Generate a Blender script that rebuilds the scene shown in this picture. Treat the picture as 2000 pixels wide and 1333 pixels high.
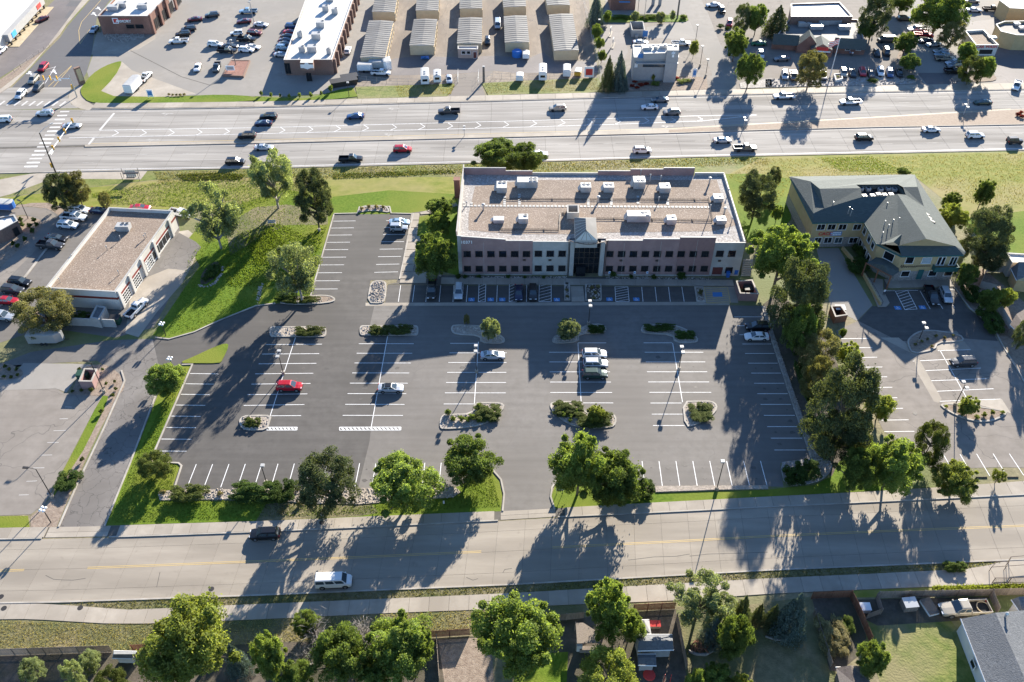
import bpy, math, random
import numpy as np
from mathutils import Vector, Matrix
for _o in list(bpy.data.objects): bpy.data.objects.remove(_o)
SC = bpy.context.scene
COL = SC.collection
# ------------------------------------------------------------------ camera
F_PX, PITCH, CAM_H, CX, CY = 1692.0, 0.7455, 117.0, 1000.0, 666.5
_cd = bpy.data.cameras.new('camera'); CAM = bpy.data.objects.new('camera', _cd); COL.objects.link(CAM)
_cd.sensor_fit = 'HORIZONTAL'; _cd.sensor_width = 36.0; _cd.lens = F_PX / 2000 * 36
_cd.clip_start = 1.0; _cd.clip_end = 4000.0
CAM.location = (0, 0, CAM_H); CAM.rotation_euler = (math.pi / 2 - PITCH, 0, 0)
SC.camera = CAM
# ------------------------------------------------------------------ sky, sun, exposure
SUN_EL, SUN_AZ = math.radians(19.4), math.radians(20.8)      # azimuth from +Y towards +X
W = bpy.data.worlds.new('World'); SC.world = W; W.use_nodes = True
_nt = W.node_tree; _bg = _nt.nodes['Background']
_sky = _nt.nodes.new('ShaderNodeTexSky'); _sky.sky_type = 'NISHITA'; _sky.sun_disc = False
_sky.sun_elevation = SUN_EL; _sky.sun_rotation = SUN_AZ; _sky.altitude = 1800; _sky.air_density = 1.0; _sky.dust_density = 0.0; _sky.ozone_density = 4.0
_nt.links.new(_sky.outputs[0], _bg.inputs[0]); _bg.inputs[1].default_value = 0.085
_sl = bpy.data.lights.new('sun', 'SUN'); SUN = bpy.data.objects.new('sun', _sl); COL.objects.link(SUN)
_sl.energy = 5.0; _sl.angle = math.radians(0.53); _sl.color = (1.0, 0.925, 0.805)
_d = Vector((math.sin(SUN_AZ) * math.cos(SUN_EL), math.cos(SUN_AZ) * math.cos(SUN_EL), math.sin(SUN_EL)))
SUN.rotation_euler = _d.to_track_quat('Z', 'Y').to_euler(); SUN.location = (60, 300, 200)
SC.view_settings.view_transform = 'Standard'; SC.view_settings.look = 'None'
SC.view_settings.gamma = 1.0; SC.view_settings.use_curve_mapping = False
SC.view_settings.exposure = 1.78
SC.render.engine = 'CYCLES'
try:
    SC.cycles.use_denoising = True; SC.cycles.max_bounces = 6; SC.cycles.transparent_max_bounces = 8
    SC.cycles.caustics_reflective = False; SC.cycles.caustics_refractive = False; SC.cycles.sample_clamp_indirect = 6
except Exception: pass
# ------------------------------------------------------------------ picture point -> place on the ground / a wall
def ray(px, py):
    a, b = (px - CX) / F_PX, -(py - CY) / F_PX
    return a, b * math.sin(PITCH) + math.cos(PITCH), b * math.cos(PITCH) - math.sin(PITCH)
def G(px, py, z=0.0):
    x, y, w = ray(px, py); t = (z - CAM_H) / w
    return (x * t, y * t, z)
def GP(px, py, p0, p1):                       # on the vertical plane through p0, p1
    x, y, w = ray(px, py); nx, ny = p1[1] - p0[1], p0[0] - p1[0]
    t = (p0[0] * nx + p0[1] * ny) / (x * nx + y * ny)
    return (x * t, y * t, CAM_H + w * t)
def HG(px, py, top):                          # height of something standing at px,py whose top shows at row `top`
    b = G(px, py); x, y, w = ray(px, top); t = b[1] / y
    return CAM_H + w * t
_OFF = {1:(0,0),2:(500,0),3:(1000,0),4:(1500,0),5:(0,330),6:(500,330),7:(1000,330),8:(1500,330),9:(0,660),10:(500,660),11:(1000,660),12:(1500,660),13:(0,993),14:(500,993),15:(1000,993),16:(1500,993)}
def Q(k, *v):                                 # flat list of survey-sheet coordinates -> picture points
    ox, oy = _OFF[k]
    return [(ox + v[i] / 3.92, oy + v[i + 1] / 3.92) for i in range(0, len(v), 2)]
def GL(pts, z=0.0): return [G(p[0], p[1], z) for p in pts]
# ------------------------------------------------------------------ mesh helpers
class MB:
    def __init__(s): s.v = []; s.f = []; s.m = []
    def add(s, vs, fs, mi=0):
        n = len(s.v); s.v += [tuple(p) for p in vs]; s.f += [tuple(i + n for i in f) for f in fs]; s.m += [mi] * len(fs); return s
    def box(s, x0, x1, y0, y1, z0, z1, mi=0):
        return s.add([(x0,y0,z0),(x1,y0,z0),(x1,y1,z0),(x0,y1,z0),(x0,y0,z1),(x1,y0,z1),(x1,y1,z1),(x0,y1,z1)],
                     [(0,3,2,1),(4,5,6,7),(0,1,5,4),(1,2,6,5),(2,3,7,6),(3,0,4,7)], mi)
    def obox(s, c, ax, hx, hy, z0, z1, mi=0):   # box at c (xy), turned by ax radians
        ca, sa = math.cos(ax), math.sin(ax); q = []
        for z in (z0, z1):
            for a, b in ((-hx,-hy),(hx,-hy),(hx,hy),(-hx,hy)): q.append((c[0]+a*ca-b*sa, c[1]+a*sa+b*ca, z))
        return s.add(q, [(0,3,2,1),(4,5,6,7),(0,1,5,4),(1,2,6,5),(2,3,7,6),(3,0,4,7)], mi)
    def sheet(s, pts, z=None, mi=0):
        p = [(a[0], a[1], a[2] if z is None else z) for a in pts]
        if sum(p[i-1][0]*p[i][1]-p[i][0]*p[i-1][1] for i in range(len(p))) < 0: p = p[::-1]
        return s.add(p, [tuple(range(len(p)))], mi)
    def prism(s, pts, z0, z1, mi=0, bottom=False):
        p = [(a[0], a[1]) for a in pts]; n = len(p)
        if sum(p[i-1][0]*p[i][1]-p[i][0]*p[i-1][1] for i in range(n)) < 0: p = p[::-1]
        v = [(a, b, z0) for a, b in p] + [(a, b, z1) for a, b in p]
        f = [tuple(range(n, 2*n))] + [(i, (i+1) % n, n+(i+1) % n, n+i) for i in range(n)]
        if bottom: f.append(tuple(range(n-1, -1, -1)))
        return s.add(v, f, mi)
    def tube(s, pts, rad, n=6, mi=0, cap=True):
        P = [Vector(p) for p in pts]; R = rad if isinstance(rad, (list, tuple)) else [rad] * len(P)
        vs, fs = [], []
        for i, p in enumerate(P):
            d = (P[min(i+1, len(P)-1)] - P[max(i-1, 0)]).normalized()
            a = d.orthogonal().normalized() if abs(d.z) > .9 else Vector((0,0,1)).cross(d).normalized(); b = d.cross(a)
            for k in range(n):
                t = 2*math.pi*k/n; vs.append(p + (a*math.cos(t) + b*math.sin(t)) * R[i])
        for i in range(len(P)-1):
            for k in range(n):
                k2 = (k+1) % n; fs.append((i*n+k, i*n+k2, (i+1)*n+k2, (i+1)*n+k))
        if cap: fs += [tuple(range(n-1, -1, -1)), tuple(range((len(P)-1)*n, len(P)*n))]
        return s.add(vs, fs, mi)
    def mesh(s, name, org=(0,0,0), smooth=False):
        me = bpy.data.meshes.new(name)
        me.from_pydata([(a[0]-org[0], a[1]-org[1], a[2]-org[2]) for a in s.v], [], s.f)
        if any(s.m): me.polygons.foreach_set('material_index', s.m)
        if smooth: me.polygons.foreach_set('use_smooth', [True] * len(s.f))
        me.update(); return me
ORG = {}
def link(name, data, parent=None):
    o = bpy.data.objects.new(name, data); COL.objects.link(o)
    if parent is not None: o.parent = parent; ORG[o] = ORG.get(parent, (0,0,0))
    return o
def tag(o, label, cat, group=None, kind=None):
    if label: o['label'] = label
    if cat: o['category'] = cat
    if group: o['group'] = group
    if kind: o['kind'] = kind
    return o
def thing(name, label, cat, loc=(0,0,0), rz=0.0, group=None, scale=None):
    o = link(name, None); o.location = loc; o.rotation_euler = (0, 0, rz); o.empty_display_size = .5
    if scale: o.scale = scale
    ORG[o] = tuple(loc) if rz == 0 else (0,0,0)
    return tag(o, label, cat, group)
def part(name, mb, mats, parent, smooth=False, label=None):      # world-coordinate mesh under a thing
    me = mb.mesh(name, ORG.get(parent, (0,0,0)), smooth)
    for m in (mats if isinstance(mats, (list, tuple)) else [mats]): me.materials.append(m)
    o = link(name, me, parent)
    if label: o['label'] = label
    return o
def solo(name, mb, mats, label=None, cat=None, group=None, kind=None, smooth=False):
    me = mb.mesh(name, (0,0,0), smooth)
    for m in (mats if isinstance(mats, (list, tuple)) else [mats]): me.materials.append(m)
    return tag(link(name, me), label, cat, group, kind)
def struct(name, mb, mats): return solo(name, mb, mats, kind='structure')
def one(name, mb, mats, label, cat, group=None, smooth=False):     # single-mesh thing with its origin at its base
    xs = [v[0] for v in mb.v]; ys = [v[1] for v in mb.v]; zs = [v[2] for v in mb.v]
    org = ((min(xs)+max(xs))/2, (min(ys)+max(ys))/2, min(zs)); me = mb.mesh(name, org, smooth)
    for m in (mats if isinstance(mats, (list, tuple)) else [mats]): me.materials.append(m)
    o = tag(link(name, me), label, cat, group); o.location = org; ORG[o] = org; return o
def offset(pts, d, closed=True):               # mitred offset to the left of travel
    n = len(pts); out = []
    for i in range(n):
        a = Vector(pts[i-1][:2]) if (closed or i > 0) else None; b = Vector(pts[i][:2]); c = Vector(pts[(i+1) % n][:2]) if (closed or i < n-1) else None
        d1 = (b-a).normalized() if a is not None else None; d2 = (c-b).normalized() if c is not None else None
        d1 = d1 if d1 is not None else d2; d2 = d2 if d2 is not None else d1
        n1 = Vector((-d1.y, d1.x)); n2 = Vector((-d2.y, d2.x)); m = n1 + n2
        if m.length < 1e-6: m = n1
        m.normalize(); k = d / max(.45, m.dot(n1)); out.append((b.x+m.x*k, b.y+m.y*k))
    return out
def ccw(pts):
    return pts if sum(pts[i-1][0]*pts[i][1]-pts[i][0]*pts[i-1][1] for i in range(len(pts))) > 0 else pts[::-1]
def chaikin(pts, it=2, closed=True):
    for _ in range(it):
        o = []; n = len(pts)
        for i in range(n if closed else n-1):
            a, b = pts[i], pts[(i+1) % n]
            o += [(a[0]*.75+b[0]*.25, a[1]*.75+b[1]*.25), (a[0]*.25+b[0]*.75, a[1]*.25+b[1]*.75)]
        pts = o if closed else [pts[0]] + o + [pts[-1]]
    return pts
def band(mb, pts, w0, w1, z0, z1, closed=False, mi=0):     # raised strip along a polyline from offset w0 to w1
    a = offset(pts, w0, closed); b = offset(pts, w1, closed); n = len(pts)
    for i in range(n if closed else n-1):
        j = (i+1) % n; q = [a[i], a[j], b[j], b[i]]
        mb.add([(p[0],p[1],z0) for p in q]+[(p[0],p[1],z1) for p in q], [(4,5,6,7),(0,1,5,4),(2,3,7,6),(1,2,6,5),(3,0,4,7)] if w0 < w1 else [(7,6,5,4),(4,5,1,0),(6,7,3,2),(5,6,2,1),(7,4,0,3)], mi)
    return mb
def inside(x, y, poly):
    c = False; n = len(poly)
    for i in range(n):
        x1, y1, x2, y2 = poly[i-1][0], poly[i-1][1], poly[i][0], poly[i][1]
        if (y1 > y) != (y2 > y) and x < (x2-x1)*(y-y1)/(y2-y1)+x1: c = not c
    return c
def scatter(poly, n, rng):
    xs = [p[0] for p in poly]; ys = [p[1] for p in poly]; out = []; t = 0
    while len(out) < n and t < n*30:
        t += 1; x = rng.uniform(min(xs), max(xs)); y = rng.uniform(min(ys), max(ys))
        if inside(x, y, poly): out.append((x, y))
    return out
def lerp(a, b, t): return tuple(a[i] + (b[i]-a[i])*t for i in range(len(a)))
def along(pl, x):                               # y on a picture polyline at column x
    for i in range(len(pl)-1):
        if pl[i][0] <= x <= pl[i+1][0] or i == len(pl)-2 or (i == 0 and x < pl[0][0]):
            a, b = pl[i], pl[i+1]
            if x <= b[0] or i == len(pl)-2: return a[1] + (b[1]-a[1])*(x-a[0])/(b[0]-a[0])
# ------------------------------------------------------------------ materials
MATS = {}
def _n(nt, t, **k):
    n = nt.nodes.new(t)
    for a, b in k.items(): setattr(n, a, b)
    return n
def base_mat(name, col, rough=.7, metal=0.0, spec=.4, coat=0.0, emit=None):
    m = bpy.data.materials.new(name); m.use_nodes = True; b = m.node_tree.nodes['Principled BSDF']
    b.inputs['Base Color'].default_value = (*col, 1); b.inputs['Roughness'].default_value = rough
    b.inputs['Metallic'].default_value = metal; b.inputs['Specular IOR Level'].default_value = spec; b.inputs['Coat Weight'].default_value = coat
    if emit: b.inputs['Emission Color'].default_value = (*emit[0], 1); b.inputs['Emission Strength'].default_value = emit[1]
    MATS[name] = m; return m
def ramp(nt, fac, stops):
    r = _n(nt, 'ShaderNodeValToRGB'); e = r.color_ramp.elements
    while len(e) < len(stops): e.new(.5)
    for i, (p, c) in enumerate(stops): e[i].position = p; e[i].color = (*c, 1) if len(c) == 3 else c
    nt.links.new(fac, r.inputs[0]); return r.outputs[0]
def noise_mat(name, c1, c2, scale=.5, detail=6, rough=.85, c3=None, scale3=.06, bump=.0, bscale=8.0, spec=.25, stretch=None, speck=None, rnd=0.0, metal=0.0, coat=0.0, cracks=None, stains=None, streak=0.0, lo=.35, hi=.65):
    """colour grain from world-space noise: fine grain c1..c2, broad patches towards c3, optional specks, cracks, per-piece tone"""
    m = base_mat(name, c1, rough, metal, spec, coat); nt = m.node_tree; L = nt.links.new; b = nt.nodes['Principled BSDF']
    geo = _n(nt, 'ShaderNodeNewGeometry'); pos = geo.outputs['Position']
    mp = _n(nt, 'ShaderNodeMapping'); L(pos, mp.inputs[0]); mp.inputs['Scale'].default_value = stretch or (1,1,1); pos = mp.outputs[0]
    n1 = _n(nt, 'ShaderNodeTexNoise'); n1.inputs['Scale'].default_value = scale; n1.inputs['Detail'].default_value = detail; n1.inputs['Roughness'].default_value = .65; L(pos, n1.inputs['Vector'])
    col = ramp(nt, n1.outputs[0], [(lo, c1), (hi, c2)])
    def mix(a, bb, f, t='MIX'):
        x = _n(nt, 'ShaderNodeMix', data_type='RGBA', blend_type=t)
        if isinstance(f, float): x.inputs[0].default_value = f
        else: L(f, x.inputs[0])
        L(a, x.inputs[6])
        if isinstance(bb, tuple): x.inputs[7].default_value = (*bb, 1)
        else: L(bb, x.inputs[7])
        return x.outputs[2]
    if c3:
        n3 = _n(nt, 'ShaderNodeTexNoise'); n3.inputs['Scale'].default_value = scale3; n3.inputs['Detail'].default_value = 5; L(pos, n3.inputs['Vector'])
        f = ramp(nt, n3.outputs[0], [(.42, (0,0,0)), (.62, (1,1,1))]); col = mix(col, c3, f)
    if speck:
        sc, sc_col, amt = speck
        v = _n(nt, 'ShaderNodeTexVoronoi'); v.inputs['Scale'].default_value = sc; L(pos, v.inputs['Vector'])
        f = ramp(nt, v.outputs['Color'], [(.5-amt/2, (0,0,0)), (.5+amt/2, (1,1,1))]); sp = _n(nt, 'ShaderNodeSeparateColor'); L(v.outputs['Color'], sp.inputs[0])
        f = ramp(nt, sp.outputs[0], [(1-amt, (0,0,0)), (1.0, (1,1,1))]); col = mix(col, sc_col, f)
    if streak:
        m2 = _n(nt, 'ShaderNodeMapping'); L(geo.outputs['Position'], m2.inputs[0]); m2.inputs['Scale'].default_value = (.05, .9, 1); nk = _n(nt, 'ShaderNodeTexNoise'); nk.inputs['Scale'].default_value = 1.0; nk.inputs['Detail'].default_value = 5; L(m2.outputs[0], nk.inputs['Vector'])
        col = mix(col, ramp(nt, nk.outputs[0], [(.32, (1-streak,)*3), (.68, (1+streak*.5,)*3)]), 1.0, 'MULTIPLY')
    if stains:
        amt, sc_ = stains; ns = _n(nt, 'ShaderNodeTexNoise'); ns.inputs['Scale'].default_value = .55; ns.inputs['Detail'].default_value = 7; ns.inputs['Roughness'].default_value = .6; L(geo.outputs['Position'], ns.inputs['Vector'])
        f = ramp(nt, ns.outputs[0], [(.60, (0,0,0)), (.74, (amt*2,)*3)]); col = mix(col, sc_, f)
    if cracks:
        sc, cc, wd = cracks
        wn = _n(nt, 'ShaderNodeTexNoise'); wn.inputs['Scale'].default_value = sc*1.6; wn.inputs['Detail'].default_value = 3; L(pos, wn.inputs['Vector'])
        va = _n(nt, 'ShaderNodeVectorMath', operation='MULTIPLY_ADD'); L(wn.outputs['Color'], va.inputs[0]); va.inputs[1].default_value = (1.6/sc*.5,)*3; L(pos, va.inputs[2])
        v = _n(nt, 'ShaderNodeTexVoronoi', feature='DISTANCE_TO_EDGE'); v.inputs['Scale'].default_value = sc; L(va.outputs[0], v.inputs['Vector'])
        f = ramp(nt, v.outputs['Distance'], [(0, (1,1,1)), (wd, (0,0,0))]); col = mix(col, cc, f)
    if rnd:
        oi = _n(nt, 'ShaderNodeObjectInfo'); r = ramp(nt, oi.outputs['Random'], [(0, (1-rnd,)*3), (1, (1+rnd*.4,)*3)]); col = mix(col, r, 1.0, 'MULTIPLY')
    L(col, b.inputs['Base Color'])
    if bump:
        nb = _n(nt, 'ShaderNodeTexNoise'); nb.inputs['Scale'].default_value = bscale; nb.inputs['Detail'].default_value = 4; L(geo.outputs['Position'], nb.inputs['Vector'])
        bp = _n(nt, 'ShaderNodeBump'); bp.inputs['Strength'].default_value = bump; bp.inputs['Distance'].default_value = .12; L(nb.outputs[0], bp.inputs['Height']); L(bp.outputs[0], b.inputs['Normal'])
    return m
def leaf_mat(name, c1, c2, trans=.35, rough=.55):
    m = bpy.data.materials.new(name); m.use_nodes = True; nt = m.node_tree; L = nt.links.new; b = nt.nodes['Principled BSDF']; out = nt.nodes['Material Output']
    geo = _n(nt, 'ShaderNodeNewGeometry'); oi = _n(nt, 'ShaderNodeObjectInfo')
    col = ramp(nt, geo.outputs['Random Per Island'], [(0, c1), (1, c2)])
    hs = _n(nt, 'ShaderNodeHueSaturation'); L(col, hs.inputs['Color'])
    r = _n(nt, 'ShaderNodeMapRange'); L(oi.outputs['Random'], r.inputs[0]); r.inputs[3].default_value = .8; r.inputs[4].default_value = 1.22; tc = _n(nt, 'ShaderNodeTexCoord'); nz = _n(nt, 'ShaderNodeTexNoise'); nz.inputs['Scale'].default_value = 3.2; nz.inputs['Detail'].default_value = 2; L(tc.outputs['Object'], nz.inputs['Vector'])
    r2 = _n(nt, 'ShaderNodeMapRange'); L(nz.outputs[0], r2.inputs[0]); r2.inputs[1].default_value = .3; r2.inputs[2].default_value = .7; r2.inputs[3].default_value = .72; r2.inputs[4].default_value = 1.35
    mu = _n(nt, 'ShaderNodeMath', operation='MULTIPLY'); L(r.outputs[0], mu.inputs[0]); L(r2.outputs[0], mu.inputs[1]); L(mu.outputs[0], hs.inputs['Value'])
    b.inputs['Roughness'].default_value = .8; b.inputs['Specular IOR Level'].default_value = .1; L(hs.outputs[0], b.inputs['Base Color'])
    t = _n(nt, 'ShaderNodeBsdfTranslucent'); g = _n(nt, 'ShaderNodeMix', data_type='RGBA', blend_type='MULTIPLY'); g.inputs[0].default_value = 1; L(hs.outputs[0], g.inputs[6]); g.inputs[7].default_value = (1.55, 1.5, .65, 1); L(g.outputs[2], t.inputs[0])
    x = _n(nt, 'ShaderNodeMixShader'); x.inputs[0].default_value = trans; L(b.outputs[0], x.inputs[1]); L(t.outputs[0], x.inputs[2]); L(x.outputs[0], out.inputs[0])
    MATS[name] = m; return m
M = MATS
noise_mat('ground', (.17,.145,.085), (.26,.22,.13), 1.2, c3=(.13,.15,.05), scale3=.05, bump=.5, bscale=2.5)
noise_mat('lawn', (.075,.130,.010), (.135,.20,.022), 1.8, c3=(.17,.195,.03), scale3=.07, bump=.5, bscale=5, spec=.08)
noise_mat('meadow', (.15,.18,.025), (.25,.24,.06), .5, c3=(.29,.24,.11), scale3=.05, spec=.1, bump=.35, bscale=6, stretch=(.8,1.2,1))
noise_mat('dry_grass', (.15,.13,.07), (.24,.20,.11), 1.0, c3=(.10,.11,.04), scale3=.12, bump=.7, bscale=4)
noise_mat('ditch_grass', (.095,.13,.022), (.19,.20,.05), .8, c3=(.21,.185,.085), scale3=.1, bump=.7, bscale=3)
noise_mat('asphalt_old', (.155,.141,.126), (.19,.174,.157), .55, c3=(.148,.134,.12), scale3=.05, streak=.10, rough=.82, stains=(.34,(.125,.114,.105)), cracks=(.05,(.145,.132,.12),.004), spec=.3)
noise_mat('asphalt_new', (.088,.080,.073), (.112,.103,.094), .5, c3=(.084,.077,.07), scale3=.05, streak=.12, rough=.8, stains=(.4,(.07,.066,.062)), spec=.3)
noise_mat('asphalt_cracked', (.17,.155,.14), (.215,.195,.178), .9, c3=(.15,.135,.122), scale3=.09, rough=.8, cracks=(.42,(.075,.068,.062),.02), spec=.3)
noise_mat('asphalt_pale', (.215,.19,.164), (.27,.24,.21), .35, c3=(.215,.19,.165), scale3=.03, rough=.9, streak=.06, cracks=(.09,(.12,.11,.10),.006), spec=.12)
noise_mat('asphalt_side', (.105,.10,.10), (.13,.125,.123), .5, c3=(.115,.11,.11), rough=.75, spec=.3)
noise_mat('asphalt_purple', (.15,.132,.128), (.19,.168,.16), .5, c3=(.135,.12,.116), scale3=.05, rough=.8, spec=.3, cracks=(.1,(.10,.09,.088),.006))
noise_mat('dirt_drive', (.20,.165,.13), (.29,.24,.19), .5, c3=(.17,.14,.115), scale3=.06, rough=.9, stretch=(1.3,.4,1), cracks=(.2,(.12,.1,.085),.01))
noise_mat('concrete', (.33,.288,.236), (.40,.352,.29), .6, c3=(.30,.26,.212), scale3=.12, rough=.8, rnd=.12, spec=.3)
noise_mat('road_concrete', (.285,.247,.200), (.345,.302,.246), .35, c3=(.25,.217,.176), scale3=.16, rough=.8, rnd=.055, spec=.25, stretch=(.22,1.5,1), stains=(.25,(.20,.172,.14)))
noise_mat('highway_concrete', (.325,.302,.273), (.38,.355,.323), .3, c3=(.245,.227,.205), scale3=.16, streak=.14, rough=.9, rnd=.06, spec=.12, stretch=(.12,1.6,1))
noise_mat('lot_concrete', (.27,.248,.22), (.315,.29,.258), .4, c3=(.26,.243,.22), scale3=.05, rough=.9, rnd=.08, spec=.12)
noise_mat('joint', (.10,.09,.078), (.13,.118,.10), .8)
noise_mat('kerb', (.36,.33,.285), (.44,.40,.35), .7, rough=.8, c3=(.31,.28,.24), scale3=.3)
noise_mat('gravel_roof', (.17,.125,.094), (.335,.262,.205), 4.5, detail=8, stains=(.3,(.15,.115,.09)), c3=(.215,.165,.127), scale3=.12, rough=.9, bump=.6, bscale=5, speck=(5.5,(.40,.335,.275),.22))
noise_mat('ballast', (.22,.20,.185), (.42,.39,.36), 2.2, detail=8, rough=.9, bump=.8, bscale=4, speck=(3.4,(.5,.47,.44),.3))
noise_mat('rock_bed', (.26,.22,.18), (.42,.36,.30), 2.5, rough=.9, bump=.8, bscale=5)
noise_mat('mulch', (.20,.15,.115), (.32,.255,.20), 1.6, rough=.95, bump=.5, bscale=6)
noise_mat('red_mulch', (.22,.11,.085), (.30,.16,.125), 1.6, rough=.95, bump=.5)
noise_mat('soil', (.085,.07,.055), (.14,.115,.09), 1.0, c3=(.07,.065,.04), scale3=.15, rough=.95, bump=.5)
noise_mat('precast_pink', (.325,.205,.185), (.365,.235,.212), 1.5, rough=.85, c3=(.30,.19,.172), scale3=.4)
noise_mat('precast_red', (.265,.155,.138), (.30,.18,.16), 1.5, rough=.85)
noise_mat('precast_grey', (.40,.375,.335), (.46,.43,.39), 1.2, rough=.85, c3=(.37,.345,.31), scale3=.35)
noise_mat('coping', (.35,.337,.312), (.43,.415,.385), 1.0, rough=.6)
noise_mat('white_wall', (.60,.575,.53), (.68,.65,.60), .8, rough=.75, c3=(.55,.52,.47), scale3=.2)
noise_mat('white_roof', (.62,.60,.56), (.74,.72,.68), .25, rough=.6, c3=(.56,.53,.48), scale3=.08)
noise_mat('metal_roof', (.18,.174,.164), (.225,.217,.205), .5, rough=.75, spec=.2, c3=(.16,.154,.146), scale3=.1)
noise_mat('tan_wall', (.50,.40,.255), (.56,.45,.29), .8, rough=.85)
noise_mat('stucco_tan', (.44,.325,.17), (.50,.375,.205), .9, rough=.85)
noise_mat('stone_veneer', (.20,.18,.165), (.36,.33,.30), 3.0, rough=.9, bump=.7, bscale=4)
noise_mat('brick', (.22,.115,.085), (.30,.165,.125), 3.0, rough=.88, c3=(.20,.105,.08), scale3=.3)
noise_mat('brick_brown', (.20,.125,.095), (.26,.165,.13), 3.0, rough=.88)
noise_mat('grey_wall', (.33,.32,.305), (.38,.37,.35), 1.0, rough=.8)
noise_mat('shingle_green', (.058,.070,.066), (.105,.122,.114), 2.2, rough=.85, stretch=(.5,3,1), c3=(.075,.09,.084), scale3=.2, bump=.4, bscale=6)
noise_mat('shingle_grey', (.10,.105,.11), (.18,.185,.19), 3.2, rough=.85, c3=(.13,.135,.14), scale3=.3, bump=.5, bscale=7)
noise_mat('shingle_brown', (.10,.08,.068), (.16,.13,.112), 3.0, rough=.85, bump=.4, bscale=6)
noise_mat('cedar', (.19,.085,.05), (.28,.14,.085), 2.0, rough=.85, stretch=(3,3,.4), rnd=.25)
noise_mat('old_wood', (.19,.155,.125), (.29,.24,.195), 2.0, rough=.9, stretch=(3,3,.4), rnd=.3)
noise_mat('bark', (.10,.075,.055), (.20,.16,.125), 3.0, rough=.95)
noise_mat('bark_grey', (.22,.195,.175), (.36,.33,.30), 3.0, rough=.95)
noise_mat('hvac', (.38,.375,.36), (.46,.45,.43), 1.5, rough=.5, metal=.1)
noise_mat('stone', (.30,.26,.22), (.55,.49,.42), .9, rough=.9, rnd=.2)
noise_mat('stone_red', (.34,.22,.17), (.50,.36,.29), 1.3, rough=.9)
noise_mat('paint_white', (.45,.44,.42), (.80,.79,.77), 1.8, rough=.6, lo=.25, hi=.5); base_mat('paint_yellow', (.56,.39,.14), .6); base_mat('paint_blue', (.06,.21,.48), .6); noise_mat('paint_worn', (.27,.25,.225), (.44,.42,.39), 1.2, rough=.75)
base_mat('paint_faded', (.52,.50,.47), .7)
base_mat('glass_dark', (.012,.014,.017), .08, spec=.6); base_mat('glass_blue', (.05,.07,.085), .06, spec=.8); base_mat('glass_pale', (.35,.40,.42), .15, spec=.6)
base_mat('black', (.018,.018,.02), .5); base_mat('tyre', (.02,.02,.021), .85); base_mat('rim', (.45,.45,.46), .3, .8)
base_mat('dark_metal', (.055,.05,.047), .5, .4); base_mat('galv', (.50,.50,.49), .4, .6); base_mat('white_metal', (.78,.78,.76), .4)
base_mat('head_lamp', (.75,.76,.78), .1, spec=.8); base_mat('tail_lamp', (.35,.02,.02), .2); base_mat('signal_yellow', (.62,.34,.03), .5)
base_mat('frame_bronze', (.10,.075,.06), .5, .3); base_mat('frame_white', (.75,.74,.71), .5); base_mat('door_red', (.13,.035,.03), .6); base_mat('teal', (.03,.12,.115), .6)
base_mat('stripe_red', (.20,.035,.025), .6); base_mat('sign_red', (.60,.05,.04), .5); base_mat('sign_blue', (.05,.33,.72), .5); base_mat('sign_white', (.82,.82,.80), .5); base_mat('bin_blue', (.03,.13,.42), .5); base_mat('bin_green', (.02,.07,.045), .6)
base_mat('skin', (.42,.26,.19), .6); base_mat('shirt_white', (.72,.73,.76), .8); base_mat('cloth_dark', (.03,.035,.05), .85); base_mat('cloth_blue', (.10,.16,.32), .85); base_mat('tarp_blue', (.03,.16,.48), .5); base_mat('hair', (.05,.035,.025), .8)
leaf_mat('leaf', (.072,.11,.026), (.17,.22,.066), .5); leaf_mat('leaf_bright', (.105,.155,.034), (.22,.275,.085), .52); leaf_mat('leaf_yellow', (.135,.172,.036), (.265,.295,.09), .52)
leaf_mat('leaf_silver', (.14,.18,.085), (.29,.325,.185), .48); leaf_mat('leaf_olive', (.115,.115,.042), (.225,.21,.095), .38); leaf_mat('needle', (.058,.077,.034), (.13,.15,.07), .3)
leaf_mat('needle_blue', (.06,.095,.088), (.15,.195,.18), .22); leaf_mat('hedge', (.036,.064,.014), (.095,.14,.034), .3); leaf_mat('juniper', (.056,.074,.016), (.125,.145,.042), .3); leaf_mat('red_leaf', (.20,.02,.014), (.32,.06,.035), .3); leaf_mat('grass_blade', (.08,.125,.016), (.16,.205,.045), .42); leaf_mat('straw', (.19,.165,.075), (.31,.27,.135), .4)
PAINT = {}
for nme, c, mt in [('white',(.74,.74,.73),.0),('silver',(.50,.52,.54),.45),('grey',(.16,.165,.17),.4),('charcoal',(.06,.062,.066),.35),('black',(.008,.0085,.01),.1),('red',(.42,.012,.022),.2),('maroon',(.13,.018,.02),.2),('blue',(.035,.085,.20),.35),('navy',(.015,.022,.06),.3),('lightblue',(.30,.42,.52),.4),('tan',(.42,.37,.29),.3),('green',(.03,.17,.09),.2),('darkgreen',(.02,.05,.04),.25),('brown',(.10,.07,.05),.3)]:
    PAINT[nme] = base_mat('car_paint_' + nme, c, .3, mt, .45, .5)
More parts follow.
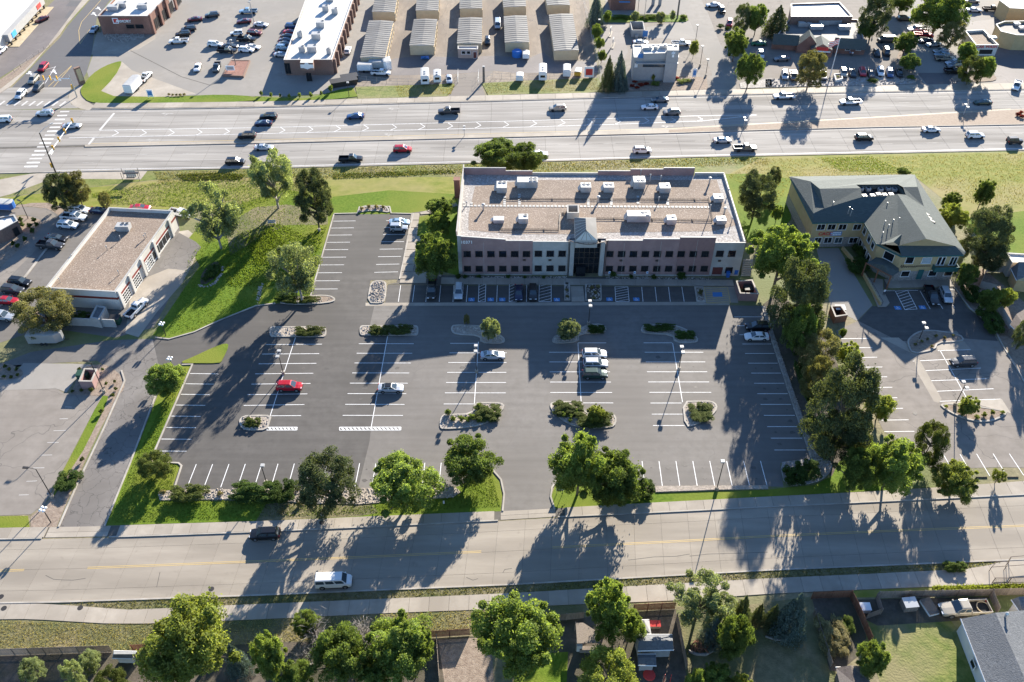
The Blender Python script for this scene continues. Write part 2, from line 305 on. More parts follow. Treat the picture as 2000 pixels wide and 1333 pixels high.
# ================================================================== GROUND, ROADS, LOTS
struct('ground', MB().sheet([(-1500,-600),(1500,-600),(1500,2200),(-1500,2200)], 0.0), M['ground'])
RNG = random.Random(7)
def sheet(name, px, z, mat, it=0, parent=None):
    p = GL(px); p = chaikin([(a[0],a[1]) for a in p], it) if it else p
    mb = MB().sheet(p, z)
    return struct(name, mb, M[mat]) if parent is None else part(name, mb, M[mat], parent)
def wpl(px): return [G(*p)[:2] for p in px]
def yat(pl, x):
    for i in range(len(pl)-1):
        a, b = pl[i], pl[i+1]
        if x <= b[0] or i == len(pl)-2: return a[1] + (b[1]-a[1])*(x-a[0])/(b[0]-a[0])
def slabs(parent, pname, A, B, rows, length, z0, z1, mat, gap=.025, x0=None, x1=None, skew=0.0, keep=None):
    """rows of slabs between world polylines A (far edge) and B (near edge); each slab a piece of its own"""
    x0 = max(A[0][0], B[0][0]) if x0 is None else x0; x1 = min(A[-1][0], B[-1][0]) if x1 is None else x1
    n = max(1, int(round((x1-x0)/length))); st = (x1-x0)/n
    def pt(x, t):
        ya, yb = yat(A, x), yat(B, x); return (x + skew*t, ya + (yb-ya)*t)
    for r in range(len(rows)-1):
        for i in range(n):
            xa, xb = x0+i*st+gap, x0+(i+1)*st-gap; w = abs(yat(A, xa)-yat(B, xa)); g = gap/w
            ta, tb = rows[r]+g, rows[r+1]-g
            q = [pt(xa, tb), pt(xb, tb), pt(xb, ta), pt(xa, ta)]
            if keep and not keep(sum(a[0] for a in q)/4, sum(a[1] for a in q)/4): continue
            part(pname, MB().prism(q, z0, z1), mat, parent)
def strip(mb, a, b, w, z):
    a, b = Vector(a[:2]), Vector(b[:2]); d = (b-a).normalized(); n = Vector((-d.y, d.x))*w/2
    return mb.sheet([a+n, a-n, b-n, b+n], z)
def paint(parent, segs, w, z, mat, name='parking_line'):
    for a, b in segs: part(name, strip(MB(), G(*a), G(*b), w, z), M[mat], parent)
# ---- near road -------------------------------------------------------------------------------------
R_TOP = wpl([(-300,1063),(0,1055),(250,1050),(500,1041),(740,1030),(985,1018),(1100,1011),(1280,1003),(1500,992),(1750,980),(2000,968),(2300,953)])
R_BOT = wpl([(-300,1185),(0,1177),(120,1175),(500,1162),(1000,1141),(1500,1113),(2000,1092),(2300,1079)])
road = struct('road', MB().sheet(R_TOP + R_BOT[::-1], .006), M['joint'])
slabs(road, 'road_slab', R_TOP, R_BOT, [0,.17,.5,.83,1], 4.4, .004, .03, M['road_concrete'], .015, -95, 95, -.8)
for px in [[(-10,1116),(47,1114)], [(171,1110),(400,1101),(700,1089),(940,1078)], [(1079,1070),(1300,1059),(1500,1048),(1750,1037),(2010,1027)]]:
    for off in (-.13, .13):
        w = offset(wpl(px), off, False)
        for a, b in zip(w[:-1], w[1:]): part('centre_line', strip(MB(), a, b, .09, .036), M['paint_yellow'], road)
for q in (Q(13,350,515,410,545,480,550,560,552,655,538), Q(13,1225,490,1210,560,1200,605), Q(15,890,398,1000,385,1090,374,1250,370,1360,352), Q(15,1360,368,1500,352,1660,348,1960,338), Q(14,1890,495,1905,470,1960,462), Q(14,1610,530,1660,552,1700,540)):
    w = [G(*p) for p in q]; mb = MB()
    for a, b in zip(w[:-1], w[1:]): strip(mb, a, b, .09, .034)
    part('sealed_crack', mb, M['joint'], road)
S_TOP = wpl([(-300,1041),(0,1032),(205,1028),(500,1019),(1000,998),(1270,983),(1500,971),(1700,961),(1860,951),(2300,918)])
S_BOT = wpl([(-300,1060.5),(0,1052.5),(250,1047.5),(500,1038.5),(740,1028),(985,1016),(1100,1009),(1280,1001),(1500,990),(1750,978),(2000,966),(2300,951)])
walk = struct('sidewalk', MB().sheet(S_TOP + S_BOT[::-1], .009), M['joint'])
_e0, _e1 = G(985,1008)[0], G(1078,1004)[0]; _d0, _d1 = G(100,1040)[0], G(205,1040)[0]
slabs(walk, 'paving_slab', S_TOP, S_BOT, [0,1], 2.9, .004, .13, M['concrete'], .02, -95, 95, 0, lambda x, y: not (_e0-1 < x < _e1+1 or _d0-1 < x < _d1+1))
slabs(walk, 'driveway_slab', S_TOP, S_BOT, [0,.5,1], 4.2, .004, .035, M['concrete'], .02, _e0-.6, _e1+.6)
slabs(walk, 'driveway_slab', S_TOP, S_BOT, [0,.5,1], 4.2, .004, .035, M['concrete'], .02, _d0-.6, _d1+.6)
kb = MB()
for a, b in ((-95, _d0-1), (_d1+1, _e0-1), (_e1+1, 95)):
    xs = [a+(b-a)*i/12 for i in range(13)]; band(kb, [(x, yat(R_TOP, x)) for x in xs], 0, .22, .004, .15)
part('kerb', kb, M['kerb'], walk)
kb = MB(); xs = [-95+i*190/70 for i in range(71)]; band(kb, [(x, yat(R_BOT, x)) for x in xs], -.25, 0, .004, .12); part('kerb', kb, M['kerb'], road)
P_TOP = wpl([(-300,1185),(60,1179),(122,1182),(247,1191.5),(314,1189),(500,1180.5),(778,1169),(1000,1159),(1500,1130),(1666,1123),(1885,1112),(1934,1104),(1945,1096),(2300,1081)])
P_BOT = wpl([(-300,1214),(59,1210),(209,1219),(286,1219),(500,1211),(770,1198),(959,1191),(1064,1184),(1316,1174),(1500,1161),(1602,1156),(1934,1142),(2300,1135)])
path = struct('path', MB().sheet(P_TOP + P_BOT[::-1], .009), M['joint'])
slabs(path, 'paving_slab', P_TOP, P_BOT, [0,1], 3.0, .004, .075, M['concrete'], .02, -90, 92)
sheet('verge', [(118,1181),(247,1193),(314,1190),(500,1182),(778,1170),(1000,1160),(1500,1131),(1666,1124),(1885,1113),(1935,1106),(1945,1097),(1974,1096),(1500,1115),(1000,1143),(500,1164),(130,1177)], .014, 'dry_grass')
sheet('bank', [(-70,1210),(59,1209),(209,1218),(286,1218),(500,1210),(770,1197),(959,1190),(1064,1183),(1316,1173),(1340,1190),(1000,1232),(400,1270),(-70,1285)], .010, 'dry_grass')
sheet('weedy_bank', [(1590,1158),(1700,1152),(1934,1142),(2070,1139),(2070,1160),(1900,1166),(1600,1168)], .011, 'meadow')
# ---- highway ---------------------------------------------------------------------------------------
H_TOP = wpl([(-80,214),(150,215),(300,214),(500,211),(1000,197.7),(1219,191),(1393,187.5),(1500,185),(2000,176),(2090,174.5)])
H_M1 = wpl([(-80,291),(166,284),(500,277),(1000,262.5),(1306,254),(1500,242.5),(1704,231),(1974,215),(2090,209)])
H_M2 = wpl([(-80,293),(166,288),(500,281),(1000,269),(1306,261.5),(1500,255),(1704,250),(1974,245),(2090,242)])
H_BOT = wpl([(-80,340),(110,336),(300,332),(574,327),(918,318.5),(1064,315),(1382,306),(1500,304),(2000,293),(2090,291)])
hw = struct('highway', MB().sheet(H_TOP + H_BOT[::-1], .006), M['joint'])
slabs(hw, 'road_slab', H_TOP, H_M1, [0,.2,.4,.6,.8,1], 8.8, .004, .03, M['highway_concrete'], .03, -172, 178)
slabs(hw, 'road_slab', H_M2, H_BOT, [0,.36,.68,1], 8.8, .004, .03, M['highway_concrete'], .03, -150, 150)
md = struct('median', MB().prism([p for p in H_M1 if p[0] > -120] + [p for p in H_M2 if p[0] > -120][::-1], .004, .17), M['concrete'])
wm = H_M1[4:]; part('median_paving', MB().sheet(offset(wm, -.35, False) + offset(H_M2[4:], .35, False)[::-1], .176), noise_mat('median_brick', (.24,.18,.135), (.31,.24,.18), 1.5, rough=.85), md)
HS_TOP = wpl([(135,197),(171,200),(500,199.5),(1000,186),(1393,176),(1500,175),(1730,167.5),(2000,163),(2090,161)])
HS_BOT = wpl([(150,212),(300,212),(500,209),(1000,196),(1219,189.4),(1393,186),(1500,183.5),(2000,174.5),(2090,173)])
hws = struct('highway_sidewalk', MB().sheet(HS_TOP + HS_BOT[::-1], .009), M['joint'])
slabs(hws, 'paving_slab', HS_TOP, HS_BOT, [0,1], 5.0, .004, .13, M['concrete'], .03, -118, 178)
kb = MB(); xs = [-118+i*296/80 for i in range(81)]; band(kb, [(x, yat(H_TOP, x)) for x in xs], .02, .3, .004, .15); part('kerb', kb, M['kerb'], hws)
kb = MB(); xs = [-150+i*300/80 for i in range(81)]; band(kb, [(x, yat(H_BOT, x)) for x in xs], -.3, 0, .004, .12); part('kerb', kb, M['kerb'], hw)
def pline(px, w, mat, name, z=.036, parent=hw):
    q = wpl(px)
    for a, b in zip(q[:-1], q[1:]): part(name, strip(MB(), a, b, w, z), M[mat], parent)
pline([(194,255),(500,250),(1000,237),(1357,227),(1480,225)], .16, 'paint_white', 'channel_line'); pline([(135,270),(500,262),(1000,249.5),(1245,242),(1370,237),(1418,232),(1480,225)], .16, 'paint_white', 'channel_line')
pline([(178,281),(500,274),(1000,260),(1306,252),(1500,241),(1704,229.5),(1974,213.5)], .14, 'paint_yellow', 'edge_line'); pline([(178,291),(500,284),(1000,271.5),(1306,264),(1500,258),(1704,252.5),(2000,247)], .12, 'paint_faded', 'edge_line')
pline([(110,333.5),(300,329.5),(574,324.5),(918,316),(1064,312.5),(1382,303.6),(1500,301.5),(2000,290.5)], .16, 'paint_white', 'edge_line'); pline([(160,219),(300,218),(500,214),(1000,201),(1393,190),(1500,188),(2000,179)], .12, 'paint_faded', 'edge_line')
for px, py in Q(1,908,1020,1122,1020,1335,1018,1548,1015,1758,1010) + Q(2,223,1000,437,993,648,988,862,983,1077,978,1293,972,1507,968,1723,962,1935,957) + Q(3,190,948,407,942,618,938,833,933,1050,928,1255,922,1460,915):
    mb = MB(); k = 1 if px < 1300 else .75
    strip(mb, G(px,py), G(px-9,py-6*k), .16, .036); strip(mb, G(px,py), G(px-13,py+6*k), .16, .036); part('chevron', mb, M['paint_white'], hw)
for (A, B, t) in ((H_TOP,H_M1,.25),(H_TOP,H_M1,.46),(H_M2,H_BOT,.36),(H_M2,H_BOT,.66)):
    x = -110.0
    while x < 150:
        ya, yb = yat(A, x), yat(B, x); yc, yd = yat(A, x+3.2), yat(B, x+3.2)
        part('lane_dash', strip(MB(), (x, ya+(yb-ya)*t), (x+3.2, yc+(yd-yc)*t), .12, .036), M['paint_worn'], hw); x += 12.2
for i in range(15):
    t = i/14; c = lerp(Q(1,495,858)[0], Q(1,237,1278)[0], t); w = 9+4*t
    part('crosswalk_bar', strip(MB(), G(c[0]-w,c[1]), G(c[0]+w,c[1]-.4), .62, .036), M['paint_white' if i % 3 else 'paint_faded'], hw)
for i in range(9):
    c = lerp(Q(1,15,790)[0], Q(1,480,795)[0], i/8); part('crosswalk_bar', strip(MB(), G(c[0]-6,c[1]+5), G(c[0]+6,c[1]-4), .62, .036), M['paint_faded'], hw)
pline([Q(1,875,868)[0], Q(1,765,998)[0]], .6, 'paint_faded', 'stop_line'); pline([Q(1,725,1050)[0], Q(1,680,1108)[0]], .6, 'paint_faded', 'stop_line')
def arrow(parent, px, py, rz, s, z, mat='paint_worn', turn=True):
    c = G(px, py); mb = MB(); ca, sa = math.cos(rz), math.sin(rz)
    def T(q): return [(c[0]+(x*ca-y*sa)*s, c[1]+(x*sa+y*ca)*s) for x, y in q]
    mb.sheet(T([(-1,-.12),(.5,-.12),(.5,.12),(-1,.12)]), z); mb.sheet(T([(.5,-.35),(1.2,0),(.5,.35)]), z+.0005)
    if turn: mb.sheet(T([(-.1,.13),(.12,.13),(.5,.6),(.3,.7)]), z)
    part('arrow_marking', mb, M[mat], parent)
for k, x, y in ((1,1285,872),(1,1170,1072),(2,1055,832),(2,1030,1030),(3,1190,968)): p = Q(k, x, y)[0]; arrow(hw, p[0], p[1], math.pi, 1.6, .037)
# ---- side street and strip-mall forecourt, upper left ----------------------------------------------
side = sheet('side_street', Q(1,90,672,230,530,350,400,460,290,520,200,700,-10,850,-10,742,140,716,300,702,420,662,560,610,650,545,672), .012, 'asphalt_side')
sheet('intersection', Q(1,-250,700,90,672,545,672,520,740,545,800,600,830,-250,845), .010, 'highway_concrete')
sheet('corner_walk', chaikin(Q(1,520,745,545,690,600,655,650,640,640,690,640,760,700,800,800,850,700,850,600,830,545,800), 1), .0125, 'concrete')
for px in (Q(1,215,570,420,515), Q(1,345,640,425,510)): pline(px[:2], .14, 'paint_white', 'lane_line', .02, side)
pline(Q(1,370,665,548,505), .16, 'paint_yellow', 'lane_line', .02, side); pline(Q(1,410,668,548,508), .16, 'paint_yellow', 'lane_line', .02, side)
pline(Q(1,775,0,700,85,625,170,603,235,612,340,690,225), .15, 'paint_yellow', 'lane_line', .02, side)
for x, y in Q(1,760,68,725,110,420,552,235,565): arrow(side, x, y, 2.2, 1.7, .021, 'paint_white')
sheet('forecourt', Q(1,-300,650,-100,440,60,330,430,-10,650,-10,490,215,400,330,330,390,-20,610), .012, 'asphalt_purple')
for q in (Q(1,500,50,540,8,630,12,600,52), Q(1,492,140,535,82,590,85,560,143)): sheet('asphalt_patch', q, .017, 'asphalt_side')
struct('kerbside_walk', MB().prism(GL(Q(1,-40,745,80,665,230,520,345,385,455,270,505,195,690,-10,640,-10,480,205,330,400,180,550,-40,720)), .004, .12), M['concrete'])
sheet('roadside_strip', Q(1,-40,715,180,545,340,390,330,365,260,430,-40,640), .011, 'mulch')
# ---- retail lot north of the highway ---------------------------------------------------------------
lotN = sheet('retail_lot', [(170,140),(225,-12),(690,-12),(770,-12),(690,172),(650,182),(560,189),(420,187),(185,187)], .012, 'lot_concrete')
sheet('brick_apron', Q(1,735,735,935,475,1010,540,1500,720,1290,745), .016, 'concrete')
sheet('shop_surround', Q(1,725,300,745,250,800,250,1190,240,1190,300,1060,380,900,415,700,420), .017, 'concrete')
paint(lotN, [(Q(1,1000,390)[0], Q(1,1390,590)[0]), (Q(1,1390,590)[0], Q(1,1610,655)[0]), (Q(1,1610,655)[0], Q(1,1690,630)[0])], .3, .018, 'joint', 'drain_line')
struct('lawn_corner', MB().prism(chaikin(wpl(Q(1,615,690,640,655,700,575,800,510,900,475,938,474,880,590,735,738,1290,748,1450,738,1700,728,1960,742,1960,782,1300,790,800,795,680,785,625,735)), 1), .004, .14), M['lawn'])
struct('lawn_strip', MB().prism(wpl(Q(2,-5,742,150,752,300,758,420,752,540,720,640,690,740,672,780,742,600,762,300,776,-5,782)), .004, .13), M['lawn'])
struct('weedy_verge', MB().prism(wpl(Q(2,760,668,900,665,1520,645,1500,690,1460,740,780,760)), .004, .10), M['ditch_grass'])
struct('weedy_verge', MB().prism(wpl(Q(2,1730,640,1960,628,1960,728,1780,735)) [:2] + wpl(Q(3,0,625,660,600,690,660,700,700,560,715,0,725)) + wpl(Q(2,1780,738)), .004, .10), M['ditch_grass'])
# storage yard
yard = sheet('storage_yard', [(680,172),(775,-12),(1140,-12),(1150,0),(1166,157),(1000,166),(900,166),(690,172)], .011, 'dirt_drive')
sheet('yard_apron', Q(2,770,560,1060,450,1250,430,1470,440,1830,430,1990,440,1990,560,1830,545,1500,570,1060,580), .016, 'asphalt_purple')
sheet('yard_entry', Q(2,1545,575,1830,540,1720,640,1770,760,1465,762,1520,650), .018, 'asphalt_pale')
sheet('yard_apron', Q(3,-10,440,120,450,240,400,330,480,520,470,650,480,660,560,400,560,-10,560), .0168, 'asphalt_purple')
sheet('alley', Q(2,600,560,700,330,780,140,850,-10,745,-10,660,300,590,500), .015, 'lot_concrete')
# coffee-stand site
cof = sheet('drive_through_lot', Q(3,650,170,900,180,1350,150,1400,250,1480,420,1540,560,1560,690,1390,700,700,690,680,560), .012, 'asphalt_pale')
sheet('service_lane', Q(3,655,200,760,185,900,185,860,260,890,400,840,480,690,480,650,350), .017, 'asphalt_purple')
sheet('forecourt_lane', Q(3,1030,210,1360,160,1420,300,1210,300,1030,290), .0175, 'lot_concrete')
struct('planting_bed', MB().prism(wpl(Q(3,690,650,900,600,1250,585,1400,590,1490,600,1500,690,900,700,690,705)), .004, .12), M['mulch'])
struct('hedge_bank', MB().prism(wpl(Q(3,700,160,720,130,1330,120,1350,155,1330,170,1000,172,720,175)), .004, .12), M['lawn'])
sheet('station_lot', Q(3,700,130,720,-20,1300,-20,1330,120), .013, 'lot_concrete')
sheet('access_lane', Q(3,1270,-20,1440,-20,1500,100,1590,330,1690,520,1720,690,1540,730,1530,560,1400,250), .014, 'lot_concrete')
# restaurant and car-wash lots
rest = sheet('restaurant_lot', Q(3,1440,-20,1990,-20,1990,670,1720,690,1690,520,1590,330,1500,100), .0125, 'asphalt_pale')
sheet('diner_lot', Q(4,0,-20,1000,-20,1100,330,1130,560,1220,670,0,660), .0135, 'asphalt_pale')
sheet('diner_drive', Q(4,760,-20,1960,-20,1960,640,1220,672,1100,560,1050,300), .012, 'lot_concrete')
sheet('car_wash_lot', Q(4,1440,180,1990,120,1990,690,1750,690,1700,600), .0155, 'asphalt_purple')
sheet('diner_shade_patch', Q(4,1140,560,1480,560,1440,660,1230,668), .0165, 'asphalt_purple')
struct('stone_strip', MB().prism(wpl(Q(4,-20,610,500,600,1100,580,1130,640,860,655,-20,672)), .004, .13), M['ballast'])
struct('stone_strip', MB().prism(wpl(Q(3,1740,640,1990,600,1990,672,1750,680)), .004, .13), M['ballast'])
struct('tree_island', MB().prism(chaikin(wpl(Q(4,1390,600,1480,560,1720,570,1760,610,1700,630,1430,630)), 1), .004, .14), M['mulch'])
struct('tree_island', MB().prism(chaikin(wpl(Q(4,970,500,1010,380,1060,380,1130,560,1080,620,990,620)), 1), .004, .14), M['mulch'])
# ---- grass between highway and buildings -----------------------------------------------------------
sheet('roadside_grass', [(-60,352),(110,336.5),(300,333),(574,328),(918,319),(1064,316),(1382,307),(1500,305),(2090,292),(2090,330),(1700,335),(1480,335),(1430,345),(900,345),(560,345),(300,352),(120,372),(-60,392)], .012, 'ditch_grass')
sheet('meadow', [(1414,345),(1480,312),(1500,306),(2090,296),(2090,500),(1960,500),(1880,420),(1780,340),(1545,345),(1530,400),(1470,440)], .016, 'meadow')
sheet('bus_pad', [(-60,362),(60,340),(105,337),(288,334),(275,351),(170,350),(95,352),(20,380),(-60,400)], .018, 'concrete')
sheet('meadow', [(-60,395),(120,373),(300,353),(560,346),(900,346),(895,400),(650,400),(600,420),(470,420),(350,410),(190,405),(60,400)], .014, 'meadow')
sheet('lawn', [(650,385),(760,372),(893,380),(893,410),(820,418),(652,420),(640,400)], .018, 'lawn')
sheet('lawn', [(365,470),(400,430),(480,395),(560,370),(650,390),(651,418),(605,580),(600,590),(540,592),(500,597),(430,625),(380,648),(330,662),(298,655),(390,520)], .017, 'lawn')
sheet('bare_patch', [(440,440),(500,405),(560,400),(640,410),(640,440),(560,440),(500,470),(450,500)], .019, 'dry_grass')
sheet('lawn', [(815,425),(893,408),(900,540),(862,530),(808,520)], .017, 'lawn')
sheet('lawn', [(1414,340),(1480,340),(1545,350),(1545,430),(1500,470),(1460,475)], .018, 'lawn')
sheet('meadow_lawn', [(1870,430),(2090,400),(2090,500),(1960,500)], .019, 'lawn')
# ---- neighbour's lots (left) -----------------------------------------------------------------------
sheet('shop_lot', [(-60,470),(100,400),(215,408),(345,412),(352,455),(405,470),(365,520),(300,640),(225,660),(190,655),(90,640),(-60,690)], .012, 'asphalt_old')
sheet('shop_apron', Q(5,1130,830,1300,760,1370,480,1440,470,1560,560,1400,870,1200,1100,1060,1290,960,1260,1000,960), .015, 'concrete')
sheet('shop_lane', Q(5,1210,760,1370,490,1500,560,1540,600,1420,780,1350,770), .019, 'asphalt_cracked')
sheet('loop_lane', chaikin(Q(5,-100,330,60,300,230,290,360,310,430,360,440,410,300,600,100,800,-60,960,-100,860,60,700,240,520,340,400,300,370,200,350,60,370,-100,420), 1), .016, 'asphalt_pale')
sheet('loop_bed', chaikin(Q(5,-100,420,100,370,230,360,330,400,300,480,180,590,60,700,-100,840), 1), .017, 'mulch')
sheet('pebble_bank', Q(5,60,300,240,262,370,260,460,300,520,330,470,420,440,350,360,305,230,288), .018, 'mulch')
struct('lot_kerb', band(MB(), wpl(Q(5,-60,1130,100,960,300,700,440,520)), 0, .5, .004, .14), M['kerb'])
sheet('cross_lane', [(-60,735),(60,688),(215,665),(300,662),(300,720),(240,740),(190,705),(60,712),(-60,720)], .014, 'asphalt_old')
sheet('concrete_apron', Q(9,-200,390,100,290,180,195,560,200,760,210,780,240,620,260,510,420,430,390,80,400,-200,410), .018, 'lot_concrete')
south = sheet('south_lot', [(-60,765),(20,762),(110,760),(125,768),(200,775),(190,790),(88,985),(60,1005),(-60,1010)], .013, 'asphalt_pale')
paint(south, [(Q(9,a,b)[0], Q(9,c,d)[0]) for a, b, c, d in ((500,530,550,532),(455,622,520,620),(410,713,505,710),(362,803,450,802),(312,900,400,898),(255,998,340,996),(203,1100,283,1097),(145,1205,220,1203))], .1, .019, 'paint_faded')
drive = sheet('cracked_driveway', chaikin([(213,688),(240,668),(300,662),(352,714),(308,772),(255,905),(205,1030),(112,1034),(150,945),(200,840),(240,755),(236,730)], 0), .0145, 'asphalt_cracked')
# ---- the car park ----------------------------------------------------------------------------------
lot = sheet('parking_lot', [(700,590),(731,597),(1430,597),(1487,598),(1505,662),(1583,895),(1592,903),(1524,905),(1530,951),(1280,950),(1100,948),(1083,949),(1076,955),(1074,971),(1082,996),(980,1001),(983,966),(959,916),(900,950),(690,956)], .014, 'asphalt_old')
sheet('resurfaced_lot', [(651,419),(806,419),(779,546),(724,548),(716,594),(731,598),(722,638),(757,655),(741,745),(725,835),(722,862),(699,957),(335,957),(352,910),(345,906),(303,881),(376,712),(352,712),(312,722),(298,662),(330,664),(380,650),(430,627),(500,599),(540,594),(600,592),(604,582)], .019, 'asphalt_new')
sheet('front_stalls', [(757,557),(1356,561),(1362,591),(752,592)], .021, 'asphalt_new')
struct('gutter', MB().sheet(GL([(714,592),(1425,590),(1425,596.5),(714,598)]), .026), M['concrete'])
fw = struct('front_walk', MB().sheet(GL([(775,545),(865,538),(1435,545),(1440,592),(1425,590),(1362,590),(1356,560),(757,556),(776,552)]), .0235), M['joint'])
A = wpl([(862,543),(1436,548)]); B = wpl([(856,555.5),(1434,559.5)]); slabs(fw, 'paving_slab', A, B, [0,1], 3.0, .004, .13, M['concrete'], .02)
A = wpl([(1114,560),(1140,560)]); B = wpl([(1112,590),(1142,590)]); slabs(fw, 'paving_slab', A, B, [0,.33,.66,1], 2.6, .02, .10, M['concrete'], .02)
for q in ([(1361,561),(1437,561),(1442,592),(1366,590)],): part('concrete_pad', MB().prism(GL(q), .02, .06), M['concrete'], fw)
swk = struct('side_walk', MB().sheet(GL(Q(6,1190,338,1300,322,1520,265,1540,285,1330,345,1255,350,1200,700,1330,712,1310,880,1090,880,1095,850)), .0225), M['joint'])
for i in range(9):
    t0, t1 = i/9+.004, (i+1)/9-.004; q = [lerp(Q(6,1190,340)[0], Q(6,1098,846)[0], t) for t in (t0, t1)] + [lerp(Q(6,1252,340)[0], Q(6,1196,846)[0], t) for t in (t1, t0)]
    part('paving_slab', MB().prism(GL(q), .004, .13), M['concrete'], swk)
for q in (Q(6,1200,712,1328,714,1312,790,1190,790), Q(6,1188,794,1311,794,1300,876,1100,876,1105,850,1180,850), Q(6,1256,338,1300,324,1340,345,1262,352), Q(6,1310,322,1530,262,1545,285,1345,342), Q(6,1232,520,1300,516,1295,555,1226,556)): part('paving_slab', MB().prism(GL(q), .004, .12), M['concrete'], swk)
# painted bays
noise_mat('oil', (.085,.076,.068), (.115,.104,.094), 3.0, rough=.6)
def rows(L0, L1, R0, R1, n, full=None):
    a0, a1, b0, b1 = G(*L0), G(*L1), G(*R0), G(*R1)
    for i in range(n):
        t = i/(n-1); part('parking_line', strip(MB(), lerp(a0, a1, t), lerp(b0, b1, t), .12, .028), M['paint_white'], lot)
        if i < n-1:
            for k in (.24, .76):
                if RNG.random() < .62:
                    c = lerp(lerp(a0, a1, t+.5/(n-1)), lerp(b0, b1, t+.5/(n-1)), k+RNG.uniform(-.06,.06)); r = RNG.uniform(.12,.42)
                    part('oil_stain', MB().sheet([(c[0]+r*1.3*math.cos(q*.7)*RNG.uniform(.6,1.2), c[1]+r*math.sin(q*.7)*RNG.uniform(.6,1.2)) for q in range(9)], .0225+.0001*(i % 9)), M['oil'], lot)
rows((519,673.5), (476,792.5), (628.8,672.8), (594.5,790.7), 7); paint(lot, [((530,812.7),(588,812.3)), ((577,660),(527,815))], .12, .0285, 'paint_white')
rows((700.8,672), (669.4,811.8), (807.9,672), (787,812), 8); paint(lot, [((757,657),(725,835))], .12, .0285, 'paint_white')
rows((877.8,689.8), (868.9,767.9), (989.8,689.8), (987.8,767.9), 5); paint(lot, [((879.3,671.2),(934,671.2)), ((866.6,789.6),(927,789.6)), ((934.4,668),(926.5,789))], .12, .0285, 'paint_white')
rows((1072.5,688.6), (1074.7,767.2), (1187.5,688.6), (1195.4,767.2), 5); paint(lot, [((1128.8,670.3),(1184,670.3)), ((1139,787.6),(1197.7,787.6)), ((1128.8,671),(1135,785))], .12, .0285, 'paint_white')
rows((1259.2,688.6), (1268.4,766.9), (1373.7,688.6), (1389,766.9), 5); paint(lot, [((1257,670.2),(1313,670.2)), ((1270.4,787.8),(1331,787.8)), ((1273,809.5),(1333,809.5)), ((1275.5,831.7),(1337,831.7)), ((1313.8,671),(1333,786))], .12, .0285, 'paint_white')
rows((1433.7,619.5), (1512.5,879.5), (1489,619.5), (1574.5,879.5), 14)
rows(Q(9,1455,275)[0], Q(9,1195,868)[0], Q(9,1670,278)[0], Q(9,1428,870)[0], 8)
rows((383.4,907.4), (861.7,904.4), (365.6,952.5), (857,952), 16)
rows((1254,901.3), (1485.2,901), (1259.5,949.8), (1498,949), 8)
rows(Q(6,592,402)[0], Q(6,437,922)[0], Q(6,763,400)[0], Q(6,626,921)[0], 10); rows(Q(6,998,397)[0], Q(6,906,794)[0], Q(6,1165,397)[0], Q(6,1087,790)[0], 8)
paint(lot, [(Q(6,a,893)[0], Q(6,b,1020)[0]) for a, b in ((1108,1090),(1215,1198),(1312,1300),(1415,1402),(1515,1508),(1620,1610),(1848,1843))], .11, .03, 'paint_white')
paint(lot, [(Q(7,a,b)[0], Q(7,c,1018)[0]) for a, b, c in ((113,885,110),(993,905,1003),(1095,905,1108),(1198,905,1212),(1300,905,1318))], .11, .03, 'paint_white')
def hatch(pxq, n, mat, z=.03, w=.1, parent=lot):       # outlined, striped no-parking box: corners tl,tr,br,bl
    c = [G(*p) for p in pxq]; mb = MB()
    for i in range(4): strip(mb, c[i], c[(i+1) % 4], w, z + .0006*i)
    for i in range(n):
        t = (i+.5)/n; strip(mb, lerp(c[0], c[3], min(1, t+.5/n)), lerp(c[1], c[2], max(0, t-.5/n)), w*.9, z+.003+.0004*i)
    part('hatched_box', mb, M[mat], parent)
hatch(Q(6,1708,882,1760,882,1755,1020,1702,1020), 6, 'paint_white'); hatch(Q(6,1940,880,1995,880,1992,1020,1938,1020), 6, 'paint_white')
hatch(Q(7,209,878,300,878,300,1018,206,1018), 6, 'paint_white'); hatch(Q(7,788,905,887,905,897,1018,795,1018), 6, 'paint_white'); hatch(Q(7,1470,906,1650,908,1672,1030,1492,1030), 8, 'paint_yellow', .062, .12)
part('blue_marking', MB().sheet(GL(Q(7,1535,947,1606,947,1612,981,1538,981)), .07), M['paint_blue'], lot)
def bars(pxq, n):
    c = [G(*p) for p in pxq]; mb = MB()
    for i in range(4): strip(mb, c[i], c[(i+1) % 4], .14, .03+.0006*i)
    for i in range(n):
        t = (i+.4)/n; strip(mb, lerp(c[0], c[1], t), lerp(c[3], c[2], min(1, t+.75/n)), .3, .033)
    part('hatched_box', mb, M['paint_white'], lot)
bars(Q(10,88,686,316,686,312,708,82,708), 8); bars(Q(10,640,686,1110,685,1108,708,640,709), 15)
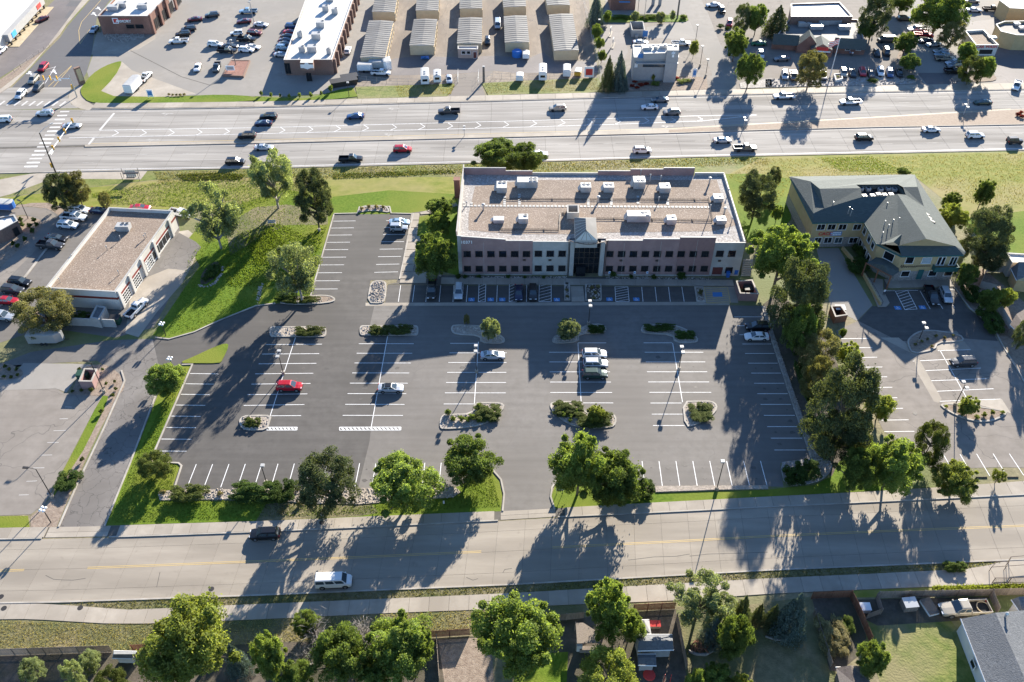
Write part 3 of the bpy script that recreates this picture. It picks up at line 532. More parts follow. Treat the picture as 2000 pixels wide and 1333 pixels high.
def wheelchair(px, py, s=1.0, parent=lot, z=.031, rz=0):
    c = G(px, py); mb = MB()
    mb.obox(c, rz, 1.0*s, .85*s, z-.008, z); part('blue_marking', mb, M['paint_blue'], parent)
    m2 = MB(); zz = z+.004; T = lambda x, y: (c[0]+x*s, c[1]+y*s)
    ring = [(math.cos(a), math.sin(a)) for a in [math.pi*(.75+i*1.25/9) for i in range(10)]]
    for a, b in zip(ring[:-1], ring[1:]): strip(m2, T(a[0]*.4-.05, a[1]*.4-.2), T(b[0]*.4-.05, b[1]*.4-.2), .11*s, zz)
    strip(m2, T(-.08,.4), T(-.04,-.12), .14*s, zz+.001); strip(m2, T(-.04,-.12), T(.34,-.12), .12*s, zz+.002); strip(m2, T(.34,-.12), T(.5,-.52), .12*s, zz+.003); m2.sheet([T(-.2+.13*math.cos(a)+.1, .58+.13*math.sin(a)) for a in [i*.785 for i in range(8)]], zz)
    strip(m2, T(-.06,.18), T(.28,.16), .1*s, zz+.0005); part('wheelchair_symbol', m2, M['paint_white'], parent)
for x, y in Q(6,1650,1002,1797,1002,1885,1002) + Q(7,343,1003,746,1000,952,1000): wheelchair(x, y, .64)
# ---- neighbour's lot (right) -----------------------------------------------------------------------
sheet('garage_drive', Q(8,370,610,540,608,800,1045,680,1165,480,1060,440,870), .017, 'lot_concrete')
rl = sheet('clinic_lot', Q(8,690,1165,800,1050,900,1060,930,1040,880,935,1420,905,1530,1070,1700,1200,1780,1340,1960,1560,1960,1700,1960,2290,1800,2285,1260,2300,880,2000,520,1240), .0145, 'asphalt_pale')
sheet('clinic_forecourt', Q(8,690,1165,800,1050,900,1060,930,1040,880,935,1420,905,1530,1070,1700,1200,1760,1320,1500,1300,1440,1240,1200,1245,1080,1320,1000,1320), .0185, 'asphalt_new')
A = wpl(Q(8,888,848,1405,842)); B = wpl(Q(8,888,915,1425,905)); cw = struct('clinic_walk', MB().sheet(A+B[::-1], .02), M['joint']); slabs(cw, 'paving_slab', A, B, [0,1], 3.0, .004, .13, M['concrete'], .02)
part('paving_slab', MB().prism(GL(Q(8,745,835,880,850,880,930,930,1030,905,1058,840,1060)), .004, .12), M['concrete'], cw)
hatch(Q(8,975,938,1068,932,1142,1075,1048,1080), 7, 'paint_white', .025, .11, rl)
paint(rl, [(Q(8,a,b)[0], Q(8,c,d)[0]) for a, b, c, d in ((1163,935,1242,1075),(1250,935,1338,1073),(1330,930,1430,1065),(888,935,972,935),(1065,932,1150,932),(1390,925,1425,925))], .11, .026, 'paint_white')
for x, y in Q(8,993,1066,1182,1062): wheelchair(x, y, .66, rl, .026)
paint(rl, [(Q(12,a,b)[0], Q(12,c,d)[0]) for a, b, c, d in ((560,8,768,6),(590,78,800,76),(620,152,835,150),(660,227,875,225),(700,302,912,300),(740,382,952,380),(780,462,990,460),(860,543,1033,541),(860,632,1076,629),(890,720,1120,717),
   (1110,180,1400,165),(1155,255,1630,233),(1195,332,1675,314),(1240,413,1727,391),(1300,488,1780,470),(1305,75,1517,455),(1300,100,1550,92),(1340,890,1395,985),(1470,893,1570,1060),(1597,890,1698,1060),(1723,888,1828,1057),(1847,888,1958,1055))], .12, .02, 'paint_white')
for q in (Q(12,1105,130,1160,170,1330,470,1305,500,1270,490,1150,280), Q(12,860,0,1000,0,1140,110,1140,150,1080,110)): part('concrete_band', MB().sheet(GL(q), .021), M['concrete'], rl)
part('concrete_band', MB().sheet(GL(Q(12,1270,10,1480,5,1555,90,1300,98)), .023), M['concrete'], rl); part('concrete_band', MB().sheet(GL(Q(12,1310,500,1790,470,1860,580,1800,560,1590,510)), .023), M['concrete'], rl)
struct('lot_kerb', band(MB(), wpl(Q(8,1420,905,1540,1070,1710,1200,1780,1335,1960,1640)), 0, .3, .004, .15), M['kerb'])
sheet('yard_soil', Q(8,1420,880,1640,760,1960,1020,1960,1600,1790,1320,1560,1080), .0125, 'mulch')
sheet('planting_strip', [(1487,598),(1520,570),(1600,640),(1640,720),(1700,860),(1750,955),(1650,960),(1600,905),(1583,895),(1505,662)], .013, 'soil')
struct('stone_edging', MB().prism(wpl([(1489,601),(1494,598),(1512,655),(1548,760),(1590,880),(1602,895),(1584,896),(1540,768),(1506,664)]), .004, .10), M['ballast'])
struct('lot_kerb', band(MB(), wpl([(1487,599),(1505,662),(1540,768),(1583,895)]), 0, .25, .004, .16), M['kerb'])
struct('planter', MB().prism(chaikin(wpl([(1523,905),(1540,902),(1605,895),(1628,905),(1618,930),(1590,945),(1532,951)]), 1), .004, .15), M['ballast'])
sheet('lawn', [(1500,957),(1530,953),(1590,948),(1625,930),(1640,900),(1700,880),(1745,957),(1500,971)], .017, 'lawn')
sheet('grass_strip', [(1082,996),(1076,970),(1090,935),(1200,955),(1275,964),(1500,957),(1500,972),(1270,983),(1090,993)], .018, 'lawn')
struct('kerb_stones', MB().prism(wpl(Q(11,1095,1140,1960,1134,1960,1160,1560,1168,1100,1185)), .004, .18), M['rock_bed'])
sheet('front_lawn', [(352,716),(373,714),(300,881),(320,904),(345,907),(351,912),(335,957),(310,978),(530,980),(700,985),(880,958),(957,918),(975,940),(981,968),(978,999),(700,1010),(500,1018),(206,1027),(256,905),(308,772)], .016, 'lawn')
sheet('front_lawn_worn', [(520,985),(620,975),(720,978),(740,1002),(700,1009),(500,1018)], .021, 'dry_grass')
struct('rock_border', MB().prism(wpl([(310,962),(336,958),(890,953),(900,962),(885,972),(700,986),(600,984),(500,975),(312,978)]), .004, .12), M['rock_bed'])
struct('verge_wedge', MB().prism(chaikin(wpl(Q(9,1370,195,1480,150,1650,70,1730,45,1755,60,1700,180,1680,198,1480,198)), 1), .004, .14), M['lawn'])
kb = MB()
for q in ([(355,714),(374,713.5),(301,881),(306,884)], [(333,905.5),(348,906.5),(353,911),(338,958)], [(958,916),(977,938),(983,966),(980,999)], [(1090,932),(1076.5,953),(1074,971),(1081.6,996)], [(303,661),(330,664),(380,650),(430,627),(500,599),(538,594)], [(236,725),(242,745),(200,840),(150,945),(113,1030)], [(302,775),(253,905),(203,1028)], [(651,420),(605,580)], [(652,419),(699,418),(703,406),(760,405),(763,418),(806,419),(779,546)]):
    band(kb, wpl(q), 0, .28, .004, .15)
struct('kerb', kb, M['kerb'])
sheet('driveway_bed', [(190,790),(205,770),(225,755),(232,770),(195,840),(150,935),(110,1030),(90,1028),(88,990),(150,880)], .0155, 'mulch')
sheet('driveway_grass', Q(9,790,440,830,450,800,540,640,860,530,1030,430,1190,400,1230,440,1100,600,800,720,560), .0205, 'lawn')
sheet('corner_bed', [(88,985),(112,1000),(105,1030),(60,1030),(60,1010)], .0165, 'mulch'); sheet('lawn', [(-60,1010),(55,1008),(58,1031),(-60,1034)], .0165, 'lawn')
sheet('enclosure_bed', chaikin(Q(9,530,440,560,400,600,270,640,225,740,205,830,210,930,290,960,360,930,430,820,440,790,445), 1), .0225, 'mulch')
sheet('side_bed', chaikin(Q(9,-150,200,60,195,140,230,180,260,170,300,90,320,-150,330), 1), .0225, 'mulch')
# backyards along the bottom edge
sheet('back_yard', [(-80,1285),(280,1268),(560,1255),(850,1250),(960,1240),(960,1345),(-80,1345)], .011, 'soil')
sheet('back_yard', [(855,1250),(960,1245),(965,1345),(870,1345)], .014, 'mulch')
sheet('yard_lawn', Q(15,0,1400,20,1280,150,1230,260,1110,430,1100,415,1400), .015, 'lawn')
sheet('back_yard', [(1060,1215),(1300,1190),(1320,1190),(1345,1345),(1100,1345)], .012, 'soil')
sheet('dry_yard', [(1325,1200),(1590,1165),(1630,1310),(1640,1345),(1345,1345)], .013, 'dry_grass')
sheet('back_yard', [(1585,1165),(1660,1165),(1700,1262),(1640,1312),(1620,1310)], .0145, 'soil')
sheet('dry_yard', Q(16,730,850,1400,860,1500,1000,1640,1400,880,1400,760,1050), .0155, 'ditch_grass'); sheet('back_yard', Q(16,660,700,1700,680,1500,860,840,900,740,850), .0165, 'soil')
# ---- kerbed islands --------------------------------------------------------------------------------
def stones(poly, n, z, s0, s1, parent, mat='stone', name='stones'):
    mb = MB()
    for x, y in scatter(poly, n, RNG):
        s = RNG.uniform(s0, s1); a = RNG.uniform(0, 3.14); ca, sa = math.cos(a)*s, math.sin(a)*s; t = RNG.uniform(.5, .9); h = s*RNG.uniform(.5, .9)
        mb.add([(x+ca,y+sa,z),(x-sa*t,y+ca*t,z+h*.3),(x-ca,y-sa,z),(x+sa*t,y-ca*t,z+h*.2),(x+ca*.2,y+sa*.2,z+h)], [(0,1,4),(1,2,4),(2,3,4),(3,0,4)])
    o = part(name, mb, M[mat], parent); o['kind'] = 'stuff'; return o
ISL = {}
def island(key, px, label, fill='rock_bed', it=2, n=120, mat='stone', s=(.12,.3)):
    w = ccw(chaikin(wpl(px), it)); inn = offset(w, .32); c = (sum(p[0] for p in w)/len(w), sum(p[1] for p in w)/len(w), 0)
    t = thing('traffic_island', label, 'traffic island', c)
    kb = MB(); band(kb, w, 0, .32, .002, .17, True); part('kerb', kb, M['kerb'], t)
    part('bed', MB().sheet(inn, .13), M[fill], t)
    if n: stones(inn, n, .12, s[0], s[1], t, mat)
    ISL[key] = inn; return t
def cap(x0, x1, y0, y1): m = (y0+y1)/2; return [(x0,m),(x0+2,y0),(x0+12,y0),(x1-12,y0),(x1-2,y0),(x1,m),(x1-2,y1),(x1-12,y1),(x0+12,y1),(x0+2,y1)]
island('i1', cap(526,638,639,659), 'capsule island with stones and a low hedge nearest the curved drive'); island('i2', cap(702,818,637,656), 'capsule island with stones and two hedges, straddling the asphalt seam')
island('i3', [(881,640),(886,635),(925,636),(945,638),(965,648),(985,660),(987,669),(975,673),(938,671),(937,657),(890,655),(881,648)], 'bent stone island with the bare thin sapling and a bushy small tree', it=1, n=160)
island('i4', [(1078,664),(1084,656),(1110,651),(1128,644),(1150,634),(1175,633),(1186,642),(1180,652),(1131,653),(1131,669),(1090,672),(1079,670)], 'bent stone island in front of the glass entrance with a round hedge', it=1, n=160)
island('i5', [(1251,643),(1258,634),(1310,634),(1335,641),(1358,655),(1365,666),(1358,671),(1317,671),(1313,655),(1262,653),(1252,649)], 'bent island covered in dark spreading juniper', it=1)
island('l1', [(466,824),(474,813),(500,811.5),(531,812),(527,826),(522,841),(490,842),(472,839)], 'small half-capsule island at the lower end of the red car row', it=1, n=70)
island('l3', Q(10,1406,640,1425,597,1455,588,1662,582,1668,500,1760,497,1880,498,1908,528,1855,600,1765,660,1650,692,1430,705,1408,690), 'leaf-shaped island with mixed shrubs beside the entrance drive', it=1, n=220)
island('l4', Q(11,286,520,310,493,430,489,540,488,548,577,690,575,760,575,798,605,800,660,765,692,600,696,480,684,390,640,315,575), 'island packed with junipers and a young tree opposite the leaf-shaped one', it=1, n=120)
island('l5', Q(11,1302,488,1440,485,1530,485,1575,520,1562,570,1500,622,1420,668,1322,690), 'wedge island filled with one mat of juniper', it=1, n=90)
island('n1', [(541,592),(560,584),(620,577),(645,578),(656,584),(652,591),(620,595),(570,596)], 'nose island with low hedge between the curved drive and the north bays', 'mulch', 1, 40)
island('n2', [(717,593),(722,558),(730,549),(750,549),(756,556),(753,588),(745,594)], 'square island of loose white stones at the end of the front bays', it=1, n=200, s=(.15,.36))
island('n3', [(697,417),(701,407),(715,402),(750,402),(759,407),(762,417),(740,413),(718,413)], 'scalloped bed with dry plants at the head of the north bays', 'mulch', 1, 60)
for k, q, lb in (('b1', Q(7,397,866,444,866,447,1010,400,1010), 'narrow brown planting bed left of the entrance walk'), ('b2', Q(7,557,884,684,884,688,1000,680,1012,560,1012), 'wider brown planting bed right of the entrance walk')): island(k, q, lb, 'soil', 0, 60)
island('b3', Q(7,1395,905,1465,905,1488,1022,1412,1020), 'bed with a spiky shrub between the accessible bays and yellow hatching', 'mulch', 0, 40)
island('r1', Q(8,1062,1340,1072,1300,1130,1255,1200,1236,1300,1240,1470,1270,1510,1320,1420,1330,1300,1335,1280,1390,1100,1425), 'curved gravel island with tiny shrubs before the clinic forecourt', 'mulch', 1, 0)
island('r2', Q(12,1308,510,1400,505,1560,520,1790,555,1838,580,1760,628,1660,650,1560,640,1440,600,1350,550), 'crescent gravel island with lamp base and young tree in the clinic lot', 'mulch', 1, 0)
sheet('shrub_bed', chaikin(Q(5,1530,875,1545,795,1610,725,1670,705,1695,735,1655,825,1600,875,1550,890), 2), .022, 'soil')
# ================================================================== BUILDINGS
def wf(p0, p1):
    d = Vector((p1[0]-p0[0], p1[1]-p0[1])); L = d.length; d.normalize(); return d, Vector((d.y, -d.x)), L
def wbox(mb, p0, p1, u0, u1, v0, v1, z0, z1):     # box on the wall p0->p1: along u, outward v
    d, n, _ = wf(p0, p1); o = Vector(p0[:2]); q = []
    for z in (z0, z1):
        for u, v in ((u0,v1),(u1,v1),(u1,v0),(u0,v0)): a = o + d*u + n*v; q.append((a.x, a.y, z))
    return mb.add(q, [(0,3,2,1),(4,5,6,7),(0,1,5,4),(1,2,6,5),(2,3,7,6),(3,0,4,7)])
def uz(p0, p1, px, py):
    a = GP(px, py, p0, p1); d, n, _ = wf(p0, p1); return ((a[0]-p0[0])*d.x + (a[1]-p0[1])*d.y, a[2])
def opening(par, p0, p1, u0, u1, z0, z1, frame='frame_bronze', pane='glass_dark', name='window', t=.10, fw=.07, bars=0, sill=True, v0=0.0):
    t += v0; mb = MB(); wbox(mb, p0, p1, u0-fw, u1+fw, .002, t, z1, z1+fw); wbox(mb, p0, p1, u0-fw, u0, .002, t, z0, z1-.001); wbox(mb, p0, p1, u1, u1+fw, .002, t, z0, z1-.001)
    wbox(mb, p0, p1, u0-fw-(.06 if sill else 0), u1+fw+(.06 if sill else 0), .002, t+(.06 if sill else 0), z0-fw, z0-.001)
    for i in range(bars): c = u0+(u1-u0)*(i+1)/(bars+1); wbox(mb, p0, p1, c-.03, c+.03, .03+v0, t-.02, z0+.001, z1-.002)
    o = part(name, mb, M[frame], par)
    part('pane' if name != 'door' else 'panel', wbox(MB(), p0, p1, u0+.001, u1-.001, .004+v0, .025+v0, z0+.001, z1-.002), M[pane], o); return o
def pwin(par, p0, p1, x0, y0, x1, y1, **k):        # the same, given by its rectangle in the picture
    a = uz(p0, p1, x0, (y0+y1)/2); b = uz(p0, p1, x1, (y0+y1)/2); xm = (x0+x1)/2
    return opening(par, p0, p1, a[0], b[0], uz(p0, p1, xm, y1)[1], uz(p0, p1, xm, y0)[1], **k)
def wallparts(par, foot, z0, z1, mat, t=.3, only=None):
    n = len(foot)
    for i in range(n):
        if only and i not in only: continue
        p0, p1 = foot[i], foot[(i+1) % n]; L = wf(p0, p1)[2]
        part('wall', wbox(MB(), p0, p1, .001, L-.001, -t, 0, z0, z1 if not isinstance(z1, (list, tuple)) else z1[i]), M[mat], par)
def coping(par, foot, z, w=.4, mat='coping', h=.1):
    mb = MB(); band(mb, foot, -.05, min(w,.34)-.05, z, z+h, True); return part('coping', mb, M[mat], par)
def centroid(f): return (sum(p[0] for p in f)/len(f), sum(p[1] for p in f)/len(f), 0)
def flatblock(name, label, foot, h, wall, roof, par=.5, cap='coping', cat='building', group=None, wcop=.4):
    foot = ccw([(p[0], p[1]) for p in foot]); t = thing(name, label, cat, centroid(foot), 0, group)
    wallparts(t, foot, 0, h+par, wall); part('roof', MB().sheet(offset(foot, .25), h), M[roof], t); coping(t, foot, h+par, wcop, cap); return t, foot
def text(par, s, p0, p1, u, z, size, mat, out=.06, name='lettering', lean=0):
    cu = bpy.data.curves.new(name, 'FONT'); cu.body = s; cu.size = size; cu.extrude = .02; cu.align_x = 'CENTER'; cu.align_y = 'CENTER'; cu.shear = lean; cu.offset = size*.02
    d, n, _ = wf(p0, p1); tmp = bpy.data.objects.new('tmp', cu); COL.objects.link(tmp)
    me = bpy.data.meshes.new_from_object(tmp.evaluated_get(bpy.context.evaluated_depsgraph_get())); bpy.data.objects.remove(tmp); me.name = name
    og = ORG.get(par, (0,0,0)); a = Vector(p0[:2]) + d*u + n*out
    me.transform(Matrix(((d.x,0,n.x,a.x-og[0]),(d.y,0,n.y,a.y-og[1]),(0,1,0,z-og[2]),(0,0,0,1)))); me.materials.clear(); me.materials.append(M[mat])
    return link(name, me, par)
def rooftop_unit(px, py, z, w, d, h, label, fans=2, hood=True, ax=0.0, group='rooftop air handlers'):
    c = G(px, py, z); t = thing('air_conditioner', label, 'air conditioner', c, 0, group)
    mb = MB(); mb.obox(c, ax, w/2-.12, d/2-.12, z+.002, z+.25); part('curb', mb, M['galv'], t)
    mb = MB(); mb.obox(c, ax, w/2, d/2, z+.25, z+h); part('cabinet', mb, M['hvac'], t)
    mb = MB(); mb.obox((c[0]+w*.18, c[1]-d/2-.012), ax, w*.22, .012, z+.4, z+h-.15); part('access_panel', mb, M['galv'], t)
    for i in range(fans):
        fx = c[0]+w*.5-.55-.95*(i % 2); fy = c[1]+d*.5-.6-1.0*(i//2)
        o = part('fan', MB().tube([(fx,fy,z+h+.001),(fx,fy,z+h+.14)], .42, 12), M['galv'], t); part('grille', MB().tube([(fx,fy,z+h+.141),(fx,fy,z+h+.15)], .34, 10), M['black'], o)
    if hood: mb = MB(); mb.add([(c[0]-w/2-.6,c[1]-d*.35,z+.5),(c[0]-w/2-.001,c[1]-d*.35,z+.5),(c[0]-w/2-.001,c[1]+d*.35,z+.5),(c[0]-w/2-.6,c[1]+d*.35,z+.5),(c[0]-w/2-.001,c[1]-d*.35,z+h-.1),(c[0]-w/2-.001,c[1]+d*.35,z+h-.1)], [(0,3,2,1),(0,1,4),(3,5,2),(0,4,5,3),(1,2,5,4)]); part('intake_hood', mb, M['hvac'], t)
    return t
def vent(px, py, z, h, label, r=.12, cap=True, mat='galv'):
    c = G(px, py, z); t = thing('roof_vent', label, 'vent', c, 0, 'small roof vents')
    part('pipe', MB().tube([(c[0],c[1],z+.002),(c[0],c[1],z+h)], r, 8), M[mat], t)
    if cap: part('cowl', MB().tube([(c[0],c[1],z+h-.05),(c[0],c[1],z+h+.15),(c[0],c[1],z+h+.25)], [r*1.9,r*1.9,r*.6], 8), M['hvac'], t)
# ---- the two-storey office block -------------------------------------------------------------------
FL = G(896.5,536.5); FR = G(1442,539); FY = (FL[1]+FR[1])/2
f0, f1 = (FL[0], FL[1]), (FR[0], FR[1])
zg = uz(f0, f1, 1425, 475)[1]                       # top of the grey corner bays
ZR = zg - .55
bkR = G(1414.5,338,zg); bkL = G(905,336,zg)
off = thing('office_building', 'two-storey pink and grey precast office block with gravel roof and glass entrance', 'building', ((f0[0]+f1[0])/2, FY+18, 0))
b0, b1 = (bkR[0], bkR[1]), (bkL[0], bkL[1])
def U(x, y=500): return uz(f0, f1, x, y)[0]
LF = wf(f0, f1)[2]
secs = [(0, U(902,505), 'precast_grey', None), (U(902,505), U(988,505), 'precast_pink', None), (U(988,505), U(1040,505), 'precast_pink', 470.5), (U(1040,505), U(1111,505), 'precast_grey', 473), (U(1181,505), U(1252,505), 'precast_pink', 470), (U(1252,505), U(1322.5,505), 'precast_pink', 467), (U(1322.5,505), U(1391,505), 'precast_red', 464), (U(1391,505), LF, 'precast_grey', 475)]
zl0, zl1 = uz(f0, f1, 892, 461.5)[1], uz(f0, f1, 985, 468)[1]
for i, (u0, u1, m, ty) in enumerate(secs):
    if ty: h0 = h1 = uz(f0, f1, 1000 if i == 2 else (1075 if i == 3 else (1215, 1290, 1357, 1425)[i-4]), ty)[1]
    else: h0 = zl0+(zl1-zl0)*u0/secs[1][1]*.0 if i == 0 else zl0; h0 = zl0 if i == 0 else zl0-(zl0-zl1)*(u0/secs[1][1]); h1 = zl0-(zl0-zl1)*(u1/secs[1][1])
    v = .12 if m != 'precast_grey' else 0
    d, n, _ = wf(f0, f1); o = Vector(f0); q = []
    for z0, z1, uu in ((0,h0,u0+.01),(0,h1,u1-.01)):
        for vv in (v, -.35): a = o+d*uu+n*vv; q += [(a.x,a.y,z0),(a.x,a.y,z1)]
    w = part('facade_panel', MB().add(q, [(0,4,5,1),(2,3,7,6),(1,5,7,3),(0,1,3,2),(4,6,7,5)]), M[m], off)
    mb = MB(); q = []
    for vv in (v+.04, -.2):
        for uu, hh in ((u0,h0),(u1,h1)): a = o+d*uu+n*vv; q += [(a.x,a.y,hh+.002),(a.x,a.y,hh+.1)]
    part('coping', mb.add(q, [(0,2,3,1),(4,5,7,6),(1,3,7,5),(0,1,5,4),(2,6,7,3)]), M['coping'], w)
    if m != 'precast_grey' and u1-u0 > 3:
        part('reveal_joint', wbox(MB(), f0, f1, (u0+u1)/2-.03, (u0+u1)/2+.03, v+.001, v+.03, .3, min(h0,h1)-.6), M['precast_grey'], w)
    part('plinth', wbox(MB(), f0, f1, u0+.02, u1-.02, v+.001, v+.05, 0, .32), M['precast_grey'], w)
wx = [906,929,952.2,975.3,998.6,1021.5,1044.8,1068,1091.3] + [1184.2,1207.2,1230.4,1253.5,1277.2,1300.5,1323.5,1347,1370.4] + [1399.2,1422.7]
for i, x in enumerate(wx):
    fr = dict(frame='frame_bronze', fw=.06, t=.12, v0=.12 if 905 < x < 1040 or 1182 < x < 1392 else 0.0)
    pwin(off, f0, f1, x, 490.3, x+13.2, 500.8, **fr)
    if i < 18: k = (x+6.6-1000)*-.014; pwin(off, f0, f1, x+.2+k*.35, 519.2, x+13.0+k*.35, 529.2, **fr)
pwin(off, f0, f1, 1417, 522.8, 1430, 532.8, fw=.06, t=.12); pwin(off, f0, f1, 1391.5, 523, 1409.5, 538.5, frame='door_red', pane='door_red', name='door', sill=False)
for u in (U(1024,510), U(1074,510), U(1212,512), U(1282,512), U(1404,513)):
    part('wall_lamp', wbox(MB(), f0, f1, u-.3, u+.3, .13, .4, 4.05, 4.35), M['frame_bronze'], off)
text(off, '10371', f0, f1, U(911.5,473), uz(f0, f1, 911, 473)[1], 1.05, 'sign_white', .16)
# sides, back and roof
zr = uz(f0, f1, 1425, 475)[1]
part('wall', wbox(MB(), f1, b0, .36, wf(f1, b0)[2], -.35, 0, 0, zr), M['precast_grey'], off); part('wall', wbox(MB(), b1, f0, 0, wf(b1, f0)[2]-.36, -.35, 0, 0, zg), M['precast_grey'], off)
LB = wf(b0, b1)[2]; bsec = [(1414.5,1357,338),(1357,1296,328),(1296,1231.5,330.5),(1231.5,1168,334),(1168,1040,338),(1040,988,334),(988,905,328)]
for xa, xb, ty in bsec:
    ua, ub = uz(b0, b1, xa, ty)[0], uz(b0, b1, xb, ty)[0]; zt = uz(b0, b1, (xa+xb)/2, ty)[1]
    w = part('rear_panel', wbox(MB(), b0, b1, ua+.01, ub-.01, -.35, 0, 0, zt), M['precast_pink' if ty < 336 else 'precast_grey'], off); part('coping', wbox(MB(), b0, b1, ua, ub, -.22, .04, zt+.002, zt+.1), M['coping'], w)
for p, q in ((f1, b0), (b1, f0)):
    o = part('coping', wbox(MB(), p, q, .5, wf(p, q)[2]-.5, -.24, .04, zr+.002, zr+.1), M['coping'], off)
part('coping_step', MB().prism([G(891,461,zg)[:2], G(905,330,zg)[:2], G(907,330,zg)[:2], G(893,461,zg)[:2]], zg, zl0-.3), M['precast_grey'], off)
rp = [f0, f1, b0, b1]; rin = offset(rp, .34)
part('roof', MB().sheet(rin, ZR), M['ballast'], off)
part('roof_gravel', MB().sheet(GL([(928,365),(1030,352),(1400,352),(1415,400),(1438,440),(1395,452),(1180,455),(1110,458),(1000,458),(915,450),(915,420)], ZR), ZR+.02), M['gravel_roof'], off)
# paver walk across the roof
def pv(x, y):
    c = G(x, y, ZR); part('roof_paver', MB().obox(c, 0, .29, .33, ZR+.02, ZR+.09), M['coping'], off)
for i in range(68): pv(lerp((907,402.5),(1385,405.2), i/67)[0], lerp((907,402.5),(1385,405.2), i/67)[1])
for x, ys in ((985.5,(386,391,395,399)),(1014.5,(381,386,391,395,399)),(1149,(391,395.5,399.5)),(1194,(391,395.5,399.5)),(1246,(385,391,397)),(1304,(391,395.5,399.5)),(906,(397,)),(921,(397.5,))):
    for y in ys: pv(x, y)
# skylight hall over the entrance
zs = ZR; a, b_, c_, e_ = [G(x, y, zg+1.3) for x, y in ((1122,425.5),(1164,425.5),(1167,470),(1124,470))]
hb = MB().prism([a, b_, c_, e_], ZR-.05, zg+1.3); part('lantern_wall', hb, M['precast_grey'], off)
rz = zg+3.4; p0_, p1_ = G(1144,427,rz), G(1145,450,rz)
part('lantern_roof', MB().add([a, e_, p1_, p0_], [(0,1,2,3)]).add([b_, p0_, p1_, c_], [(0,1,2,3)]).add([a, p0_, b_], [(0,1,2)]), M['metal_roof'], off)
for i in range(6): t = i/6; part('roof_seam', MB().tube([lerp(a, e_, t), lerp(p0_, p1_, t)], .045, 4), M['galv'], off)
gl = part('lantern_glazing', MB().add([e_, c_, p1_], [(0,1,2)]), M['glass_pale'], off)
for t in (.25,.5,.75): part('mullion', MB().tube([lerp(e_, c_, t), p1_], .05, 4), M['frame_bronze'], gl)
bx = [G(x, y, ZR) for x, y in ((1107,412),(1130,412),(1130.5,428),(1107,428))]; mb = MB(); band(mb, ccw([p[:2] for p in bx]), 0, .3, ZR, ZR+1.6, True); part('roof_hatch_wall', mb, M['precast_grey'], off)
# entrance: recessed dark curtain wall with mullions, pilasters and a curved steel canopy
eu0, eu1 = U(1111.5,505), U(1180.5,505); zt = uz(f0, f1, 1146, 471)[1]
part('curtain_wall', wbox(MB(), f0, f1, eu0-.05, eu1+.05, -.9, -.7, .02, zt), M['glass_dark'], off)
for i in range(8): u = eu0+(eu1-eu0)*i/7; part('mullion', wbox(MB(), f0, f1, u-.05, u+.05, -.68, -.6, .02, zt-.05), M['frame_bronze'], off)
for z in (2.6, 4.2, 5.6, 7.0, zt-.2): part('transom', wbox(MB(), f0, f1, eu0, eu1, -.68, -.595, z-.05, z+.05), M['frame_bronze'], off)
for u in (eu0+.1, eu1-1.0): part('pilaster', wbox(MB(), f0, f1, u, u+.9, -.65, .3, .01, zt-.15), M['precast_grey'], off)
part('entry_box', wbox(MB(), f0, f1, eu0+1.6, eu0+3.6, -.55, .5, .02, 2.5), M['glass_dark'], off)
pts = []
for i in range(9): t = i/8; q = Vector(f0)+wf(f0,f1)[0]*(eu0-.4+(eu1-eu0+.8)*t)+wf(f0,f1)[1]*(.5+1.4*math.sin(math.pi*t)); pts.append((q.x, q.y, zt+.5))
part('canopy_rail', MB().tube(pts, .09, 6), M['frame_bronze'], off)
for i in (0,2,3,4,5,6,8): x, y, z = pts[i]; q = Vector(f0)+wf(f0,f1)[0]*(eu0-.4+(eu1-eu0+.8)*i/8)+wf(f0,f1)[1]*-.3; part('canopy_strut', MB().tube([(x,y,z),(q.x,q.y,zt-.3)], .06, 5), M['frame_bronze'], off)
for u in (eu0-.25, eu1+.25): part('canopy_post', wbox(MB(), f0, f1, u-.07, u+.07, .4, .54, .02, zt+.45), M['frame_bronze'], off)
# roof plant
Zr = ZR
for x, y, w, d, h, f, lb in ((980,372,2.6,3.4,2.0,2,'tall white rooftop air conditioner nearest the left parapet of the office'),(1030,364,5.2,2.6,2.3,4,'wide white rooftop air conditioner with four fans, back left of the office roof'),(1143.5,373,2.6,2.4,2.0,2,'white twin-fan rooftop unit, left one of the middle pair on the office'),(1188,373,2.6,2.4,2.0,2,'white twin-fan rooftop unit, right one of the middle pair on the office'),(1247,365,3.0,3.0,2.6,4,'tall rooftop unit with two intake drums beside a coil of cable'),(1297,374,2.7,2.6,2.0,1,'white single-fan rooftop unit below the tall back parapet'),(1401,393,2.3,2.2,1.7,1,'small white rooftop unit beside the right parapet ladder'),(1246,430,5.6,2.6,2.3,3,'wide white rooftop air conditioner, front right of the office roof'),(1310,436,2.2,2.2,1.9,1,'white single-fan unit right of the wide front air conditioner'),(1407,436,2.3,2.0,1.6,1,'low white unit with flat lid at the front right of the office roof'),(1022,434,2.3,2.3,1.9,1,'white single-fan unit left of the skylight hall'),(974,434,2.6,1.9,1.3,0,'low double white unit nearest the street number on the office')):
    rooftop_unit(x, y, Zr, w*.9, d*.85, h*.78, lb, f, True)
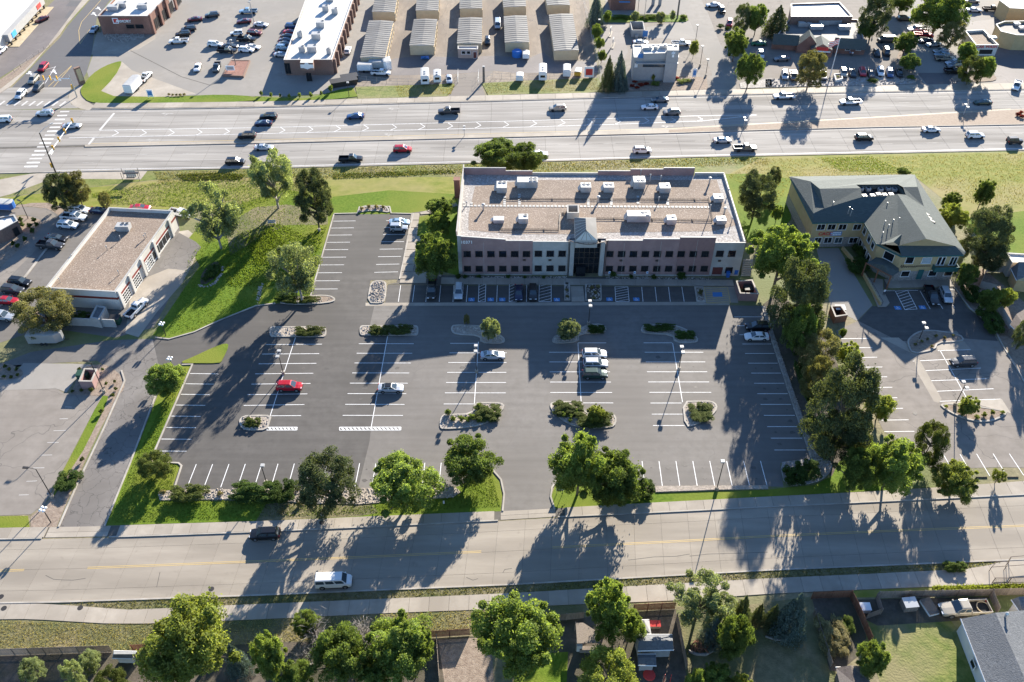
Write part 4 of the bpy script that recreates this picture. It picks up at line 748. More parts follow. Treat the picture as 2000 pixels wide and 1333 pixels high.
for x, y, h, lb in ((944,411,1.5,'white mushroom vent left of the low double unit'),(911,402,.9,'squat white box vent on the left end of the paver walk'),(1168,396,1.5,'white mushroom vent beside the middle twin-fan pair'),(1286,395,1.2,'short vent pipe below the single-fan back unit'),(1414,419,1.6,'white mushroom vent near the right parapet'),(1384,424,3.0,'tall thin vent pipe front right of the office roof'),(1251,343,1.4,'vent pipe against the tall back parapet'),(1269,356,1.9,'hooked vent pipe right of the tall rooftop unit'),(1290,354,1.3,'short vent pipe right of the hooked pipe'),(1385,360,1.6,'white square vent at the back right of the office roof'),(1422,380,1.2,'vent beside the right parapet'),(1428,436,1.3,'thin pipe beside the low unit with flat lid'),(1119,412,1.0,'vent pipe beside the roof hatch wall')):
    vent(x, y, Zr, h, lb, .2 if 'mushroom' in lb or 'square' in lb else .1)
def conduit(px, label):
    w = [G(x, y, Zr+.25) for x, y in px]; t = thing('roof_conduit', label, 'conduit', (w[0][0], w[0][1], Zr), 0, 'conduits on the office roof')
    part('pipe', MB().tube(w, .06, 5), M['dark_metal'], t)
    part('pipe', MB().tube([(a[0], a[1]+.5, a[2]-.05) for a in w], .04, 5), M['dark_metal'], t)
    for a, b in zip(w[:-1], w[1:]):
        n = max(1, int((Vector(b)-Vector(a)).length/6))
        for i in range(n): c = lerp(a, b, (i+.5)/n); part('support_block', MB().box(c[0]-.1,c[0]+.1,c[1]-.3,c[1]+.8,Zr+.021,Zr+.2), M['old_wood'], t)
conduit([(985,389),(1110,390),(1385,391)], 'long black conduit run behind the paver walk'); conduit([(1165,428),(1235,428.5),(1392,432)], 'black conduit run behind the front right air conditioner'); conduit([(975,449),(1092,450),(1094,418),(1107,417)], 'black conduit bent round the front left of the skylight hall'); conduit([(1384,386),(1392,431)], 'short conduit linking the two right-hand runs')
# stairs and dumpster enclosure at the right end
st = thing('exterior_stair', 'concrete stair climbing beside the right end of the office', 'stair', G(1458,537))
for i in range(8):
    y = 540-3.0*i; q = GL([(1447+i*.4,y),(1466+i*.4,y),(1466+i*.4,y-3.0),(1447+i*.4,y-3.0)]); part('step', MB().prism(q, .005, .17*(i+1)), M['concrete'], st)
# ---- tan-roofed white service garage ---------------------------------------------------------------
g_h = HG(239.5,605.5,570.5)
gA, gB, gC, gD = G(88.5,562.6,g_h), G(224.5,570.5,g_h), G(338,411.6,g_h), G(213,405.3,g_h)
gar, gf = flatblock('service_garage', 'white service garage with red band and flat tan gravel roof', [gA[:2],gB[:2],gC[:2],gD[:2]], g_h-.75, 'white_wall', 'gravel_roof', .7, 'coping')
s0, s1 = gB[:2], gC[:2]; q0, q1 = gA[:2], gB[:2]
for p, q in ((s0,s1),(q0,q1)): part('red_band', wbox(MB(), p, q, 0, wf(p,q)[2], .002, .05, 2.75, 3.25), M['stripe_red'], gar)
Ls = wf(s0, s1)[2]
for u0, u1 in ((1.6,4.6),(6.4,9.6),(12.8,16.0)):
    o = opening(gar, s0, s1, u0, u1, .1, 2.6, frame='frame_white', pane='glass_dark', name='garage_door', t=.12, fw=.14, bars=3, sill=False)
    for z in (.7,1.3,1.95): part('door_rail', wbox(MB(), s0, s1, u0, u1, .026, .09, z-.06, z+.06), M['frame_white'], o)
opening(gar, s0, s1, Ls-13.5, Ls-4.5, .5, 2.6, frame='frame_white', pane='glass_dark', name='shop_window', t=.12, fw=.14, bars=4, sill=False); opening(gar, s0, s1, Ls-16.5, Ls-15.3, .05, 2.2, frame='frame_white', pane='white_metal', name='door', sill=False)
for u in (.4, 5.5, 11.2, 17.5, Ls-3.6): part('pilaster', wbox(MB(), s0, s1, u, u+.8, .052, .35, .01, g_h-.2), M['white_wall'], gar)
zg2 = g_h-.75
rooftop_unit(243, 449, zg2, 2.9, 1.8, 1.4, 'white rooftop unit on the tan gravel garage roof', 2)
for x, y, lb in ((210,489,'thin vent pipe at the middle of the garage roof'),(142,506,'hooked thin pipe on the left edge of the garage roof'),(118,552,'white pipe at the near left corner of the garage roof'),(233,537,'white pipe at the near right of the garage roof'),(283,468,'short white pipe beside the garage right parapet'),(286,464,'taller white pipe beside the garage right parapet'),(236,469,'low flat box vent in front of the garage rooftop unit')): vent(x, y, zg2, 1.0, lb, .07)
an = flatblock('utility_annex', 'small grey flat-roofed annex against the red banded garage wall', [G(x,y,2.4)[:2] for x, y in ((176,621),(193,624),(207,600),(188,597))], 2.2, 'grey_wall', 'shingle_grey', .15)[0]
sw = thing('screen_wall', 'low grey wall with white panel below the garage annex', 'wall', G(180,634)); p, q = G(135,636)[:2], G(228,640)[:2]; part('wall', wbox(MB(), p, q, 0, wf(p,q)[2], -.2, 0, 0, 2.0), M['grey_wall'], sw); part('notice_panel', wbox(MB(), p, q, 5.2, 5.9, .002, .04, .9, 1.8), M['sign_white'], sw)
# ---- green-roofed clinic ---------------------------------------------------------------------------
zE, zRg = 7.0, 10.0
def g3(x, y, z): return G(x, y, z)
V = dict(NW=g3(1542.6,345.6,zE), P=g3(1582.8,354.6,8.9), R1=g3(1600.8,369,zRg), R2=g3(1680.7,367.8,zRg), N1=g3(1672.3,361,zRg-.3), N2=g3(1753.6,360.4,zRg-.3), N3=g3(1763.7,365.8,zRg), N4=g3(1792,365.4,zRg), NE=g3(1786,341.5,zE), T=g3(1588.8,417,7.9), S=g3(1609.8,407.4,8.6), SW=g3(1587.6,435.6,zE), VA=g3(1687.6,433.4,zE), X1=g3(1804.6,403.5,8.6), X2=g3(1769,381,zRg-.4), K1=g3(1753,379.3,zRg+.2), K2=g3(1809,467,zRg+.2), GW=g3(1754,480,zE+.9), GE=g3(1866,481,zE+.9), SE=g3(1887,494,zE), FE=g3(1882.6,498.5,zE), FW=g3(1761,501,zE), IW=g3(1712.4,477,zE), PW=g3(1684,385,zRg-.5), PE=g3(1733,383.5,zRg-.5))
cli = thing('clinic_building', 'tan two-storey clinic with green hipped shingle roof and roof well', 'building', G(1700,470))
def rface(keys, nm='roof_plane'):
    part(nm, MB().add([V[k] for k in keys], [tuple(range(len(keys)))]), M['shingle_green'], cli)
for ks in (('NW','NE','N4','N3','N2','N1','R2','R1','P'), ('NW','P','T','SW'), ('P','R1','S','T'), ('T','S','SW'), ('R1','R2','PW','PE','VA','SW','S'), ('PE','K1','VA'), ('N3','N4','X1','X2'), ('NE','SE','X1','N4'), ('K1','X2','X1','K2'), ('X1','SE','GE','K2'), ('VA','K1','K2','GW','IW'), ('FW','FE','GE','GW'), ('FE','SE','GE')): rface(ks)
part('gable', MB().add([V['GW'], V['GE'], lerp(V['K2'], V['K1'], .01)], [(0,1,2)]), M['stucco_tan'], cli)
pit = [V['N1'],V['N2'],V['N3'],V['X2'],V['K1'],V['PE'],V['PW'],V['R2']]
pitc = ccw([p[:2] for p in pit]); mb = MB().sheet(pitc, 8.4)
part('roof_well_floor', mb, M['black'], cli); mb = MB(); band(mb, pitc, -.12, .02, 8.4, 9.45, True); part('roof_well_wall', mb, M['shingle_green'], cli)
for i, (x, y) in enumerate(Q(8,712,150,768,150,862,156,922,148,968,155,738,208,800,206,845,196,892,200,942,197)):
    c = G(x, y, 8.9); t = thing('condenser', ['white condenser at the far left of the clinic roof well','second white condenser in the back row of the clinic roof well','grey condenser mid back row of the clinic roof well','brightest white condenser in the back row of the roof well','dark condenser at the right of the back row in the roof well','white condenser at the front left of the clinic roof well','second white condenser in the front row of the roof well','pale blue flat-topped condenser in the front row of the well','condenser with rust-brown fan in the front row of the well','rightmost white condenser in the front row of the roof well'][i], 'condenser', (c[0],c[1],8.4), 0, 'condensers in the clinic roof well')
    part('cabinet', MB().obox(c, .1, .5, .5, 8.402, 9.1), M['hvac'], t); part('fan', MB().tube([(c[0],c[1],9.101),(c[0],c[1],9.14)], .38, 10), M['black'], t)
ft = ccw([V[k][:2] for k in ('SW','VA','IW','FW','FE','NE','NW')]); fi = offset(ft, .45)
wallparts(cli, fi, 0, zE-.06, 'stucco_tan', .25); mb = MB(); band(mb, fi, -.04, 0, 0, 2.6, True); part('stone_base', mb, M['stone_veneer'], cli)
mb = MB(); band(mb, ft, -.05, .12, zE-.3, zE-.02, True); part('gutter', mb, M['teal'], cli)
def fe(i): return fi[i], fi[(i+1) % len(fi)]
_ix = {k: min(range(len(fi)), key=lambda j: (fi[j][0]-V[k][0])**2+(fi[j][1]-V[k][1])**2) for k in ('SW','VA','IW','FW','FE','NE','NW')}
s0, s1 = fi[_ix['SW']], fi[_ix['VA']]
for x0, x1 in ((378,434),(458,514),(542,598),(655,710)): a, b = Q(8,x0,425,x1,466); pwin(cli, s0, s1, a[0], a[1], b[0], b[1], frame='frame_white', fw=.09, bars=1)
for x0, x1 in ((355,405),(430,485),(512,565),(622,682)): a, b = Q(8,x0,526,x1,566); pwin(cli, s0, s1, a[0], a[1], b[0], b[1], frame='frame_white', fw=.09, bars=1, v0=.05, pane='glass_dark' if x0 != 512 else 'glass_blue')
text(cli, 'CACC', s0, s1, uz(s0,s1,*Q(8,440,497)[0])[0], uz(s0,s1,*Q(8,440,497)[0])[1], 1.15, 'sign_red', .1)
u, z = uz(s0, s1, *Q(8,520,496)[0]); sp = part('sign_panel', wbox(MB(), s0, s1, u-1.3, u+1.3, .02, .08, z-.55, z+.55), M['paint_blue'], cli)
mb = MB(); rr = random.Random(3)
for r in range(2):
    x = u-1.15
    while x < u+1.1: w = rr.uniform(.14,.3); wbox(mb, s0, s1, x, min(x+w,u+1.2), .081, .1, z+.08-.5*r, z+.42-.5*r); x += w+.08
part('sign_lettering', mb, M['sign_white'], sp)
i0, i1 = fi[_ix['VA']], fi[_ix['IW']]; Li = wf(i0, i1)[2]
for u in (.25,.6,.88): 
    for z in (1.0, 4.3): opening(cli, i0, i1, Li*u-1.5, Li*u-.2, z, z+1.5, frame='frame_white', fw=.09, v0=.05)
d0, d1 = fi[_ix['IW']], fi[_ix['FW']]; Ld = wf(d0, d1)[2]; opening(cli, d0, d1, Ld*.35, Ld*.75, 4.4, 6.2, frame='frame_white', fw=.09)
r0, r1 = fi[_ix['FW']], fi[_ix['FE']]
for a, b in (Q(8,1055,676,1112,722), Q(8,1180,680,1245,722), Q(8,1020,783,1080,822), Q(8,1230,780,1288,818), Q(8,1348,784,1408,816)): pwin(cli, r0, r1, a[0], a[1], b[0], b[1], frame='frame_white', fw=.09, v0=.05, pane='glass_dark' if a[0] < 1795 or a[1] > 520 else 'glass_pale')
for a, b in (Q(8,1298,676,1322,735), Q(8,1330,676,1352,735), Q(8,1395,676,1418,735), Q(8,1420,676,1440,735)): pwin(cli, r0, r1, a[0], a[1], b[0], b[1], frame='frame_white', fw=.1, name='balcony_door')
a, b = Q(8,1145,775,1180,840); pwin(cli, r0, r1, a[0], a[1], b[0], b[1], frame='teal', pane='teal', name='door', sill=False, v0=.05)
ua, ub = uz(r0,r1,*Q(8,1258,745)[0])[0], uz(r0,r1,*Q(8,1440,745)[0])[0]; zb = 3.4
bal = part('balcony', wbox(MB(), r0, r1, ua, ub, .002, 1.3, zb-.2, zb), M['teal'], cli); part('balcony_panel', wbox(MB(), r0, r1, ua, ub, 1.2, 1.3, zb+.001, zb+1.0), M['teal'], bal)
for u in (ua, ub-.1): part('balcony_panel', wbox(MB(), r0, r1, u, u+.1, .003, 1.199, zb+.001, zb+1.0), M['teal'], bal)
u, z = uz(r0, r1, *Q(8,1075,747)[0]); pts = []; d, n, _ = wf(r0, r1)
for i in range(26): t = i/25; q = Vector(r0)+d*(u-1.7+3.6*t)+n*.06; pts.append((q.x, q.y, z+.28*math.sin(i*1.9)*(1 if i > 4 else 1.8)-.05))
part('script_lettering', MB().tube(pts, .06, 4), M['dark_metal'], cli); u2 = uz(r0, r1, *Q(8,1190,748)[0])[0]; mb = MB(); x = u2-1.6
while x < u2+1.5: w = rr.uniform(.12,.26); wbox(mb, r0, r1, x, x+w, .03, .06, z-.12, z+.16); x += w+.09
part('sign_lettering', mb, M['frame_bronze'], cli)
# small entrance gable and hexagonal canopy
dg = [g3(1714,476,zE+.1), g3(1745,472,zE+.1), g3(1760,457,9.2), g3(1722,470,8.6), g3(1756,479,zE+.6)]
part('dormer', MB().add([g3(1718,478,zE+.25), g3(1745,473,9.1), g3(1762,457,9.5)], [(0,1,2)]).add([g3(1745,473,9.1), g3(1756,481,zE+.6), g3(1762,457,9.5)], [(0,1,2)]), M['shingle_green'], cli)
hx = GL(Q(8,755,725,850,662,940,658,1000,738,1003,790,945,826), 3.6); ap = G(*Q(8,885,735)[0], 4.9); mb = MB()
for i in range(6): mb.add([hx[i], hx[(i+1) % 6], ap], [(0,1,2)])
part('porch_roof', mb, M['shingle_green'], cli)
for p in (hx[0], hx[5], lerp(hx[0], hx[5], .5)): part('porch_post', MB().tube([(p[0],p[1]+.2,.02),(p[0],p[1]+.2,3.7)], .16, 6), M['cedar'], cli)
part('porch_beam', MB().tube([hx[0], hx[5]], .16, 4), M['cedar'], cli)
for x, y, h in Q(8,495,275,0,0)[:1] and [(1626,402,1.3),(1657,414,1.6),(1662,417,1.5),(1731,404,1.4),(1743,437,1.4),(1727.5,438,1.1),(1734.5,446,1.2),(1755,432,1.1),(1723,460,1.1)]:
    c = G(x, y, 8.4); part('vent_pipe', MB().tube([(c[0],c[1],7.6),(c[0],c[1],8.4+h*.8)], .09, 6), M['galv'], cli)
for x, y in ((1809,420),(1814,427),(1820,434)): c = G(x, y, 8.4); part('ridge_vent', MB().obox(c, .5, .22, .7, 8.1, 8.75), M['black'], cli)
rw = thing('retaining_wall', 'tan ramp wall with rail between garage drive and clinic porch', 'wall', G(1700,560)); w = wpl(Q(8,560,620,700,780,850,1050)); mb = MB(); band(mb, w, 0, .35, 0, .9); part('wall', mb, M['stucco_tan'], rw)
for i in range(7): p = lerp(w[1], w[2], i/6); part('post', MB().tube([(p[0]+.5,p[1],.02),(p[0]+.5,p[1],1.2)], .04, 5), M['dark_metal'], rw)
part('handrail', MB().tube([(w[1][0]+.5,w[1][1],1.2),(w[2][0]+.5,w[2][1],1.2)], .04, 5), M['dark_metal'], rw)
# ---- north side: shops, storage rows, coffee stand, diner, car wash --------------------------------
def zt_(px, py, top): return HG(px, py, top)
hA = zt_(196,69,33)
a0 = [G(190,32,hA), G(289,32,hA), G(327,-8,hA), G(228,-8,hA)]
arm, af = flatblock('brick_shop', 'red brick corner shop with white flat roof and window decals', [p[:2] for p in a0], hA-.6, 'brick', 'white_roof', .6, 'coping')
p, q = a0[0][:2], a0[1][:2]
text(arm, 'ARMORY', p, q, uz(p,q,241,42)[0], uz(p,q,241,42)[1], 1.2, 'sign_white', .08); mb = MB(); u, z = uz(p,q,225.5,41); wbox(mb,p,q,u-.9,u-.65,.02,.1,z-.9,z+.9); wbox(mb,p,q,u+.65,u+.9,.02,.1,z-.9,z+.9); wbox(mb,p,q,u-.65,u+.65,.02,.1,z+.65,z+.9); wbox(mb,p,q,u-.65,u+.65,.02,.1,z-.9,z-.65); part('emblem', mb, M['sign_white'], arm); part('emblem_back', wbox(MB(),p,q,u-.6,u+.6,.01,.05,z-.6,z+.6), M['sign_red'], arm)
part('sign_line', wbox(MB(), p, q, uz(p,q,241,38)[0]-1.8, uz(p,q,241,38)[0]+1.8, .02, .06, uz(p,q,241,38)[1]-.12, uz(p,q,241,38)[1]+.12), M['sign_red'], arm)
for x0, x1 in ((247,262),(265,280)): o = pwin(arm, p, q, x0, 48.5, x1, 55.5); 
w0, w1 = a0[1][:2], a0[2][:2]
for u in (3,9,15,22): opening(arm, w0, w1, u, u+4, .4, 3.6, frame='frame_bronze', bars=2)
for u in (0.2,7.3,13.3,20): part('brick_pier', wbox(MB(), w0, w1, u, u+1.2, .002, .6, 0, hA+.3), M['brick'], arm)
for x, y, lb in ((223,20,'slatted white screen box on the brick corner shop roof'),(240,14,'shaded unit at the back of the brick corner shop roof'),(281,17,'curved white duct box on the brick corner shop roof')): rooftop_unit(x, y, hA-.6, 3.2, 2.2, 1.5, lb, 1)
# long white-roofed row
hL = zt_(555,147,116); l0 = [G(554,116.5,hL), G(648,116,hL), G(692,-10,hL), G(600,-10,hL)]
lon, lf = flatblock('long_shop_row', 'long white flat-roofed brick shop row with shield sign', [p[:2] for p in l0], hL-.5, 'brick_brown', 'white_roof', .35, 'white_wall')
p, q = l0[0][:2], l0[1][:2]
pc = G(598,124,hL+.6); cb = [G(x,y,hL+.7)[:2] for x, y in ((588,117),(612,117),(611,123.5),(586,123.5))]; part('sign_canopy', MB().prism(cb, 3.2, hL+.7), M['brick_brown'], lon); part('canopy_roof', MB().prism(cb, hL+.701, hL+.8), M['white_roof'], lon)
c0, c1 = cb[3], cb[2]; part('sign_board', wbox(MB(), c0, c1, .3, wf(c0,c1)[2]-.3, .002, .05, 4.2, hL+.3), M['dark_metal'], lon)
sh = [(-1.9,.5),(-.7,.55),(-.4,1.0),(.4,1.0),(.7,.55),(1.9,.5),(1.9,-.6),(1.0,-.6),(0,-1.0),(-1.0,-.6),(-1.9,-.6)]; d, n, L_ = wf(c0, c1); zz = (4.2+hL+.3)/2; vs = []
for x, y in sh: a = Vector(c0)+d*(L_/2+x)+n*.09; vs.append((a.x, a.y, zz+y))
part('shield_emblem', MB().add(vs, [tuple(range(len(vs)))]), M['sign_white'], lon); opening(lon, c0, c1, 1.2, wf(c0,c1)[2]-1.0, .1, 2.6, pane='glass_dark', frame='frame_bronze', name='door', bars=1, sill=False)
pwin(lon, p, q, 557, 124, 567, 144, bars=1); w0, w1 = l0[1][:2], l0[2][:2]
for i in range(14): opening(lon, w0, w1, 3+i*5.2, 5.4+i*5.2, .05, 2.5, frame='frame_white', pane='white_metal' if i % 3 else 'black', name='door', sill=False); part('buttress', wbox(MB(), w0, w1, 1.2+i*5.2, 2.0+i*5.2, .002, .8, 0, hL-.6), M['brick_brown'], lon)
for x, y, w, lb in ((637,22,2,'rooftop unit at the far end of the long white roof'),(655,27,2,'rooftop unit beside the far right edge of the long white roof'),(627,53,2.6,'tall twin unit in the middle of the long white roof'),(619,76,2.8,'triple-box unit on the long white roof'),(587,73,1.6,'slim square stack on the left of the long white roof'),(591,102,1.8,'small unit near the front left of the long white roof'),(611,101,2.8,'larger unit near the front of the long white roof'),(643,106,1.3,'slim unit near the front right of the long white roof'),(645,2,2.6,'unit at the very back of the long white roof')): rooftop_unit(x, y, hL-.5, w, w*.8, 1.8, lb, 1, False)
# strip mall at the very corner
hM = zt_(11,94,72); m0 = [G(-60,140,hM)[:2], G(5,68,hM)[:2], G(74,-6,hM)[:2], G(-40,-10,hM)[:2], G(-120,60,hM)[:2]]
mall, mf = flatblock('strip_mall', 'white strip mall with grey arcade and blue shop sign', m0, hM-.5, 'white_wall', 'white_roof', .3, 'coping')
p, q = m0[1], m0[2]; pA, qA = p, q; Lm = wf(p, q)[2]
part('fascia', wbox(MB(), p, q, -.2, Lm, .002, 1.6, hM-2.3, hM-.05), M['grey_wall'], mall)
for i in range(9): u = .3+i*(Lm/8.5); part('column', wbox(MB(), p, q, u, u+.5, 1.1, 1.6, 0, hM-2.31), M['dark_metal'], mall); opening(mall, p, q, u+1.0, u+3.4, .2, 2.6, bars=1, name='shop_window', sill=False)
u, z = uz(p, q, 16, 63); part('shop_sign', wbox(MB(), p, q, u-1.6, u+1.6, 1.602, 1.7, hM-2.1, hM-.5), M['sign_blue'], mall); part('shop_sign', wbox(MB(), p, q, Lm*.78, Lm*.78+3.4, 1.602, 1.7, hM-1.9, hM-.5), M['sign_red'], mall)
part('arcade_paving', MB().prism([tuple(Vector(p)+wf(p,q)[1]*v+wf(p,q)[0]*u) for u, v in ((-1,.31),(-1,4),(Lm,4),(Lm,.31))], .004, .14), noise_mat('sand_paving', (.42,.34,.22), (.5,.42,.28), .8), mall)
# storage rows
def storage(k, fl, fr, bl, br, label):
    """px of the eave corners: front-left, front-right, back-left, back-right"""
    h = 3.1; c = [G(*p, h)[:2] for p in (fl, fr, br, bl)]; t = thing('storage_building', label, 'storage building', (*centroid(c)[:2], 0), 0, 'self-storage rows')
    wallparts(t, c, 0, h, 'tan_wall', .2); m0, m1 = lerp(c[0], c[1], .5), lerp(c[3], c[2], .5); rzz = h+.28
    part('gable', MB().add([(*c[0],h),(*c[1],h),(*m0,rzz)], [(0,1,2)]), M['white_wall'], t)
    e0, e1, e2, e3 = [lerp(x, (0,0), 0) for x in offset(c, -.15)]
    part('roof', MB().add([(*e0,h),(*m0,rzz),(*m1,rzz),(*e3,h)], [(0,1,2,3)]).add([(*m0,rzz),(*e1,h),(*e2,h),(*m1,rzz)], [(0,1,2,3)]), M['metal_roof'], t)
    n = int(wf(c[0], c[3])[2]/1.5)
    for i in range(n):
        s_ = i/n; part('roof_rib', MB().tube([(*lerp(e0, e3, s_), h+.02),(*lerp(m0, m1, s_), rzz+.03),(*lerp(e1, e2, s_), h+.02)], .05, 4), M['metal_roof'], t)
    for (p, q) in ((c[1], c[2]),):
        L = wf(p, q)[2]; m = int(L/3.3)
        for i in range(m): u = (i+.5)*L/m; opening(t, p, q, u-1.15, u+1.15, .05, 2.3, frame='tan_wall', pane='hvac', name='roller_door', t=.16, fw=.2, sill=False)
    return t
S1 = ['first tan storage row from the long shop building, front half','second tan storage row from the long shop building, front half','third storage row from the long shops, front half, behind the pink office','fourth tan storage row from the long shops, front half, with blue drum','fifth tan storage row from the long shops, front half, beside the spruces']
for k, (a, b, c, d) in enumerate(((Q(2,800,442)[0],Q(2,985,443)[0],Q(2,868,160)[0],Q(2,1050,165)[0]), (Q(2,1177,350)[0],Q(2,1360,350)[0],Q(2,1212,150)[0],Q(2,1385,150)[0]), (Q(2,1542,335)[0],Q(2,1726,335)[0],Q(2,1556,140)[0],Q(2,1728,138)[0]), (Q(2,1908,328)[0],Q(3,130,325)[0],Q(2,1900,128)[0],Q(3,108,122)[0]), (Q(3,325,390)[0],Q(3,508,386)[0],Q(3,285,115)[0],Q(3,462,108)[0]))): storage(k, a, b, c, d, S1[k])
for k, (a, b, c, d) in enumerate(((Q(2,890,92)[0],Q(2,1060,95)[0],Q(2,925,-60)[0],Q(2,1085,-60)[0]), (Q(2,1225,82)[0],Q(2,1395,82)[0],Q(2,1240,-60)[0],Q(2,1400,-60)[0]), (Q(2,1560,68)[0],Q(2,1730,66)[0],Q(2,1565,-60)[0],Q(2,1725,-60)[0]), (Q(2,1897,58)[0],Q(3,105,50)[0],Q(2,1885,-60)[0],Q(3,95,-60)[0]), (Q(3,272,42)[0],Q(3,442,40)[0],Q(3,250,-60)[0],Q(3,415,-60)[0]))): storage(k, a, b, c, d, S1[k].replace('front half', 'rear half').replace(', behind the pink office', '').replace(', with blue drum', '').replace(', beside the spruces', ''))
of, off_f = flatblock('yard_office', 'small pink yard office with white roof before the third storage row', [G(x,y,2.9)[:2] for x, y in Q(2,1545,378,1698,380,1700,355,1545,355)], 2.7, noise_mat('pink_wall', (.42,.30,.24), (.47,.34,.275), 1.0) and 'pink_wall', 'white_roof', .2)
p, q = [G(x,y,2.9)[:2] for x, y in Q(2,1545,378,1698,380)]
for x0, x1 in ((1575,1602),(1615,1640)): a, b = Q(2,x0,393,x1,415); pwin(of, p, q, a[0], a[1], b[0], b[1], frame='frame_white', fw=.1)
opening(of, p, q, 4.7, 5.7, .1, 2.1, frame='frame_white', pane='door_red', name='door', sill=False)
# coffee stand
h1 = zt_(1235,146,100); h2 = h1+1.6
k1 = [G(x,y,h1)[:2] for x, y in Q(3,935,440,1275,440,1275,345,925,345)]
cs, cf = flatblock('coffee_stand', 'grey drive-through coffee stand with blue band and windmill sign', k1, h1-.3, 'grey_wall', 'white_roof', .25, 'hvac')
k2 = [G(x,y,h2)[:2] for x, y in Q(3,1010,410,1190,405,1250,340,992,340)]; part('upper_wall', MB().prism(k2, h1-.3, h2-.25), M['grey_wall'], cs); part('upper_roof', MB().sheet(offset(ccw(k2), .2), h2-.2), M['white_roof'], cs); mb = MB(); band(mb, ccw(k2), -.06, .3, h2-.25, h2, True); part('parapet', mb, M['hvac'], cs)
k3 = [G(x,y,h2+1)[:2] for x, y in Q(3,1187,388,1280,388,1272,362,1185,362)]; part('tower', MB().prism(k3, .01, h2+1), M['grey_wall'], cs); p, q = k3[0], k3[1]; u, z = uz(p, q, *Q(3,1235,417)[0]); mb = MB()
for a in (.5, 1.57, 2.64): d, n, _ = wf(p, q); c = Vector(p)+d*u+n*.06; mb.tube([(c.x-math.cos(a)*.6*d.x, c.y-math.cos(a)*.6*d.y, z+.35-math.sin(a)*.6),(c.x+math.cos(a)*.6*d.x, c.y+math.cos(a)*.6*d.y, z+.35+math.sin(a)*.6)], .13, 4)
wbox(mb, p, q, u-.3, u+.3, .02, .1, z-.9, z-.2); part('windmill_emblem', mb, M['sign_white'], cs)
p, q = k1[0], k1[1]; Lc = wf(p, q)[2]; part('blue_band', wbox(MB(), p, q, 1.2, Lc-3.2, .002, .12, h1-.2, h1+1.1), M['navy' if 'navy' in M else 'paint_blue'], cs); part('awning', wbox(MB(), p, q, .6, Lc-.1, .003, 1.4, h1-1.5, h1-1.25), M['hvac'], cs)
pwin(cs, p, q, *Q(3,1005,478)[0], *Q(3,1178,512)[0], frame='frame_bronze', pane='glass_blue', bars=3); pwin(cs, p, q, *Q(3,1198,488)[0], *Q(3,1242,535)[0], frame='frame_white', bars=1); pwin(cs, p, q, *Q(3,940,487)[0], *Q(3,960,515)[0], frame='sign_white', pane='sign_white')
for x, y, w, lb in ((1265,97,2.4,'flat white unit on the coffee stand upper roof'),(1280,97,1.2,'white drum vent box on the coffee stand'),(1295,94,2.2,'unit with round fan on the coffee stand')): rooftop_unit(x, y, h2-.2, w, w*.6, .9, lb, 1, False)
tr = thing('trash_enclosure', 'grey walled trash enclosure with blue door behind the coffee stand', 'enclosure', G(*Q(3,960,270)[0])); e = ccw([G(x,y,2.3)[:2] for x, y in Q(3,918,232,1018,232,1005,165,903,165)]); mb = MB(); band(mb, e, 0, .25, 0, 2.3, True); part('wall', mb, M['grey_wall'], tr); part('gate', wbox(MB(), e[0], e[1], 3.6, 5.2, .002, .06, .1, 2.1), M['paint_blue'], tr)
# filling station shop at the top
bs, _ = flatblock('blue_awning_shop', 'brick shop with blue awning behind the planted bank', [G(x,y,4)[:2] for x, y in Q(3,760,-10,950,-10,950,-80,740,-80)], 4.0, 'brick', 'white_roof', .4)
part('awning', MB().prism([G(x,y,3)[:2] for x, y in Q(3,820,15,905,15,905,-5,820,-5)], 2.7, 3.1), M['paint_blue'], bs)
# diner
hD = zt_(1620,112,92); d0 = [G(x,y,hD)[:2] for x, y in Q(4,40,300,755,345,690,140,170,135)]
din, dff = flatblock('brick_diner', 'brick diner with dark green mansard roof and red sign', d0, hD-.9, 'brick', 'metal_roof', .4, 'coping')
p, q = d0[0], d0[1]; Ld = wf(p, q)[2]; n = wf(p, q)[1]
for u0, u1 in ((0,Ld*.28),(Ld*.66,Ld)):
    mb = MB(); d = wf(p, q)[0]; o = Vector(p); v = [(*(o+d*u0+n*1.1), hD-1.3),(*(o+d*u1+n*1.1), hD-1.3),(*(o+d*u1-n*.9), hD+1.3),(*(o+d*u0-n*.9), hD+1.3),(*(o+d*u0-n*.9), hD-1.3),(*(o+d*u1-n*.9), hD-1.3)]
    part('mansard_roof', mb.add(v, [(0,1,2,3),(0,3,4),(1,5,2),(2,5,4,3)]), M['shingle_green'], din)
for cu, wd, hh, out in ((Ld*.38,6.5,2.8,1.4),(Ld*.52,6.5,1.2,3.4)):
    d = wf(p, q)[0]; o = Vector(p)+d*cu; z0 = hD-1.0; v = [(*(o-d*wd/2+n*out), z0),(*(o+d*wd/2+n*out), z0),(*(o+n*out), z0+hh+.6),(*(o-n*3), z0+hh+.6),(*(o-d*wd/2-n*3), z0),(*(o+d*wd/2-n*3), z0)]
    part('gable_roof', MB().add(v, [(0,2,3,4),(1,5,3,2)]), M['shingle_green'], din); part('gable', MB().add([v[0],v[1],v[2]], [(0,1,2)]).add([(v[0][0],v[0][1],0),(v[1][0],v[1][1],0),v[1],v[0]], [(0,1,2,3)]), M['brick'], din)
    if out > 2:
        a, b = v[0][:2], v[1][:2]; mb = MB(); wbox(mb, a, b, 1.4, wd-1.4, .02, .14, z0-.2, z0+.8); part('red_sign', mb, M['sign_red'], din); part('name_strip', wbox(MB(), a, b, .8, wd-.6, .02, .12, z0-.7, z0-.35), M['sign_white'], din); opening(din, a, b, 1.5, wd-1.5, .1, z0-1.0, bars=2, name='door', sill=False)
